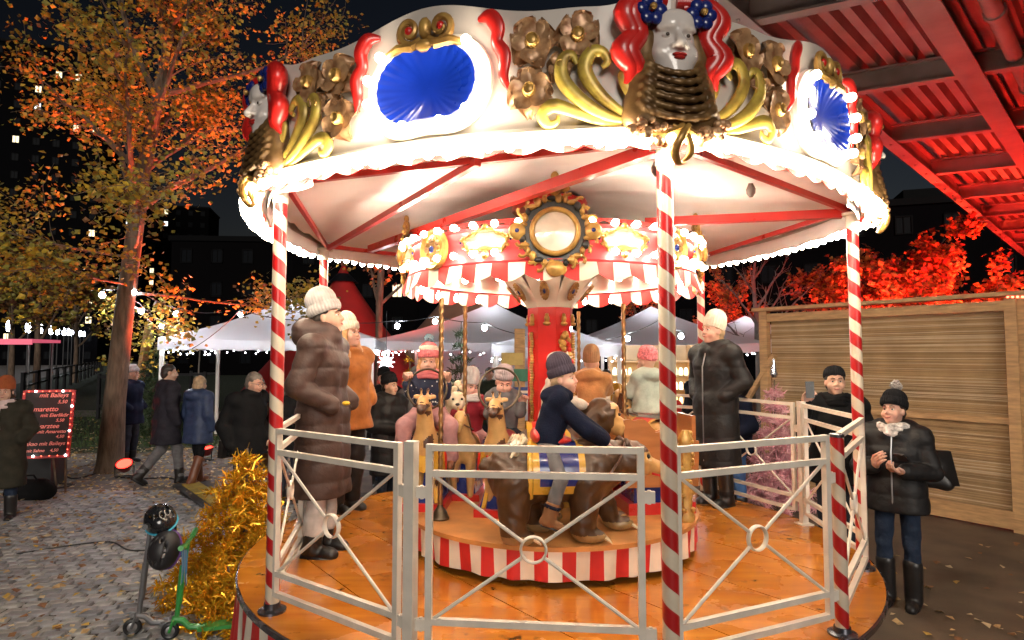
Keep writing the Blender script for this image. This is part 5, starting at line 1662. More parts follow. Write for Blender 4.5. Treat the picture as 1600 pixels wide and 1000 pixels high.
# ================================================================ people
m_skin = mat('skin', (0.56, 0.33, 0.24), rough=.5, var=.07, scale=30)
m_skin2 = mat('skin_rosy', (0.60, 0.34, 0.26), rough=.5, var=.08, scale=30)
for _m in (m_skin, m_skin2):
    _m.node_tree.nodes['Principled BSDF'].inputs['Subsurface Weight'].default_value = .2
    _m.node_tree.nodes['Principled BSDF'].inputs['Subsurface Radius'].default_value = (.012, .004, .002)
m_eyew = mat('eye_white', (.7, .68, .66), rough=.2, var=0)
m_iris = mat('iris_dark', (.04, .025, .02), rough=.15, var=0)
m_mouth = mat('mouth_skin', (.42, .13, .11), rough=.4, var=.05)
def cloth(name, col, rough=.8, sheen=.0, bump=.3, bs=13, var=.2, sc=14): return mat('cloth_' + name, col, rough=rough, var=var, scale=sc, bump=bump, bscale=bs, sheen=sheen, bdist=.03 if bs < 40 else .006, spec=.3 if rough < .6 else .12)

STAND = dict(ank=((-.095, .02, .09), (.095, .02, .09)), kne=((-.10, -.015, .50), (.10, -.015, .50)), hip=((-.085, 0, .91), (.085, 0, .91)), pel=(0, 0, .95), che=(0, 0, 1.27), nek=(0, .01, 1.44), hed=(0, -.02, 1.595),
             sho=((-.175, 0, 1.385), (.175, 0, 1.385)), elb=((-.24, .03, 1.11), (.24, .03, 1.11)), wri=((-.23, -.06, .88), (.23, -.06, .88)))
PUFF = dict(elb=((-.315, .07, 1.14), (.315, .07, 1.14)), wri=((-.165, -.085, 1.0), (.165, -.085, 1.0)), sho=((-.19, .0, 1.385), (.19, .0, 1.385)))
POCKET = dict(elb=((-.265, .07, 1.13), (.265, .07, 1.13)), wri=((-.185, -.11, .99), (.185, -.11, .99)))
def ride(lean=.0, reach=((-.12, -.36, .60), (.12, -.36, .60)), spread=.20):
    """astride pose in standard scale, origin under the seat at seat height"""
    return dict(hip=((-.10, 0, .06), (.10, 0, .06)), pel=(0, 0, .11), che=(0, -lean * .55, .42), nek=(0, -lean * .9, .60), hed=(0, -lean - .03, .755), kne=((-spread, -.33, -.02), (spread, -.33, -.02)), ank=((-spread - .02, -.28, -.42), (spread + .02, -.28, -.42)),
                sho=((-.165, -lean * .8, .53), (.165, -lean * .8, .53)), elb=((-.22, -.14 - lean * .8, .36), (.22, -.14 - lean * .8, .36)), wri=reach)
def hand_prims(w, d, n, curl=.9, side=1, S=1.0):
    w, d, n = Vector(w), Vector(d).normalized(), Vector(n)
    n = (n - d * n.dot(d)).normalized(); s = d.cross(n) * side
    P = [rc(w, w + d * .03 * S, .026 * S, .03 * S, .02)]
    for i in range(4):
        b0 = w + d * .035 * S + s * (i - 1.5) * .018 * S; b1 = w + d * .085 * S + s * (i - 1.5) * .021 * S
        P.append(rc(b0, b1, .016 * S, .0115 * S, .012 * S))
        L = (.040, .045, .042, .033)[i] * S; p = b1; a = 0
        for k in range(3):
            a += curl * (.75 if k == 0 else .9); dd = d * math.cos(a) + n * math.sin(a)
            p2 = p + dd * L * (1, .68, .55)[k]; P.append(rc(p, p2, (.0105, .0098, .009)[k] * S, (.0098, .009, .0075)[k] * S, .003)); p = p2
    t0 = w + d * .03 * S - s * .028 * S; t1 = t0 + (d * .7 - s * .55 + n * .35).normalized() * .038 * S; t2 = t1 + (d * .8 + n * .6 * curl + s * .1).normalized() * .030 * S
    P += [rc(t0, t1, .014 * S, .0115 * S, .008), rc(t1, t2, .0115 * S, .009 * S, .004)]
    return P
def person(label, loc, rz, h=1.72, pose=None, hs=1.0, head=(0, 0, 0), coat=None, pants=None, boots=None, hat=None, hair=None, scarf=None, hands=(None, None), skin=None, res=.014, group=None, seed=1, beard=None, glasses=False, gloves=None, sock=None, smile=False, cat='person'):
    J = dict(STAND)
    if pose: J.update(pose)
    s = h / 1.72
    V = {k: (tuple(Vector(q) * s for q in v) if isinstance(v[0], (tuple, list, Vector)) else Vector(v) * s) for k, v in J.items()}
    root = empty('person', loc, rz, label, cat, group)
    sk = skin or m_skin
    hsz = s * hs
    HM = Matrix.Translation(V['hed']) @ Euler((R(head[1]), R(head[2]), R(head[0])), 'ZXY').to_matrix().to_4x4() @ Matrix.Scale(hsz, 4)
    # ---- body: head, neck, trunk, limbs and hands in one mesh
    b = MB()
    far = res > .02
    fp = [el((0, .012, .025), (.074, .092, .092), .02), el((0, -.028, -.045), (.056, .060, .062), .03), el((0, -.062, -.088), (.026, .024, .022), .025), rc((0, -.084, .022), (0, -.104, -.018), .009, .0135, .012),
          el((-.013, -.092, -.022), (.010, .010, .008), .008), el((.013, -.092, -.022), (.010, .010, .008), .008), el((-.031, -.090, .012), (.020, .012, .013), .012, True), el((.031, -.090, .012), (.020, .012, .013), .012, True),
          rc((-.048, -.074, .034), (-.014, -.088, .032), .006, .007, .01), rc((.048, -.074, .034), (.014, -.088, .032), .006, .007, .01), el((-.040, -.058, -.03), (.026, .026, .026), .025), el((.040, -.058, -.03), (.026, .026, .026), .025),
          el((-.076, .008, -.005), (.010, .019, .029), .008), el((.076, .008, -.005), (.010, .019, .029), .008), rc((0, .018, -.06), (0, .03, -.15), .052, .055, .03), el((0, -.085, -.052), (.024, .012, .014), .01)]
    if hs > 1.2: fp += [el((-.036, -.052, -.036), (.036, .036, .034), .02), el((.036, -.052, -.036), (.036, .036, .034), .02), el((0, -.03, -.05), (.060, .056, .056), .02)]
    blob(b, fp, .0085 if not far else .012, 0, M=HM)
    def HB(c, r_, mi):
        q = MB(); q.ball(c, r_, 8, 6, mi); q.tf(HM); b.addm(q.v, q.f, q.m)
    for sx in (-1, 1):
        HB((sx * .030, -.0745, .0115), (.0125, .0115, .0078), 1); HB((sx * .030, -.0838, .0115), (.0066, .0032, .0068), 2); HB((sx * .030, -.0775, .0195), (.0150, .0090, .0048), 0)
        q = MB(); q.tube([(sx * .048, -.080, .034), (sx * .032, -.092, .041), (sx * .013, -.095, .036)], [.002, .0045, .003], 5, 4); q.tf(HM); b.addm(q.v, q.f, q.m)
    q = MB(); 
    if smile: q.tube([(-.026, -.085, -.046), (-.014, -.094, -.056), (0, -.097, -.058), (.014, -.094, -.056), (.026, -.085, -.046)], [.002, .0055, .0065, .0055, .002], 6, 3)
    else: q.tube([(-.020, -.088, -.052), (-.009, -.096, -.052), (.0, -.0975, -.053), (.009, -.096, -.052), (.020, -.088, -.052)], [.002, .0058, .006, .0058, .002], 6, 3)
    q.tf(HM); b.addm(q.v, q.f, q.m)
    tp = [rc(V['pel'], V['che'], .10 * s, .11 * s, .05 * s), rc(V['che'], V['nek'], .09 * s, .05 * s, .05 * s), rc(V['nek'], V['hed'], .050 * hsz, .045 * hsz, .03 * s)]
    for i in (0, 1):
        tp += [rc(V['che'].lerp(V['nek'], .6), V['sho'][i], .05 * s, .05 * s, .03 * s), rc(V['sho'][i], V['elb'][i], .044 * s, .036 * s, .02 * s), rc(V['elb'][i], V['wri'][i], .036 * s, .026 * s, .02 * s),
               rc(V['hip'][i], V['kne'][i], .075 * s, .05 * s, .03 * s), rc(V['kne'][i], V['ank'][i], .05 * s, .036 * s, .02 * s)]
    blob(b, tp, max(.016, .02 * s), 0)
    hp = []
    for i in (0, 1):
        if hands[i]:
            d, n, c = hands[i]
            d = Vector(d) if d else (V['wri'][i] - V['elb'][i])
            pr_ = hand_prims(V['wri'][i], d, n, c, 1 if i else -1, s * min(hs, 1.2) * 1.04)
            if gloves: hp.append(pr_)
            else: blob(b, pr_, .0058 * max(.8, s), 0)
    bm_ = hair[1] if hair else m_iris
    b.build('body', [sk, m_eyew, m_iris, m_mouth, bm_], root, angle=0)
    if gloves:
        for pr_ in hp:
            g = MB(); blob(g, pr_, .006, 0); g.build('glove', gloves, root, angle=0)
    rs = res * (1 if s > .8 else .8)
    # ---- trousers
    if pants:
        m_, t = pants[0], pants[1] * s
        p_ = [rc(V['hip'][0], V['hip'][1], .105 * s + t, None, .04 * s), rc(V['pel'], V['pel'] + Vector((0, 0, .04 * s)), .12 * s + t, None, .04)]
        fl_ = pants[2] if len(pants) > 2 else 0
        for i in (0, 1):
            p_ += [rc(V['hip'][i], V['kne'][i], .082 * s + t, .058 * s + t, .03 * s), rc(V['kne'][i], V['kne'][i].lerp(V['ank'][i], .93 if not fl_ else .80), .058 * s + t, (.048 + fl_) * s + t, .02 * s)]
        q = MB(); blob(q, p_, rs, 0, folds(.0035 * s ** .5, 26, seed)); q.build('trousers', m_, root, angle=0)
    # ---- boots, one each
    if boots:
        m_, sh, ht = boots[:3]
        for i in (0, 1):
            A, K_ = V['ank'][i], V['kne'][i]
            up = (K_ - A).normalized()
            f = Vector((0, -1, 0)); f = (f - up * f.dot(up)); f = f.normalized() if f.length > .1 else Vector((0, -1, 0))
            if len(boots) > 3: f = Vector(boots[3][i]).normalized()
            base = A - up * .055 * s
            p_ = [rc(A - up * .02 * s, A + up * ht * s, .052 * s + sh, .058 * s + sh, .02 * s), rc(base - f * .035 * s, base + f * .13 * s, .040 * s + sh * .5, .036 * s + sh * .4, .03 * s), rc(base + f * .10 * s + up * .01 * s, base + f * .15 * s, .038 * s, .034 * s, .02 * s)]
            zc = (base - up * .036 * s)
            def cut(F, X, zc=zc, up=up):
                d = (X - np.array(zc)) @ np.array(up); return np.maximum(F, -d)
            q = MB(); blob(q, p_, max(.008, .010 * s), 0, cut); 
            q.tube([zc - f * .06 * s + up * .006 * s, zc + f * .05 * s + up * .006 * s, zc + f * .16 * s + up * .006 * s], [.046 * s, .050 * s, .042 * s], 12, 1, flat=.42)
            if sock: q.tube([A + up * ht * s * .9, A + up * (ht * .9 + .035) * s], .060 * s + sh, 12, 2)
            q.build('boot', [m_, m_black, sock or m_black], root, angle=0)
    # ---- coat
    if coat:
        m_ = coat['m']; t = coat.get('t', .02) * s; zb = coat.get('bottom', .80) * s
        ax = (V['sho'][1] - V['sho'][0]).normalized()
        p_ = []
        w0 = coat.get('w', 1.0)
        for sg in (-1, 1):
            p_.append(rc(V['pel'] + ax * sg * .062 * s, V['che'] + ax * sg * .070 * s, .098 * s * w0 + t, .104 * s + t, .05 * s))
            p_.append(rc(V['che'] + ax * sg * .07 * s, V['nek'].lerp(V['che'], .25) + ax * sg * .04 * s, .105 * s + t, .075 * s + t * .7, .05 * s))
            if zb < V['pel'].z - .03:
                k_ = coat.get('flare', 1.0); bot = Vector((V['pel'].x, V['pel'].y, zb))
                p_.append(rc(V['pel'] + ax * sg * .06 * s, bot + ax * sg * .07 * s * k_, .104 * s * w0 + t, .112 * s * k_ + t, .06 * s))
                for (fx, fy) in ((0, .03), (0, -.03)): p_.append(rc(V['pel'] + ax * sg * .06 * s, bot + ax * sg * .075 * s * k_ + Vector((0, fy * s, 0)), .098 * s + t, .108 * s * k_ + t, .06 * s))
        for i in (0, 1):
            e = V['elb'][i].lerp(V['wri'][i], coat.get('cuff', .93))
            p_ += [rc(V['che'].lerp(V['nek'], .45), V['sho'][i], .082 * s + t * .7, .072 * s + t, .04 * s), rc(V['sho'][i], V['elb'][i], .060 * s + t * .8, .050 * s + t * .8, .010 * s), rc(V['elb'][i], e, .050 * s + t * .8, .040 * s + t * .7, .010 * s)]
        nk = V['nek']
        if coat.get('collar', True): p_ += [el(nk + Vector((0, .0, .015 * s)), (.098 * s + t, .092 * s + t, .055 * s), .03 * s)]
        hd = coat.get('hood')
        if hd == 'down':
            bk = Vector((0, .095 * s, .0))
            p_ += [el(nk + bk + Vector((0, 0, -.02 * s)), (.135 * s + t, .075 * s + t, .085 * s), .03 * s), el(nk + bk * .5 + Vector((0, 0, .03 * s)), (.125 * s + t, .10 * s + t, .05 * s), .03 * s)]
            p_ += [rc(nk + Vector((sg * .10 * s, .02 * s, .03 * s)), nk + Vector((sg * .05 * s, -.095 * s, -.03 * s)), .045 * s + t * .4, .035 * s + t * .4, .03 * s) for sg in (-1, 1)]
        if hd == 'high':
            p_ += [el(nk + Vector((0, .01 * s, .055 * s)), (.105 * s + t, .105 * s + t, .085 * s), .03 * s), el(nk + Vector((0, .10 * s, .05 * s)), (.125 * s + t, .08 * s + t, .11 * s), .03 * s)]
        qn = coat.get('quilt')
        base_fn = quilt(qn[0] * s, qn[1], seed) if qn else folds(coat.get('fold', .005), 20, seed)
        zcut = zb if zb < V['pel'].z - .03 else None
        def fn(F, X):
            F = base_fn(F, X)
            if zcut is not None: F = np.maximum(F, zcut - X[..., 2])
            return F
        q = MB(); blob(q, p_, rs, 0, fn)
        q.build('coat', m_, root, angle=0)
        if coat.get('zip'):
            fy = -.125 * s - t * 1.25
            q = MB(); q.tube([(0, V['pel'].y + fy + .0 * s, zb + .05 * s), (0, V['pel'].y + fy - .004, V['pel'].z), (0, V['che'].y + fy, V['che'].z), (0, V['nek'].y + fy * .75, V['nek'].z - .02 * s)], .006, 6); q.build('zip', coat['zip'], root)
    # ---- scarf
    if scarf:
        q = MB(); nk = V['nek']; r_ = .075 * hsz + .03 * s
        for k in range(3):
            q.tube([(nk.x + r_ * (1 + .12 * k * .5) * math.sin(a), nk.y - .01 * s + r_ * 1.05 * -math.cos(a), nk.z + (.035 - .03 * k) * s + .012 * s * math.sin(3 * a + k)) for a in np.linspace(0, 2 * PI, 22)[:-1]], [.030 * s * (1 + .2 * math.sin(5 * i + k)) for i in range(21)], 8, closed=True)
        if len(scarf) > 1:
            q.tube([nk + Vector((-.04, -.12, 0)) * s, nk + Vector((-.06, -.17, -.12)) * s, nk + Vector((-.05, -.17, -.30)) * s], [.03 * s, .045 * s, .05 * s], 8, flat=.45)
        q.build('scarf', scarf[0], root, angle=50)
    # ---- hair
    if hair:
        kind, m_ = hair
        q = MB()
        def opn(F, X):
            face = (X[..., 1] < -.028) & (X[..., 2] < .055) & (X[..., 2] > -.16) & (np.abs(X[..., 0]) < .062)
            return np.where(face, np.maximum(F, .01), F)
        if kind == 'short':
            p_ = [el((0, .022, .045), (.083, .094, .086), .02), el((0, .06, -.02), (.070, .055, .07), .03)]
        elif kind == 'bob':
            p_ = [el((0, .02, .045), (.088, .10, .09), .02), el((0, .045, -.04), (.094, .075, .085), .03)]
        else:
            p_ = [el((0, .02, .04), (.088, .10, .09), .02), el((0, .06, -.05), (.095, .065, .10), .04)]
            for sx in (-1, 1):
                p_ += [rc((sx * .075, .0, .0), (sx * .088, -.02, -.16), .030, .032, .03), rc((sx * .088, -.02, -.16), (sx * .075, -.075, -.33), .032, .016, .03), rc((sx * .06, .04, -.05), (sx * .07, .07, -.26), .05, .03, .03)]
        def wv(F, X):
            F = opn(F, X)
            return F + .0035 * np.sin(90 * X[..., 0] + 6 * np.sin(16 * X[..., 2])) 
        blob(q, p_, .0085, 0, wv, M=HM); q.build('hair', m_, root, angle=0)
    # ---- hat
    if hat:
        kind, m_ = hat[0], hat[1]
        TM = HM @ Matrix.Translation((0, .014, .048)) @ Euler((R(-14), 0, 0)).to_matrix().to_4x4()
        q = MB()
        ring = {'beanie': [(.090, -.012), (.099, .0), (.102, .018), (.100, .040), (.094, .052), (.094, .054), (.096, .07), (.090, .095), (.072, .122), (.045, .138), (.012, .144)],
                'tall': [(.090, -.012), (.099, .0), (.103, .02), (.101, .050), (.095, .064), (.096, .068), (.098, .09), (.090, .125), (.072, .155), (.045, .178), (.012, .187)],
                'soft': [(.092, -.02), (.098, .0), (.100, .03), (.099, .06), (.095, .09), (.086, .120), (.070, .146), (.046, .166), (.012, .174)],
                'cap': [(.090, .0), (.096, .012), (.095, .035), (.088, .062), (.068, .09), (.035, .105), (.008, .109)]}[kind]
        q.lathe(ring, 120, sx=.93, sy=1.10, rib=(30, .026) if kind != 'soft' else (26, .02))
        q.tf(TM); q.build('hat', m_, root, angle=60)
        if kind in ('beanie', 'tall') and len(hat) > 2 and hat[2] is not None:
            q = MB(); q.lathe([(.094, -.016), (.104, -.006), (.108, .016), (.106, .044), (.099, .055)], 120, sx=.93, sy=1.10, rib=(30, .028), cap=False); q.tf(TM); q.build('hat_cuff', hat[2], root, angle=60)
        if len(hat) > 3 and hat[3] is not None:
            q = MB(); rr = random.Random(seed)
            for i in range(90):
                d = Vector((rr.gauss(0, 1), rr.gauss(0, 1), rr.gauss(0, 1))).normalized()
                q.tube([d * .008, d * rr.uniform(.040, .052)], [.012, .007], 5)
            q.tf(TM @ Matrix.Translation((0, 0, ring[-1][1] + .035))); q.build('pompom', hat[3], root)
        if len(hat) > 4:
            q = MB(); q.lathe([(.099, .056), (.103, .07), (.098, .092), (.090, .098)], 44, sx=.93, sy=1.10, rib=(11, .03), cap=False); q.tf(TM); q.build('hat_band', hat[4], root, angle=60)
    if glasses:
        q = MB()
        for sx in (-1, 1):
            q.tube([(sx * .031 + .021 * math.cos(a), -.103, .010 + .016 * math.sin(a)) for a in np.linspace(0, 2 * PI, 15)[:-1]], .0022, 5, closed=True)
            q.tube([(sx * .052, -.10, .014), (sx * .078, -.02, .012), (sx * .080, .02, .004)], .002, 5)
        q.tube([(-.010, -.104, .014), (.010, -.104, .014)], .002, 5); q.tf(HM); q.build('glasses', m_black, root)
    return root
# ================================================================ everyone in the picture
c_blackp = cloth('black_nylon', (.011, .010, .011), rough=.55)
c_black = cloth('black_wool', (.008, .008, .009))
c_navy = cloth('navy_fleece', (.008, .011, .026), rough=.95, bump=.5, bs=90)
c_brownp = cloth('brown_nylon', (.062, .036, .030), rough=.5)
c_suede = cloth('tan_suede', (.34, .12, .028), rough=.9, sheen=.15)
c_cream = cloth('cream_knit', (.72, .64, .52), bump=.5, bs=60)
c_greyk = cloth('grey_knit', (.40, .37, .36), bump=.5, bs=60)
c_blackk = cloth('black_knit', (.010, .010, .012), bump=.5, bs=60)
c_jean = cloth('denim', (.020, .030, .055), bump=.5, bs=16)
c_djean = cloth('dark_denim', (.03, .035, .05))
c_lightp = cloth('pale_denim', (.50, .48, .47))
c_pinkp = cloth('dusty_pink', (.42, .22, .22))
c_pink = cloth('pink_knit', (.62, .18, .19), bump=.5, bs=60)
c_tan = cloth('tan_teddy', (.42, .20, .075), rough=.95, sheen=.15, bump=.6, bs=70)
c_mint = cloth('mint_nylon', (.36, .42, .36), rough=.6)
c_red = cloth('wine_red', (.25, .02, .03))
c_grey = cloth('grey_wool', (.13, .125, .13))
c_beige = cloth('beige_fleece', (.50, .44, .38), rough=.95, bump=.6, bs=90)
c_yellow = cloth('mustard', (.45, .21, .03))
c_plum = cloth('plum_knit', (.055, .045, .065), bump=.5, bs=60)
c_blue = cloth('blue_knit', (.22, .32, .38), bump=.6, bs=60)
c_navyp = cloth('navy_nylon', (.03, .045, .10), rough=.5)
c_orange = cloth('orange_knit', (.70, .10, .02), bump=.4, bs=60)
l_black = mat('black_leather', (.014, .012, .012), rough=.38, var=.2, bump=.1)
l_brown = mat('brown_leather', (.16, .055, .025), rough=.4, var=.25, bump=.1)
l_tan = mat('tan_suede_boot', (.20, .085, .03), rough=.85, var=.2, bump=.3, bscale=120)
h_blond = mat('hair_blond', (.50, .27, .11), rough=.45, var=.3, scale=30, stretch=(8, 8, 1))
h_dark = mat('hair_dark', (.03, .02, .015), rough=.5, var=.3, scale=30)
h_grey = mat('hair_grey', (.15, .12, .10), rough=.55, var=.3, scale=30)
h_fair = mat('hair_fair', (.42, .28, .16), rough=.5, var=.3, scale=30)

# women and adults on the platform
person('woman in a long brown puffer coat and tall grey beanie standing on the platform', (-1.35, 4.43, PZ), R(84), 1.79, dict(PUFF, elb=((-.28, .06, 1.14), (.28, .06, 1.14)), wri=((-.17, -.14, 1.0), (.17, -.14, 1.0))), head=(4, -8, 0), coat=dict(m=c_brownp, t=.028, bottom=.40, hood='high', quilt=(.125, .013), flare=.98), pants=(c_lightp, .002, .022), boots=(l_black, .010, .13), hat=('tall', c_greyk, c_greyk), hair=('short', h_dark), seed=1, res=.011)
person('blonde woman in a tan suede jacket and cream beanie behind the brown coat', (-1.50, 5.62, PZ), R(58), 1.70, POCKET, head=(6, -8, 0), coat=dict(m=c_suede, t=.045, bottom=.74, fold=.006, hood=None, w=1.08), pants=(c_blackp, .03), boots=(l_black, .008, .15), hat=('tall', c_cream, c_cream), hair=('long', h_blond), skin=m_skin2, seed=2)
person('woman in a long black padded coat and cream hat on the right of the platform', (1.92, 5.84, PZ), R(-60), 1.74, dict(PUFF, elb=((-.28, .06, 1.14), (.28, .06, 1.14))), head=(-8, -6, 0), coat=dict(m=c_blackp, t=.030, bottom=.36, hood='down', quilt=(.21, .010), zip=m_steel), pants=(c_blackp, .015), boots=(l_black, .012, .2), hat=('soft', c_cream), hair=('short', h_fair), skin=m_skin2, seed=3, res=.012)
tab = bpy.data.objects[:] and [o for o in COL.objects if o.get('label', '').startswith('woman in a long brown puffer')][0]
_p = Matrix.Rotation(-tab.rotation_euler.z, 3, 'Z') @ (W(541, 630, 4.33) - tab.location)
q = MB(); q.ball((0, 0, 0), (.03, .03, .016), 8, 6); q.build('cuff_tab', mat('yellow_badge', (.62, .40, .02), rough=.5), tab, loc=_p)
# people on the right
person('smiling man in a black cap raising a phone behind the right fence', (3.12, 5.98, 0), R(-12), 1.86, dict(elb=((-.33, -.12, 1.16), (.27, .02, 1.12)), wri=((-.32, -.31, 1.42), (.16, -.20, 1.08))), head=(-6, -4, 0), coat=dict(m=c_black, t=.04, bottom=.72, fold=.006, hood=None), pants=(c_djean, .012), boots=(l_black, .01, .1), hat=('cap', c_blackk), hair=('short', h_dark), scarf=(c_black,), hands=(((.1, -.3, 1), (.5, -1, 0), .8), None), smile=True, seed=4)
person('woman in a short black puffer jacket and jeans standing right of the carousel', (3.10, 5.03, 0), R(-42), 1.66, dict(elb=((-.26, -.02, 1.12), (.26, -.02, 1.12)), wri=((-.10, -.27, 1.17), (.10, -.25, 1.14))), head=(-14, -8, 0), coat=dict(m=c_blackp, t=.032, bottom=.78, hood='down', quilt=(.13, .011), zip=m_steel), pants=(c_jean, .004), boots=(l_black, .014, .26), hat=('beanie', c_blackk, c_blackk, c_greyk), hair=('short', h_dark), scarf=(cloth('marbled_scarf', (.5, .46, .44), var=.7, sc=26),), hands=(((.3, -.7, .5), (.6, .3, .3), .5), ((-.6, -.8, .1), (0, 0, 1), .7)), skin=m_skin2, smile=True, seed=5, res=.011)
# left side
person('man with glasses in a black jacket beside the gold tinsel', (-3.22, 7.55, 0), R(66), 1.80, dict(hed=(0, -.10, 1.575), nek=(0, -.03, 1.44), elb=((-.26, .10, 1.12), (.26, .10, 1.12)), wri=((-.24, .0, .88), (.22, -.10, .92))), head=(4, 14, 0), coat=dict(m=c_black, t=.04, bottom=.76, fold=.007), pants=(c_djean, .015), boots=(l_black, .01, .1), hair=('short', h_grey), hands=(None, (None, (0, 1, 0), .6)), glasses=True, smile=True, seed=6)
WALK = dict(kne=((-.10, -.12, .50), (.10, .02, .50)), ank=((-.10, -.16, .09), (.10, .30, .16)))
person('man in a long dark coat walking away beside the blonde woman', (-5.36, 9.62, 0), R(140), 1.84, WALK, head=(-18, 6, 0), coat=dict(m=cloth('charcoal_navy', (.026, .024, .032)), t=.035, bottom=.58, fold=.006), pants=(c_grey, .015), boots=(l_black, .01, .12), hair=('short', h_dark), seed=7, res=.018)
person('blonde woman in a navy parka walking with the tall man', (-4.86, 9.60, 0), R(158), 1.66, dict(kne=((-.09, .02, .5), (.09, -.08, .5)), ank=((-.09, .16, .12), (.09, -.12, .09))), head=(8, 4, 0), coat=dict(m=c_navyp, t=.04, bottom=.66, hood='down', quilt=(.2, .008)), pants=(c_black, .004), boots=(l_brown, .012, .32), hair=('bob', h_fair), seed=8, res=.018)
person('person in a grey hat half hidden behind the autumn tree trunk', (-7.08, 11.5, 0), R(85), 1.76, POCKET, coat=dict(m=c_navy, t=.035, bottom=.7), pants=(c_djean, .012), boots=(l_black, .01, .1), hat=('beanie', c_greyk, c_greyk), seed=9, res=.018)
person('person in a rust hat, pale scarf and dark coat at the left edge', (-6.16, 7.52, 0), R(28), 1.66, dict(elb=((-.26, .04, 1.12), (.27, .0, 1.13)), wri=((-.18, -.14, 1.1), (.20, -.12, 1.0))), head=(-6, 2, 0), coat=dict(m=cloth('olive_black', (.03, .027, .02)), t=.05, bottom=.42, fold=.006), pants=(c_jean, .01), boots=(l_black, .012, .2), hat=('soft', cloth('rust_knit', (.30, .08, .03), bump=.5, bs=60)), hair=('bob', h_dark), scarf=(cloth('pale_scarf', (.55, .42, .42)), 1), seed=10, res=.016)
person('person in a tan quilted coat behind the left striped pole', (-3.55, 8.6, 0), R(120), 1.68, POCKET, coat=dict(m=cloth('khaki_nylon', (.20, .12, .06), rough=.6), t=.045, bottom=.45, quilt=(.13, .012), hood='down'), pants=(c_djean, .01), boots=(l_black, .01, .1), hair=('bob', h_dark), seed=11, res=.02)
person('dark haired woman in black between the left pole and the brown coat', (-3.0, 8.35, 0), R(40), 1.66, dict(wri=((-.1, -.28, 1.15), (.1, -.28, 1.1))), head=(0, 10, 0), coat=dict(m=c_black, t=.04, bottom=.7), pants=(c_djean, .01), boots=(l_black, .01, .1), hair=('long', h_dark), hands=(((0, -1, .1), (0, 0, 1), .6), None), seed=12, res=.02)
# onlookers behind the carousel
g_ = 'onlookers behind the carousel'
person('onlooker in a black cap and padded black coat by the tan jacket', (-1.56, 7.85, 0), R(50), 1.72, dict(wri=((-.05, -.24, 1.08), (.08, -.22, 1.05))), head=(10, 0, 0), coat=dict(m=c_blackp, t=.04, bottom=.5, quilt=(.15, .01), hood='down'), pants=(c_djean, .01), boots=(l_black, .01, .1), hat=('beanie', c_blackk, None), hair=('short', h_dark), hands=(((.2, -1, .2), (0, 0, 1), .6), None), smile=True, seed=13, res=.02, group=g_)
person('onlooker in a grey coat and grey hood cap left of the pompom girl', (-1.30, 8.5, 0), R(35), 1.78, dict(wri=((-.06, -.24, 1.08), (.12, -.22, 1.05))), head=(10, 8, 0), coat=dict(m=c_grey, t=.04, bottom=.7), pants=(c_djean, .01), boots=(l_black, .01, .1), hat=('beanie', c_grey, None), hands=((None, (0, 0, 1), .6), None), seed=14, res=.022, group=g_)
person('onlooker in dark clothes at the back behind the tan jacket', (-1.95, 9.4, 0), R(10), 1.76, POCKET, coat=dict(m=c_black, t=.04, bottom=.7), pants=(c_djean, .01), boots=(l_black, .01, .1), hat=('beanie', c_blackk, None), seed=15, res=.024, group=g_)
person('toddler in an orange hat behind the front fence post', (-1.66, 8.15, 0), R(10), .88, None, 1.35, coat=dict(m=c_jean, t=.05, bottom=.7), pants=(c_djean, .02), boots=(l_black, .01, .1), hat=('beanie', c_orange, None), skin=m_skin2, seed=16, res=.02)
person('man in dark green standing far back between the brass poles', (-.42, 11.5, 0), R(-10), 1.76, POCKET, coat=dict(m=cloth('dark_green', (.03, .04, .03)), t=.04, bottom=.7), pants=(c_djean, .01), boots=(l_black, .01, .1), hair=('short', h_dark), seed=17, res=.026, group=g_)
person('onlooker in a mustard coat with back turned, right of the tan hood', (1.62, 10.6, 0), R(165), 1.74, POCKET, coat=dict(m=c_yellow, t=.045, bottom=.72), pants=(c_djean, .01), boots=(l_black, .01, .1), hair=('short', h_dark), seed=18, res=.024, group=g_)
person('onlooker in black by the red jacket behind the mint child', (3.25, 10.8, 0), R(-60), 1.78, POCKET, coat=dict(m=c_black, t=.04, bottom=.6), pants=(c_djean, .01), boots=(l_black, .01, .1), hair=('short', h_dark), seed=19, res=.026, group=g_)
person('onlooker in a red coat behind the wooden bench', (2.35, 9.4, 0), R(20), 1.50, POCKET, coat=dict(m=mat('red_nylon', (.45, .02, .02), rough=.5), t=.05, bottom=.5), pants=(c_djean, .01), boots=(l_black, .01, .1), hat=('beanie', c_grey, None), seed=20, res=.024, group=g_)
person('onlooker in blue jeans and dark jacket behind the rear right fence', (2.85, 7.9, 0), R(-80), 1.70, POCKET, coat=dict(m=c_navy, t=.04, bottom=.78), pants=(mat('bright_denim', (.05, .13, .34), rough=.8), .012), boots=(l_black, .01, .1), hat=('beanie', c_blackk, None), seed=21, res=.022, group=g_)

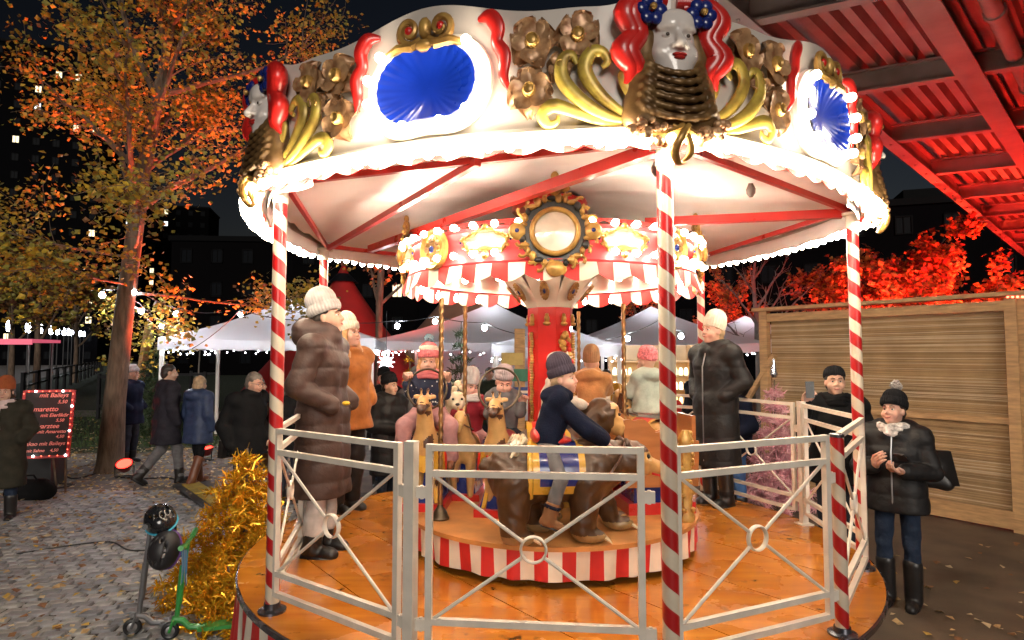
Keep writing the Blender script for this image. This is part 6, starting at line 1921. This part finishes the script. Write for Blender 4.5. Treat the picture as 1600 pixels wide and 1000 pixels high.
# children riding
m_starry = mat('starry_navy', (.014, .018, .045), rough=.8, var=.0)
_n, _l = m_starry.node_tree.nodes, m_starry.node_tree.links
_v = _n.new('ShaderNodeTexVoronoi'); _v.inputs['Scale'].default_value = 26
_l.new(_n.new('ShaderNodeTexCoord').outputs['Object'], _v.inputs['Vector'])
_g = _n.new('ShaderNodeMath'); _g.operation = 'LESS_THAN'; _g.inputs[1].default_value = .17; _l.new(_v.outputs['Distance'], _g.inputs[0])
_x = _n.new('ShaderNodeMix'); _x.data_type = 'RGBA'; _x.inputs['A'].default_value = (.014, .018, .045, 1); _x.inputs['B'].default_value = (.7, .68, .65, 1)
_l.new(_g.outputs[0], _x.inputs['Factor']); _l.new(_x.outputs['Result'], _n['Principled BSDF'].inputs['Base Color'])
person('girl in a pink and blue pompom hat and starry navy jumper on a giraffe', (-.655, 4.86, 1.475), R(4), 1.06, ride(.02, ((-.26, -.26, .55), (.26, -.26, .55)), .27), 1.34, (0, 6, 0), coat=dict(m=m_starry, t=.03, bottom=.09, cuff=.62, collar=False), pants=(c_pinkp, .05), boots=(l_brown, .012, .14), hat=('beanie', c_pink, c_pink, c_blue, c_cream), hair=('long', h_blond), scarf=(c_pink,), hands=(((.15, -.6, .6), (0, .3, -1), 1.0), ((-.15, -.6, .6), (0, .3, -1), 1.0)), skin=m_skin2, seed=22, res=.013)
person('boy in a navy fleece and plum beanie riding the brown bear', (.225, 3.93, 1.395), R(86), 1.01, dict(ride(.15, ((-.06, -.60, .10), (.07, -.62, .10)), .25), kne=((-.40, -.14, -.22), (.40, -.14, -.22)), ank=((-.44, -.02, -.60), (.44, -.02, -.60)), elb=((-.20, -.42, .24), (.20, -.42, .24))), 1.34, (-22, -4, 0), coat=dict(m=c_navy, t=.05, bottom=.09, hood='down', fold=.006), pants=(c_grey, .015), boots=(l_tan, .014, .10), hat=('tall', c_plum, c_plum), hair=('short', h_fair), hands=((None, (0, .2, -1), .8), (None, (0, .2, -1), .8)), skin=m_skin2, seed=23, res=.012, sock=c_navy)
person('toddler in a grey beanie, pale scarf and wine red jacket behind the giraffes', (-.36, 5.16, 1.30), R(16), .98, ride(.04, ((-.16, -.30, .40), (.16, -.30, .40)), .24), 1.38, (14, 10, 10), coat=dict(m=c_red, t=.045, bottom=.09), pants=(c_pinkp, .03), boots=(l_brown, .01, .1), hat=('soft', c_greyk), scarf=(cloth('white_scarf', (.58, .53, .50)),), skin=m_skin2, seed=24, res=.014)
person('child in a lilac grey beanie looking down behind the grab ring', (-.075, 4.82, 1.36), R(14), .96, ride(.06, ((-.05, -.28, .42), (.22, -.20, .46)), .24), 1.38, (-8, 24, 0), coat=dict(m=c_grey, t=.045, bottom=.09, hood='down'), pants=(c_djean, .02), boots=(l_brown, .01, .1), hat=('beanie', cloth('lilac_knit', (.36, .30, .31), bump=.5, bs=60), None), hands=(None, ((.2, -.3, .7), (0, -1, 0), .8)), skin=m_skin2, seed=25, res=.014)
horse('brown horse under the child in the tan hood', (.70, 5.42, TZ), R(168), m_hoof, m_ivory, m_blue)
person('child in a tan teddy jacket and peaked tan hat seen from behind', (.69, 5.36, 1.47), R(166), 1.02, ride(.0, ((-.14, -.28, .36), (.14, -.28, .36)), .22), 1.34, (0, 4, 0), coat=dict(m=c_tan, t=.06, bottom=.09, fold=.009, hood='down'), pants=(c_djean, .02), boots=(l_brown, .01, .1), hat=('soft', cloth('tan_knit', (.36, .21, .11), bump=.5, bs=60)), seed=26, res=.014)
person('child in a beige fleece with both hands on the ape head', (.27, 4.46, 1.48), R(92), .92, ride(.10, ((-.08, -.46, .30), (.08, -.46, .30)), .22), 1.36, (0, 6, 0), coat=dict(m=c_beige, t=.05, bottom=.09), pants=(c_djean, .02), boots=(l_brown, .01, .1), hat=('beanie', c_beige, None), hands=((None, (0, 0, -1), .5), (None, (0, 0, -1), .5)), skin=m_skin2, seed=27, res=.014)
person('child in a mint jacket and speckled pink hat behind the front pole', (1.17, 5.26, 1.47), R(206), 1.04, ride(.03, ((-.14, -.28, .36), (.14, -.28, .36)), .24), 1.34, (10, 4, 0), coat=dict(m=c_mint, t=.06, bottom=.06, fold=.008, hood='down'), pants=(c_mint, .03), boots=(l_brown, .01, .1), hat=('beanie', cloth('speckled_pink', (.66, .20, .22), var=.5, sc=60), None), seed=28, res=.014)
# white stars knitted into the girl's jumper
# ================================================================ things carried and lying about
def phone(label, loc, rot):
    e = empty('phone', loc, 0, label, 'phone'); e.rotation_euler = rot
    q = MB(); q.box((0, 0, 0), (.072, .009, .15)); q.build('case', m_black, e, smooth=False)
    q = MB(); q.box((0, .0055, 0), (.064, .002, .138)); q.build('screen', glow('phone_screen', (.8, .85, 1), .8), e, smooth=False)
    q = MB(); q.box((.018, -.006, .052), (.026, .004, .034)); q.build('camera_bump', m_black, e, smooth=False)
phone('black phone held up by the man in the cap', (2.70, 5.60, 1.68), (R(-8), 0, R(-12)))
phone('black phone held low by the woman in the puffer jacket', (2.97, 4.74, 1.215), (R(62), 0, R(-50)))
hb = empty('handbag', (3.37, 5.06, .99), R(-20), 'black shoulder bag on the arm of the woman in the puffer jacket', 'bag')
q = MB(); q.box((.04, 0, .10), (.34, .11, .27), taper=.72); blob(q, [rc((-.10, 0, .0), (.13, 0, -.03), .05, None, .04), rc((-.10, 0, .0), (-.09, 0, .24), .05, .03, .05), rc((.13, 0, -.03), (.05, 0, .22), .05, .03, .05), el((0, 0, .10), (.11, .045, .14), .05)], .012, 0, folds(.004, 20, 2)); q.build('bag_body', l_black, hb, angle=0)
q = MB(); q.tube([(-.04, -.02, .22), (-.10, -.10, .30), (-.16, -.12, .38), (-.19, -.06, .44)], .011, 6, flat=.5, sm=4); q.build('strap', mat('cognac_leather', (.36, .12, .04), rough=.4), hb)
sb = empty('shoulder_bag', (-3.38, 7.42, .78), R(60), 'small dark shoulder bag on the hip of the man with glasses', 'bag')
q = MB(); q.box((0, 0, .1), (.24, .09, .20), taper=.9); q.build('bag_body', l_black, sb, smooth=False)
q = MB(); q.tube([(-.1, 0, .2), (-.06, .02, .45), (.02, .05, .62)], .01, 5); q.build('strap', l_black, sb)

# pink tinsel tree
def tinsel(name, label, loc, H, rad, n, mats, trunk_m, seed, sz=.09, wid=.010, top=None, shape=1.0, tiers=9, cat='tinsel tree', lop=(0, 0)):
    r = random.Random(seed)
    e = empty(name, loc, 0, label, cat)
    q = MB(); q.tube([(0, 0, 0), (0, 0, H * .97)], [.03, .01], 8); q.build('trunk', trunk_m, e)
    t_ = MB()
    br_ = []
    for k in range(tiers):
        z = H * (.08 + .88 * k / tiers); rr_ = rad * (1 - (z / H) ** shape) + .03
        m = max(5, int(14 * (1 - .6 * k / tiers)))
        for i in range(m):
            a = 2 * PI * i / m + k * .7 + r.uniform(-.2, .2); L = rr_ * r.uniform(.8, 1.12)
            p0 = Vector((0, 0, z + .06)); p1 = Vector((math.cos(a) * L + lop[0] * (1 - z / H), math.sin(a) * L + lop[1] * (1 - z / H), max(.03, z - .12 * L + r.uniform(-.04, .04))))
            br_.append((p0, p1))
    w = [ (b[1] - b[0]).length for b in br_]
    for i in range(n):
        p0, p1 = r.choices(br_, w)[0]
        t = r.random() ** .6
        p = p0.lerp(p1, t) + Vector((r.gauss(0, .012), r.gauss(0, .012), r.gauss(0, .012)))
        d = Vector((r.gauss(0, 1), r.gauss(0, 1), r.gauss(-.1, .9))).normalized(); L = sz * r.uniform(.5, 1.1)
        s = d.orthogonal().normalized() * wid * .5
        s = Matrix.Rotation(r.uniform(0, 6.3), 3, d) @ s
        t_.add([p - s, p + s, p + d * L + s * .6, p + d * L - s * .6], [(0, 1, 2, 3)], r.randrange(len(mats)))
    o = t_.build('crown', mats, e, smooth=False)
    if top: q = MB(); q.lathe([(.03, H - .02), (.05, H + .02), (.02, H + .12), (.012, H + .22)], 10); q.build('top_ornament', top, e)
    return e
m_pt = [mat('pink_tinsel', (.85, .48, .52), rough=.45, var=.2, scale=9), mat('pink_tinsel_deep', (.74, .32, .38), rough=.45, var=.2, scale=9)]
tinsel('pink_tree', 'pale pink tinsel Christmas tree behind the right fence', (3.42, 8.05, 0), 1.72, .46, 9000, m_pt, m_bark, 3, .10, .012, mat('silver_foil', (.6, .6, .66), rough=.2, metal=.9))
m_gt = [mat('gold_tinsel', (.98, .50, .03), rough=.22, metal=.6, var=.2, scale=9), mat('gold_tinsel_amber', (.90, .34, .015), rough=.22, metal=.6, var=.2, scale=9), mat('gold_tinsel_olive', (.80, .48, .03), rough=.22, metal=.6, var=.2)]
tinsel('gold_tinsel_bush', 'bushy gold tinsel tree beside the left edge of the platform', (-2.30, 5.40, 0), 1.22, .60, 12500, m_gt, m_bark, 4, .085, .011, None, 1.25, 10, 'tinsel', (-.06, -.10))
tinsel('gold_tinsel_clump', 'low sagging clump of gold tinsel on the ground by the scooters', (-2.13, 4.72, 0), .42, .34, 4200, m_gt, m_bark, 5, .08, .011, None, 1.0, 5, 'tinsel', (0, 0))
tinsel('gold_cone_tree', 'slim golden cone tree behind the seated girl', (-2.02, 12.2, 0), 2.15, .30, 2500, m_gt, m_bark, 6, .09, .014, None, 1.0, 9)

# green fir and timber post
def fir(label, loc, H, rad, n, seed):
    return tinsel('fir_tree', label, loc, H, rad, n, [mat('fir_needles', (.03, .055, .022), rough=.6, var=.3), mat('fir_needles_light', (.055, .08, .03), rough=.6, var=.3)], m_bark, seed, .13, .022, None, 1.0, 10, 'fir tree')
fir('dark fir tree by the leaning timber post on the left', (-9.0, 15.5, 0), 2.3, .95, 5000, 7)
fir('dark fir tip rising in front of the white tent behind the brass pole', (-1.02, 12.4, 0), 2.75, .7, 3500, 8)
fir('dark fir by the white tent near the bamboo screen', (4.0, 12.0, 0), 2.4, .8, 3500, 9)
q = MB(); q.bar((-9.95, 16.2, 0), (-9.55, 16.2, 2.8), .26, .10); tag(q.build('timber_post', m_wood, smooth=False), 'pale timber post leaning beside the fir tree', 'post')

# signpost by the column
sg = empty('signpost', (.12, 9.6, 0), R(4), 'wooden signpost with yellow, green and blue boards left of the column', 'signpost')
q = MB(); q.box((0, 0, 1.2), (.16, .06, 2.4)); q.build('post', m_wood, sg, smooth=False)
for z, m_, w_ in ((1.93, mat('sign_yellow', (.55, .42, .14), rough=.5), .34), (1.68, mat('sign_green', (.02, .16, .10), rough=.5), .50), (1.40, mat('sign_blue', (.015, .05, .22), rough=.5), .48)):
    q = MB(); q.box((-.12, -.045, z), (w_, .025, .19)); q.build('board', m_, sg, smooth=False)
# lit goods stall
sl = empty('goods_stall', (2.95, 13.2, 0), R(-4), 'market stall with lit golden jars on wooden shelves', 'stall')
for z in (.95, 1.25, 1.55, 1.85):
    q = MB(); q.box((0, 0, z), (1.7, .4, .03)); q.build('shelf', m_wood, sl, smooth=False)
for x in (-.85, .85):
    q = MB(); q.box((x, 0, 1.1), (.06, .4, 2.2)); q.build('side_post', m_wood, sl, smooth=False)
q = MB(); q.box((0, .21, 1.1), (1.7, .02, 2.2)); q.build('back_board', m_bam2, sl, smooth=False)
q = MB(); q.lathe([(.035, 0), (.04, .02), (.04, .10), (.025, .13), (.025, .15)], 8); jar = q.mesh('jar', glow('lit_jar', (1, .72, .28), 1.6)); jar2 = q.mesh('jar', glow('lit_jar_pale', (1, .9, .6), 3.0))
rr = random.Random(3)
for z in (.965, 1.265, 1.565):
    for i in range(15):
        if rr.random() < .15: continue
        o = link('goods_jar', jar if rr.random() < .6 else jar2, None, Matrix.Rotation(R(-4), 3, 'Z') @ Vector((-.75 + i * .107, -.05, 0)) + Vector((2.95, 13.2, z))); tag(o, 'small glowing jar on the stall shelves', 'jar', 'jars on the lit stall')
# star lamp
sta = empty('star_lamp', (-2.45, 12.0, 1.85), 0, 'white star lamp above the onlookers on the left', 'lamp')
q = MB()
for i in range(10):
    a = 2 * PI * i / 10; q.tube([(0, 0, 0), (.17 * math.cos(a), 0, .17 * math.sin(a))], [.05, .004], 6)
q.build('star', glow('star_white', (.95, .95, 1), 3), sta)
q = MB(); q.tube([(0, 0, .05), (0, 0, 1.0)], .006, 4); q.build('cord', m_cable, sta)

# menu board with red lights
mn = empty('menu_board', (-6.72, 8.95, -.02), R(14), 'black menu board edged with red and white lights on an easel', 'sign')
q = MB(); q.box((0, 0, 1.02), (.60, .03, .92), (R(-8), 0, 0)); q.build('board', mat('chalkboard', (.016, .013, .014), rough=.7, var=.3), mn, smooth=False)
q = MB()
for s in (-1, 1): q.box((s * .31, -.002, 1.02), (.035, .045, .96), (R(-8), 0, 0))
for s in (-1, 1): q.box((0, -.002 + s * .065, 1.02 + s * .465), (.585, .045, .035), (R(-8), 0, 0))
q.build('frame', mat('red_frame', (.35, .03, .03), rough=.5), mn, smooth=False)
for s in (-1, 1):
    q = MB(); q.tube([(s * .24, .02, .62), (s * .34, -.16, 0)], .014, 6); q.build('easel_leg', m_bark, mn)
q = MB(); q.tube([(0, .05, 1.1), (0, .40, 0)], .014, 6); q.build('easel_leg', m_bark, mn)
m_chalk = mat('chalk_red_glow', (.85, .35, .30), rough=.9, var=.1, emit=(1, .12, .10), estr=.08)  # red light on the chalk put in as tint and emission
for txt, x, z, sz in (('mit Baileys', -.12, 1.40, .085), ('5,50', .12, 1.31, .07), ('Amaretto', -.24, 1.20, .095), ('mit Eierlikör', -.08, 1.12, .07), ('5,50', .12, 1.05, .06), ('Schwarztee', -.25, .96, .09), ('mit Amaretto', -.10, .89, .065), ('4,50', .14, .82, .06), ('Kakao mit Baileys', -.27, .72, .075), ('mit Sahne    4,50', -.22, .63, .06)):
    cu = bpy.data.curves.new('lettering', 'FONT'); cu.body = txt; cu.size = sz; cu.shear = .25; cu.extrude = .001; cu.offset = .0008
    cu.materials.append(m_chalk)
    to = bpy.data.objects.new('lettering_curve', cu); COL.objects.link(to); bpy.context.view_layer.update()
    me_ = bpy.data.meshes.new_from_object(to.evaluated_get(bpy.context.evaluated_depsgraph_get())); bpy.data.objects.remove(to)
    o = bpy.data.objects.new('lettering', me_); COL.objects.link(o); o.parent = mn
    o.location = (x, -.024 + (z - 1.02) * .139, z); o.rotation_euler = (R(82), 0, 0)
r_pin = glow('red_pin', (1, .06, .04), 3)
for i in range(34):
    t = i / 34 * 3.3
    if t < 1: x, z = -.31, .58 + .9 * t
    elif t < 1.7: x, z = -.31 + .62 * (t - 1) / .7, 1.485
    elif t < 2.7: x, z = .31, 1.485 - .9 * (t - 1.7)
    else: x, z = .31 - .62 * (t - 2.7) / .6, .575
    q = MB(); q.ball((x, -.035 + (z - 1.02) * .139, z), .006 if i % 4 else .015, 6, 5); q.build('bulb', r_pin if i % 4 else glow('white_pin', (1, .95, .95), 9), mn)
L = bpy.data.lights.new('board_glow', 'POINT'); L.energy = 1.2; L.color = (1, .06, .04); L.shadow_soft_size = .12
lo = bpy.data.objects.new('board_glow', L); COL.objects.link(lo); lo.parent = mn; lo.location = (.05, -.35, 1.35)
bgx = empty('duffel_bag', (-6.60, 8.55, 0), R(10), 'black bag on the ground under the menu board', 'bag')
q = MB(); blob(q, [rc((-.18, 0, .13), (.18, 0, .13), .13, None, .05), rc((-.16, 0, .22), (.16, 0, .2), .09, None, .05)], .018, 0, folds(.008, 16, 1)); q.build('bag_body', c_black, bgx, angle=0)
q = MB(); q.tube([(-.12, -.08, .28), (-.08, -.10, .36), (.08, -.10, .36), (.12, -.08, .28)], .012, 6); q.build('handle', c_black, bgx)
q = MB(); q.box((0, 0, .35), (.62, .46, .68), taper=.94); q.box((0, 0, .72), (.66, .5, .05)); tag(q.build('waste_bin', m_black, loc=(-7.25, 9.5, 0), rz=R(10), smooth=False), 'black bin behind the menu board', 'bin')

# cable ramp, cables
cr = empty('cable_ramp', (0, 0, 0), 0, 'black cable ramp with yellow lids on the path', 'cable ramp')
P0, P1 = G(296, 760, 0), G(352, 797, 0)
ddir = (P1 - P0).normalized(); nd = Vector((-ddir.y, ddir.x, 0))
q = MB(); q.bar(P0 + Vector((0, 0, .03)), P1 + Vector((0, 0, .03)), .46, .035); q.build('base', m_black, cr, smooth=False)
for i in range(2):
    a, b = P0.lerp(P1, .03 + .5 * i), P0.lerp(P1, .47 + .5 * i); q = MB(); q.bar(a + Vector((0, 0, .055)), b + Vector((0, 0, .055)), .24, .016); q.build('lid', mat('yellow_rubber', (.45, .32, .04), rough=.6, var=.3), cr, smooth=False)
def cable(label, pts, r_=.012):
    P = [Vector(p) for p in pts]
    path = []
    for i in range(len(P) - 1):
        p0, p1, p2, p3 = P[max(i - 1, 0)], P[i], P[i + 1], P[min(i + 2, len(P) - 1)]
        for k in range(6):
            t = k / 6; path.append(.5 * ((2 * p1) + (p2 - p0) * t + (2 * p0 - 5 * p1 + 4 * p2 - p3) * t * t + (3 * p1 - p0 - 3 * p2 + p3) * t ** 3))
    q = MB(); q.tube(path + [P[-1]], r_, 6); return tag(q.build('power_cable', m_cable), label, 'cable')
cable('black power cable looping from the tree to the menu board', [(-6.9, 10.3, .03), (-7.0, 9.9, .03), (-7.2, 9.7, .28), (-7.0, 9.55, .05), (-6.6, 9.4, .04), (-6.7, 9.1, .04)])
cable('black power cable crossing the gravel by the floodlight', [(-6.4, 10.05, .03), (-5.9, 9.9, .03), (-5.5, 9.95, .03), (-5.0, 9.6, .03), (-4.5, 9.25, .04)])
cable('thin black cable lying on the cobbles', [(-4.9, 6.2, .03), (-4.3, 6.6, .03), (-3.8, 6.3, .03), (-3.3, 6.5, .03)], .008)
# wet seam strip on the platform
# scooters and helmets
def scooter(label, loc, rz, m_, grip, hbar=.84, wheel_r=.06):
    e = empty('kick_scooter', loc, rz, label, 'scooter', 'kick scooters left of the platform')
    q = MB(); q.tube([(0, 0, .10), (-.02, 0, .16), (-.075, 0, hbar)], [.019, .017, .015], 10); q.tube([(-.03, 0, .24), (-.05, 0, .5)], .021, 10); q.build('steering_post', m_, e)
    q = MB(); q.tube([(-.08, -.21, hbar + .02), (-.078, -.08, hbar), (-.075, 0, hbar), (-.078, .08, hbar), (-.08, .21, hbar + .02)], .013, 8); q.build('handlebar', m_, e)
    for s in (-1, 1):
        q = MB(); q.tube([(-.079, s * .12, hbar + .006), (-.08, s * .23, hbar + .022)], .019, 8); q.build('grip', grip, e)
    q = MB(); q.tube([(-.005, 0, .14), (-.06, 0, .12), (-.10, 0, .075), (-.20, 0, .06)], .022, 8); q.slab([(-.16, -.055, .075), (-.66, -.055, .075), (-.66, .055, .075), (-.16, .055, .075)][::-1], .025, n=(0, 0, 1)); q.tube([(-.64, 0, .07), (-.78, 0, .085), (-.84, 0, .13)], [.02, .022, .012], 8, flat=.7); q.build('deck', m_, e)
    for x in (.02, -.74):
        q = MB(); q.tube([(x + wheel_r * .74 * math.cos(a), 0, wheel_r + wheel_r * .74 * math.sin(a)) for a in np.linspace(0, 2 * PI, 21)[:-1]], wheel_r * .27, 8, closed=True); w = q.build('wheel', m_black, e)
        q = MB(); q.lathe([(wheel_r * .2, -.014), (wheel_r * .55, -.008), (wheel_r * .55, .008), (wheel_r * .2, .014)], 14, (x, 0, wheel_r), M=Euler((PI / 2, 0, 0)).to_matrix()); q.build('rim', m_steel, w)
    q = MB(); q.tube([(.02, -.035, wheel_r), (.0, -.03, .13), (0, 0, .15), (0, .03, .13), (.02, .035, wheel_r)], .010, 6); q.build('fork', m_, e)
    return e
m_gsc = mat('green_metal', (.03, .25, .05), rough=.35, var=.15, coat=.3)
m_gry = mat('grey_metal', (.16, .16, .17), rough=.4, metal=.5, var=.15)
scooter('grey kick scooter with helmets on its handlebar', (-2.66, 4.46, 0.02), R(200), m_gry, m_black, .78)
scooter('green kick scooter in front of the gold tinsel', (-2.36, 4.40, 0.02), R(196), m_gsc, m_gsc, .66)
def helmet(label, loc, rot, m_, trim):
    e = empty('helmet', loc, 0, label, 'helmet'); e.rotation_euler = rot
    q = MB()
    vents = [rc((x, -.14, .06 + .02 * (1 - abs(x) * 8)), (x, .13, .075), .010, None, .006, True) for x in (-.055, -.018, .018, .055)]
    blob(q, [el((0, 0, 0), (.105, .135, .105), .01)] + [el((0, 0, -.012), (.088, .117, .094), .008, True)] + [el((0, 0, -.16), (.3, .3, .12), .01, True)] + vents, .0075)
    q.build('shell', m_, e, angle=0)
    q = MB(); q.tube([(.104 * math.cos(a), .134 * math.sin(a), -.034) for a in np.linspace(0, 2 * PI, 30)[:-1]], .006, 6, closed=True); q.build('rim', trim, e)
    q = MB()
    for s in (-1, 1): q.tube([(s * .085, -.06, -.03), (s * .06, -.04, -.12), (0, -.03, -.17)], .006, 5); q.tube([(s * .085, .06, -.03), (s * .06, -.02, -.12)], .006, 5)
    q.build('strap', m_black, e)
helmet('glossy black bicycle helmet on the grey scooter handlebar', (-2.52, 4.48, .82), (R(18), R(-20), R(35)), mat('black_gloss', (.012, .013, .016), rough=.2, coat=.6, var=.1), mat('cyan_trim', (.05, .4, .6), rough=.3))
helmet('dark purple rimmed helmet hanging open below the black one', (-2.44, 4.40, .63), (R(80), R(8), R(-10)), mat('black_matt', (.016, .015, .018), rough=.45), mat('purple_trim', (.12, .05, .22), rough=.3))
q = MB()
for i in range(7):
    q.tube([(-.006 * i, 0, 0), (-.005 * i + .006, -.01, -.10), (-.005 * i + .012 * math.sin(i), 0, -.22 - .01 * (i % 3))], [.006, .007, .004], 5, i % 2, flat=.4)
tag(q.build('streamers', [mat('streamer_blue', (.03, .25, .5), rough=.4), mat('streamer_grey', (.35, .36, .38), rough=.5)], loc=(-2.25, 4.34, .65)), 'blue and grey streamers hanging from the green scooter grip', 'streamers')
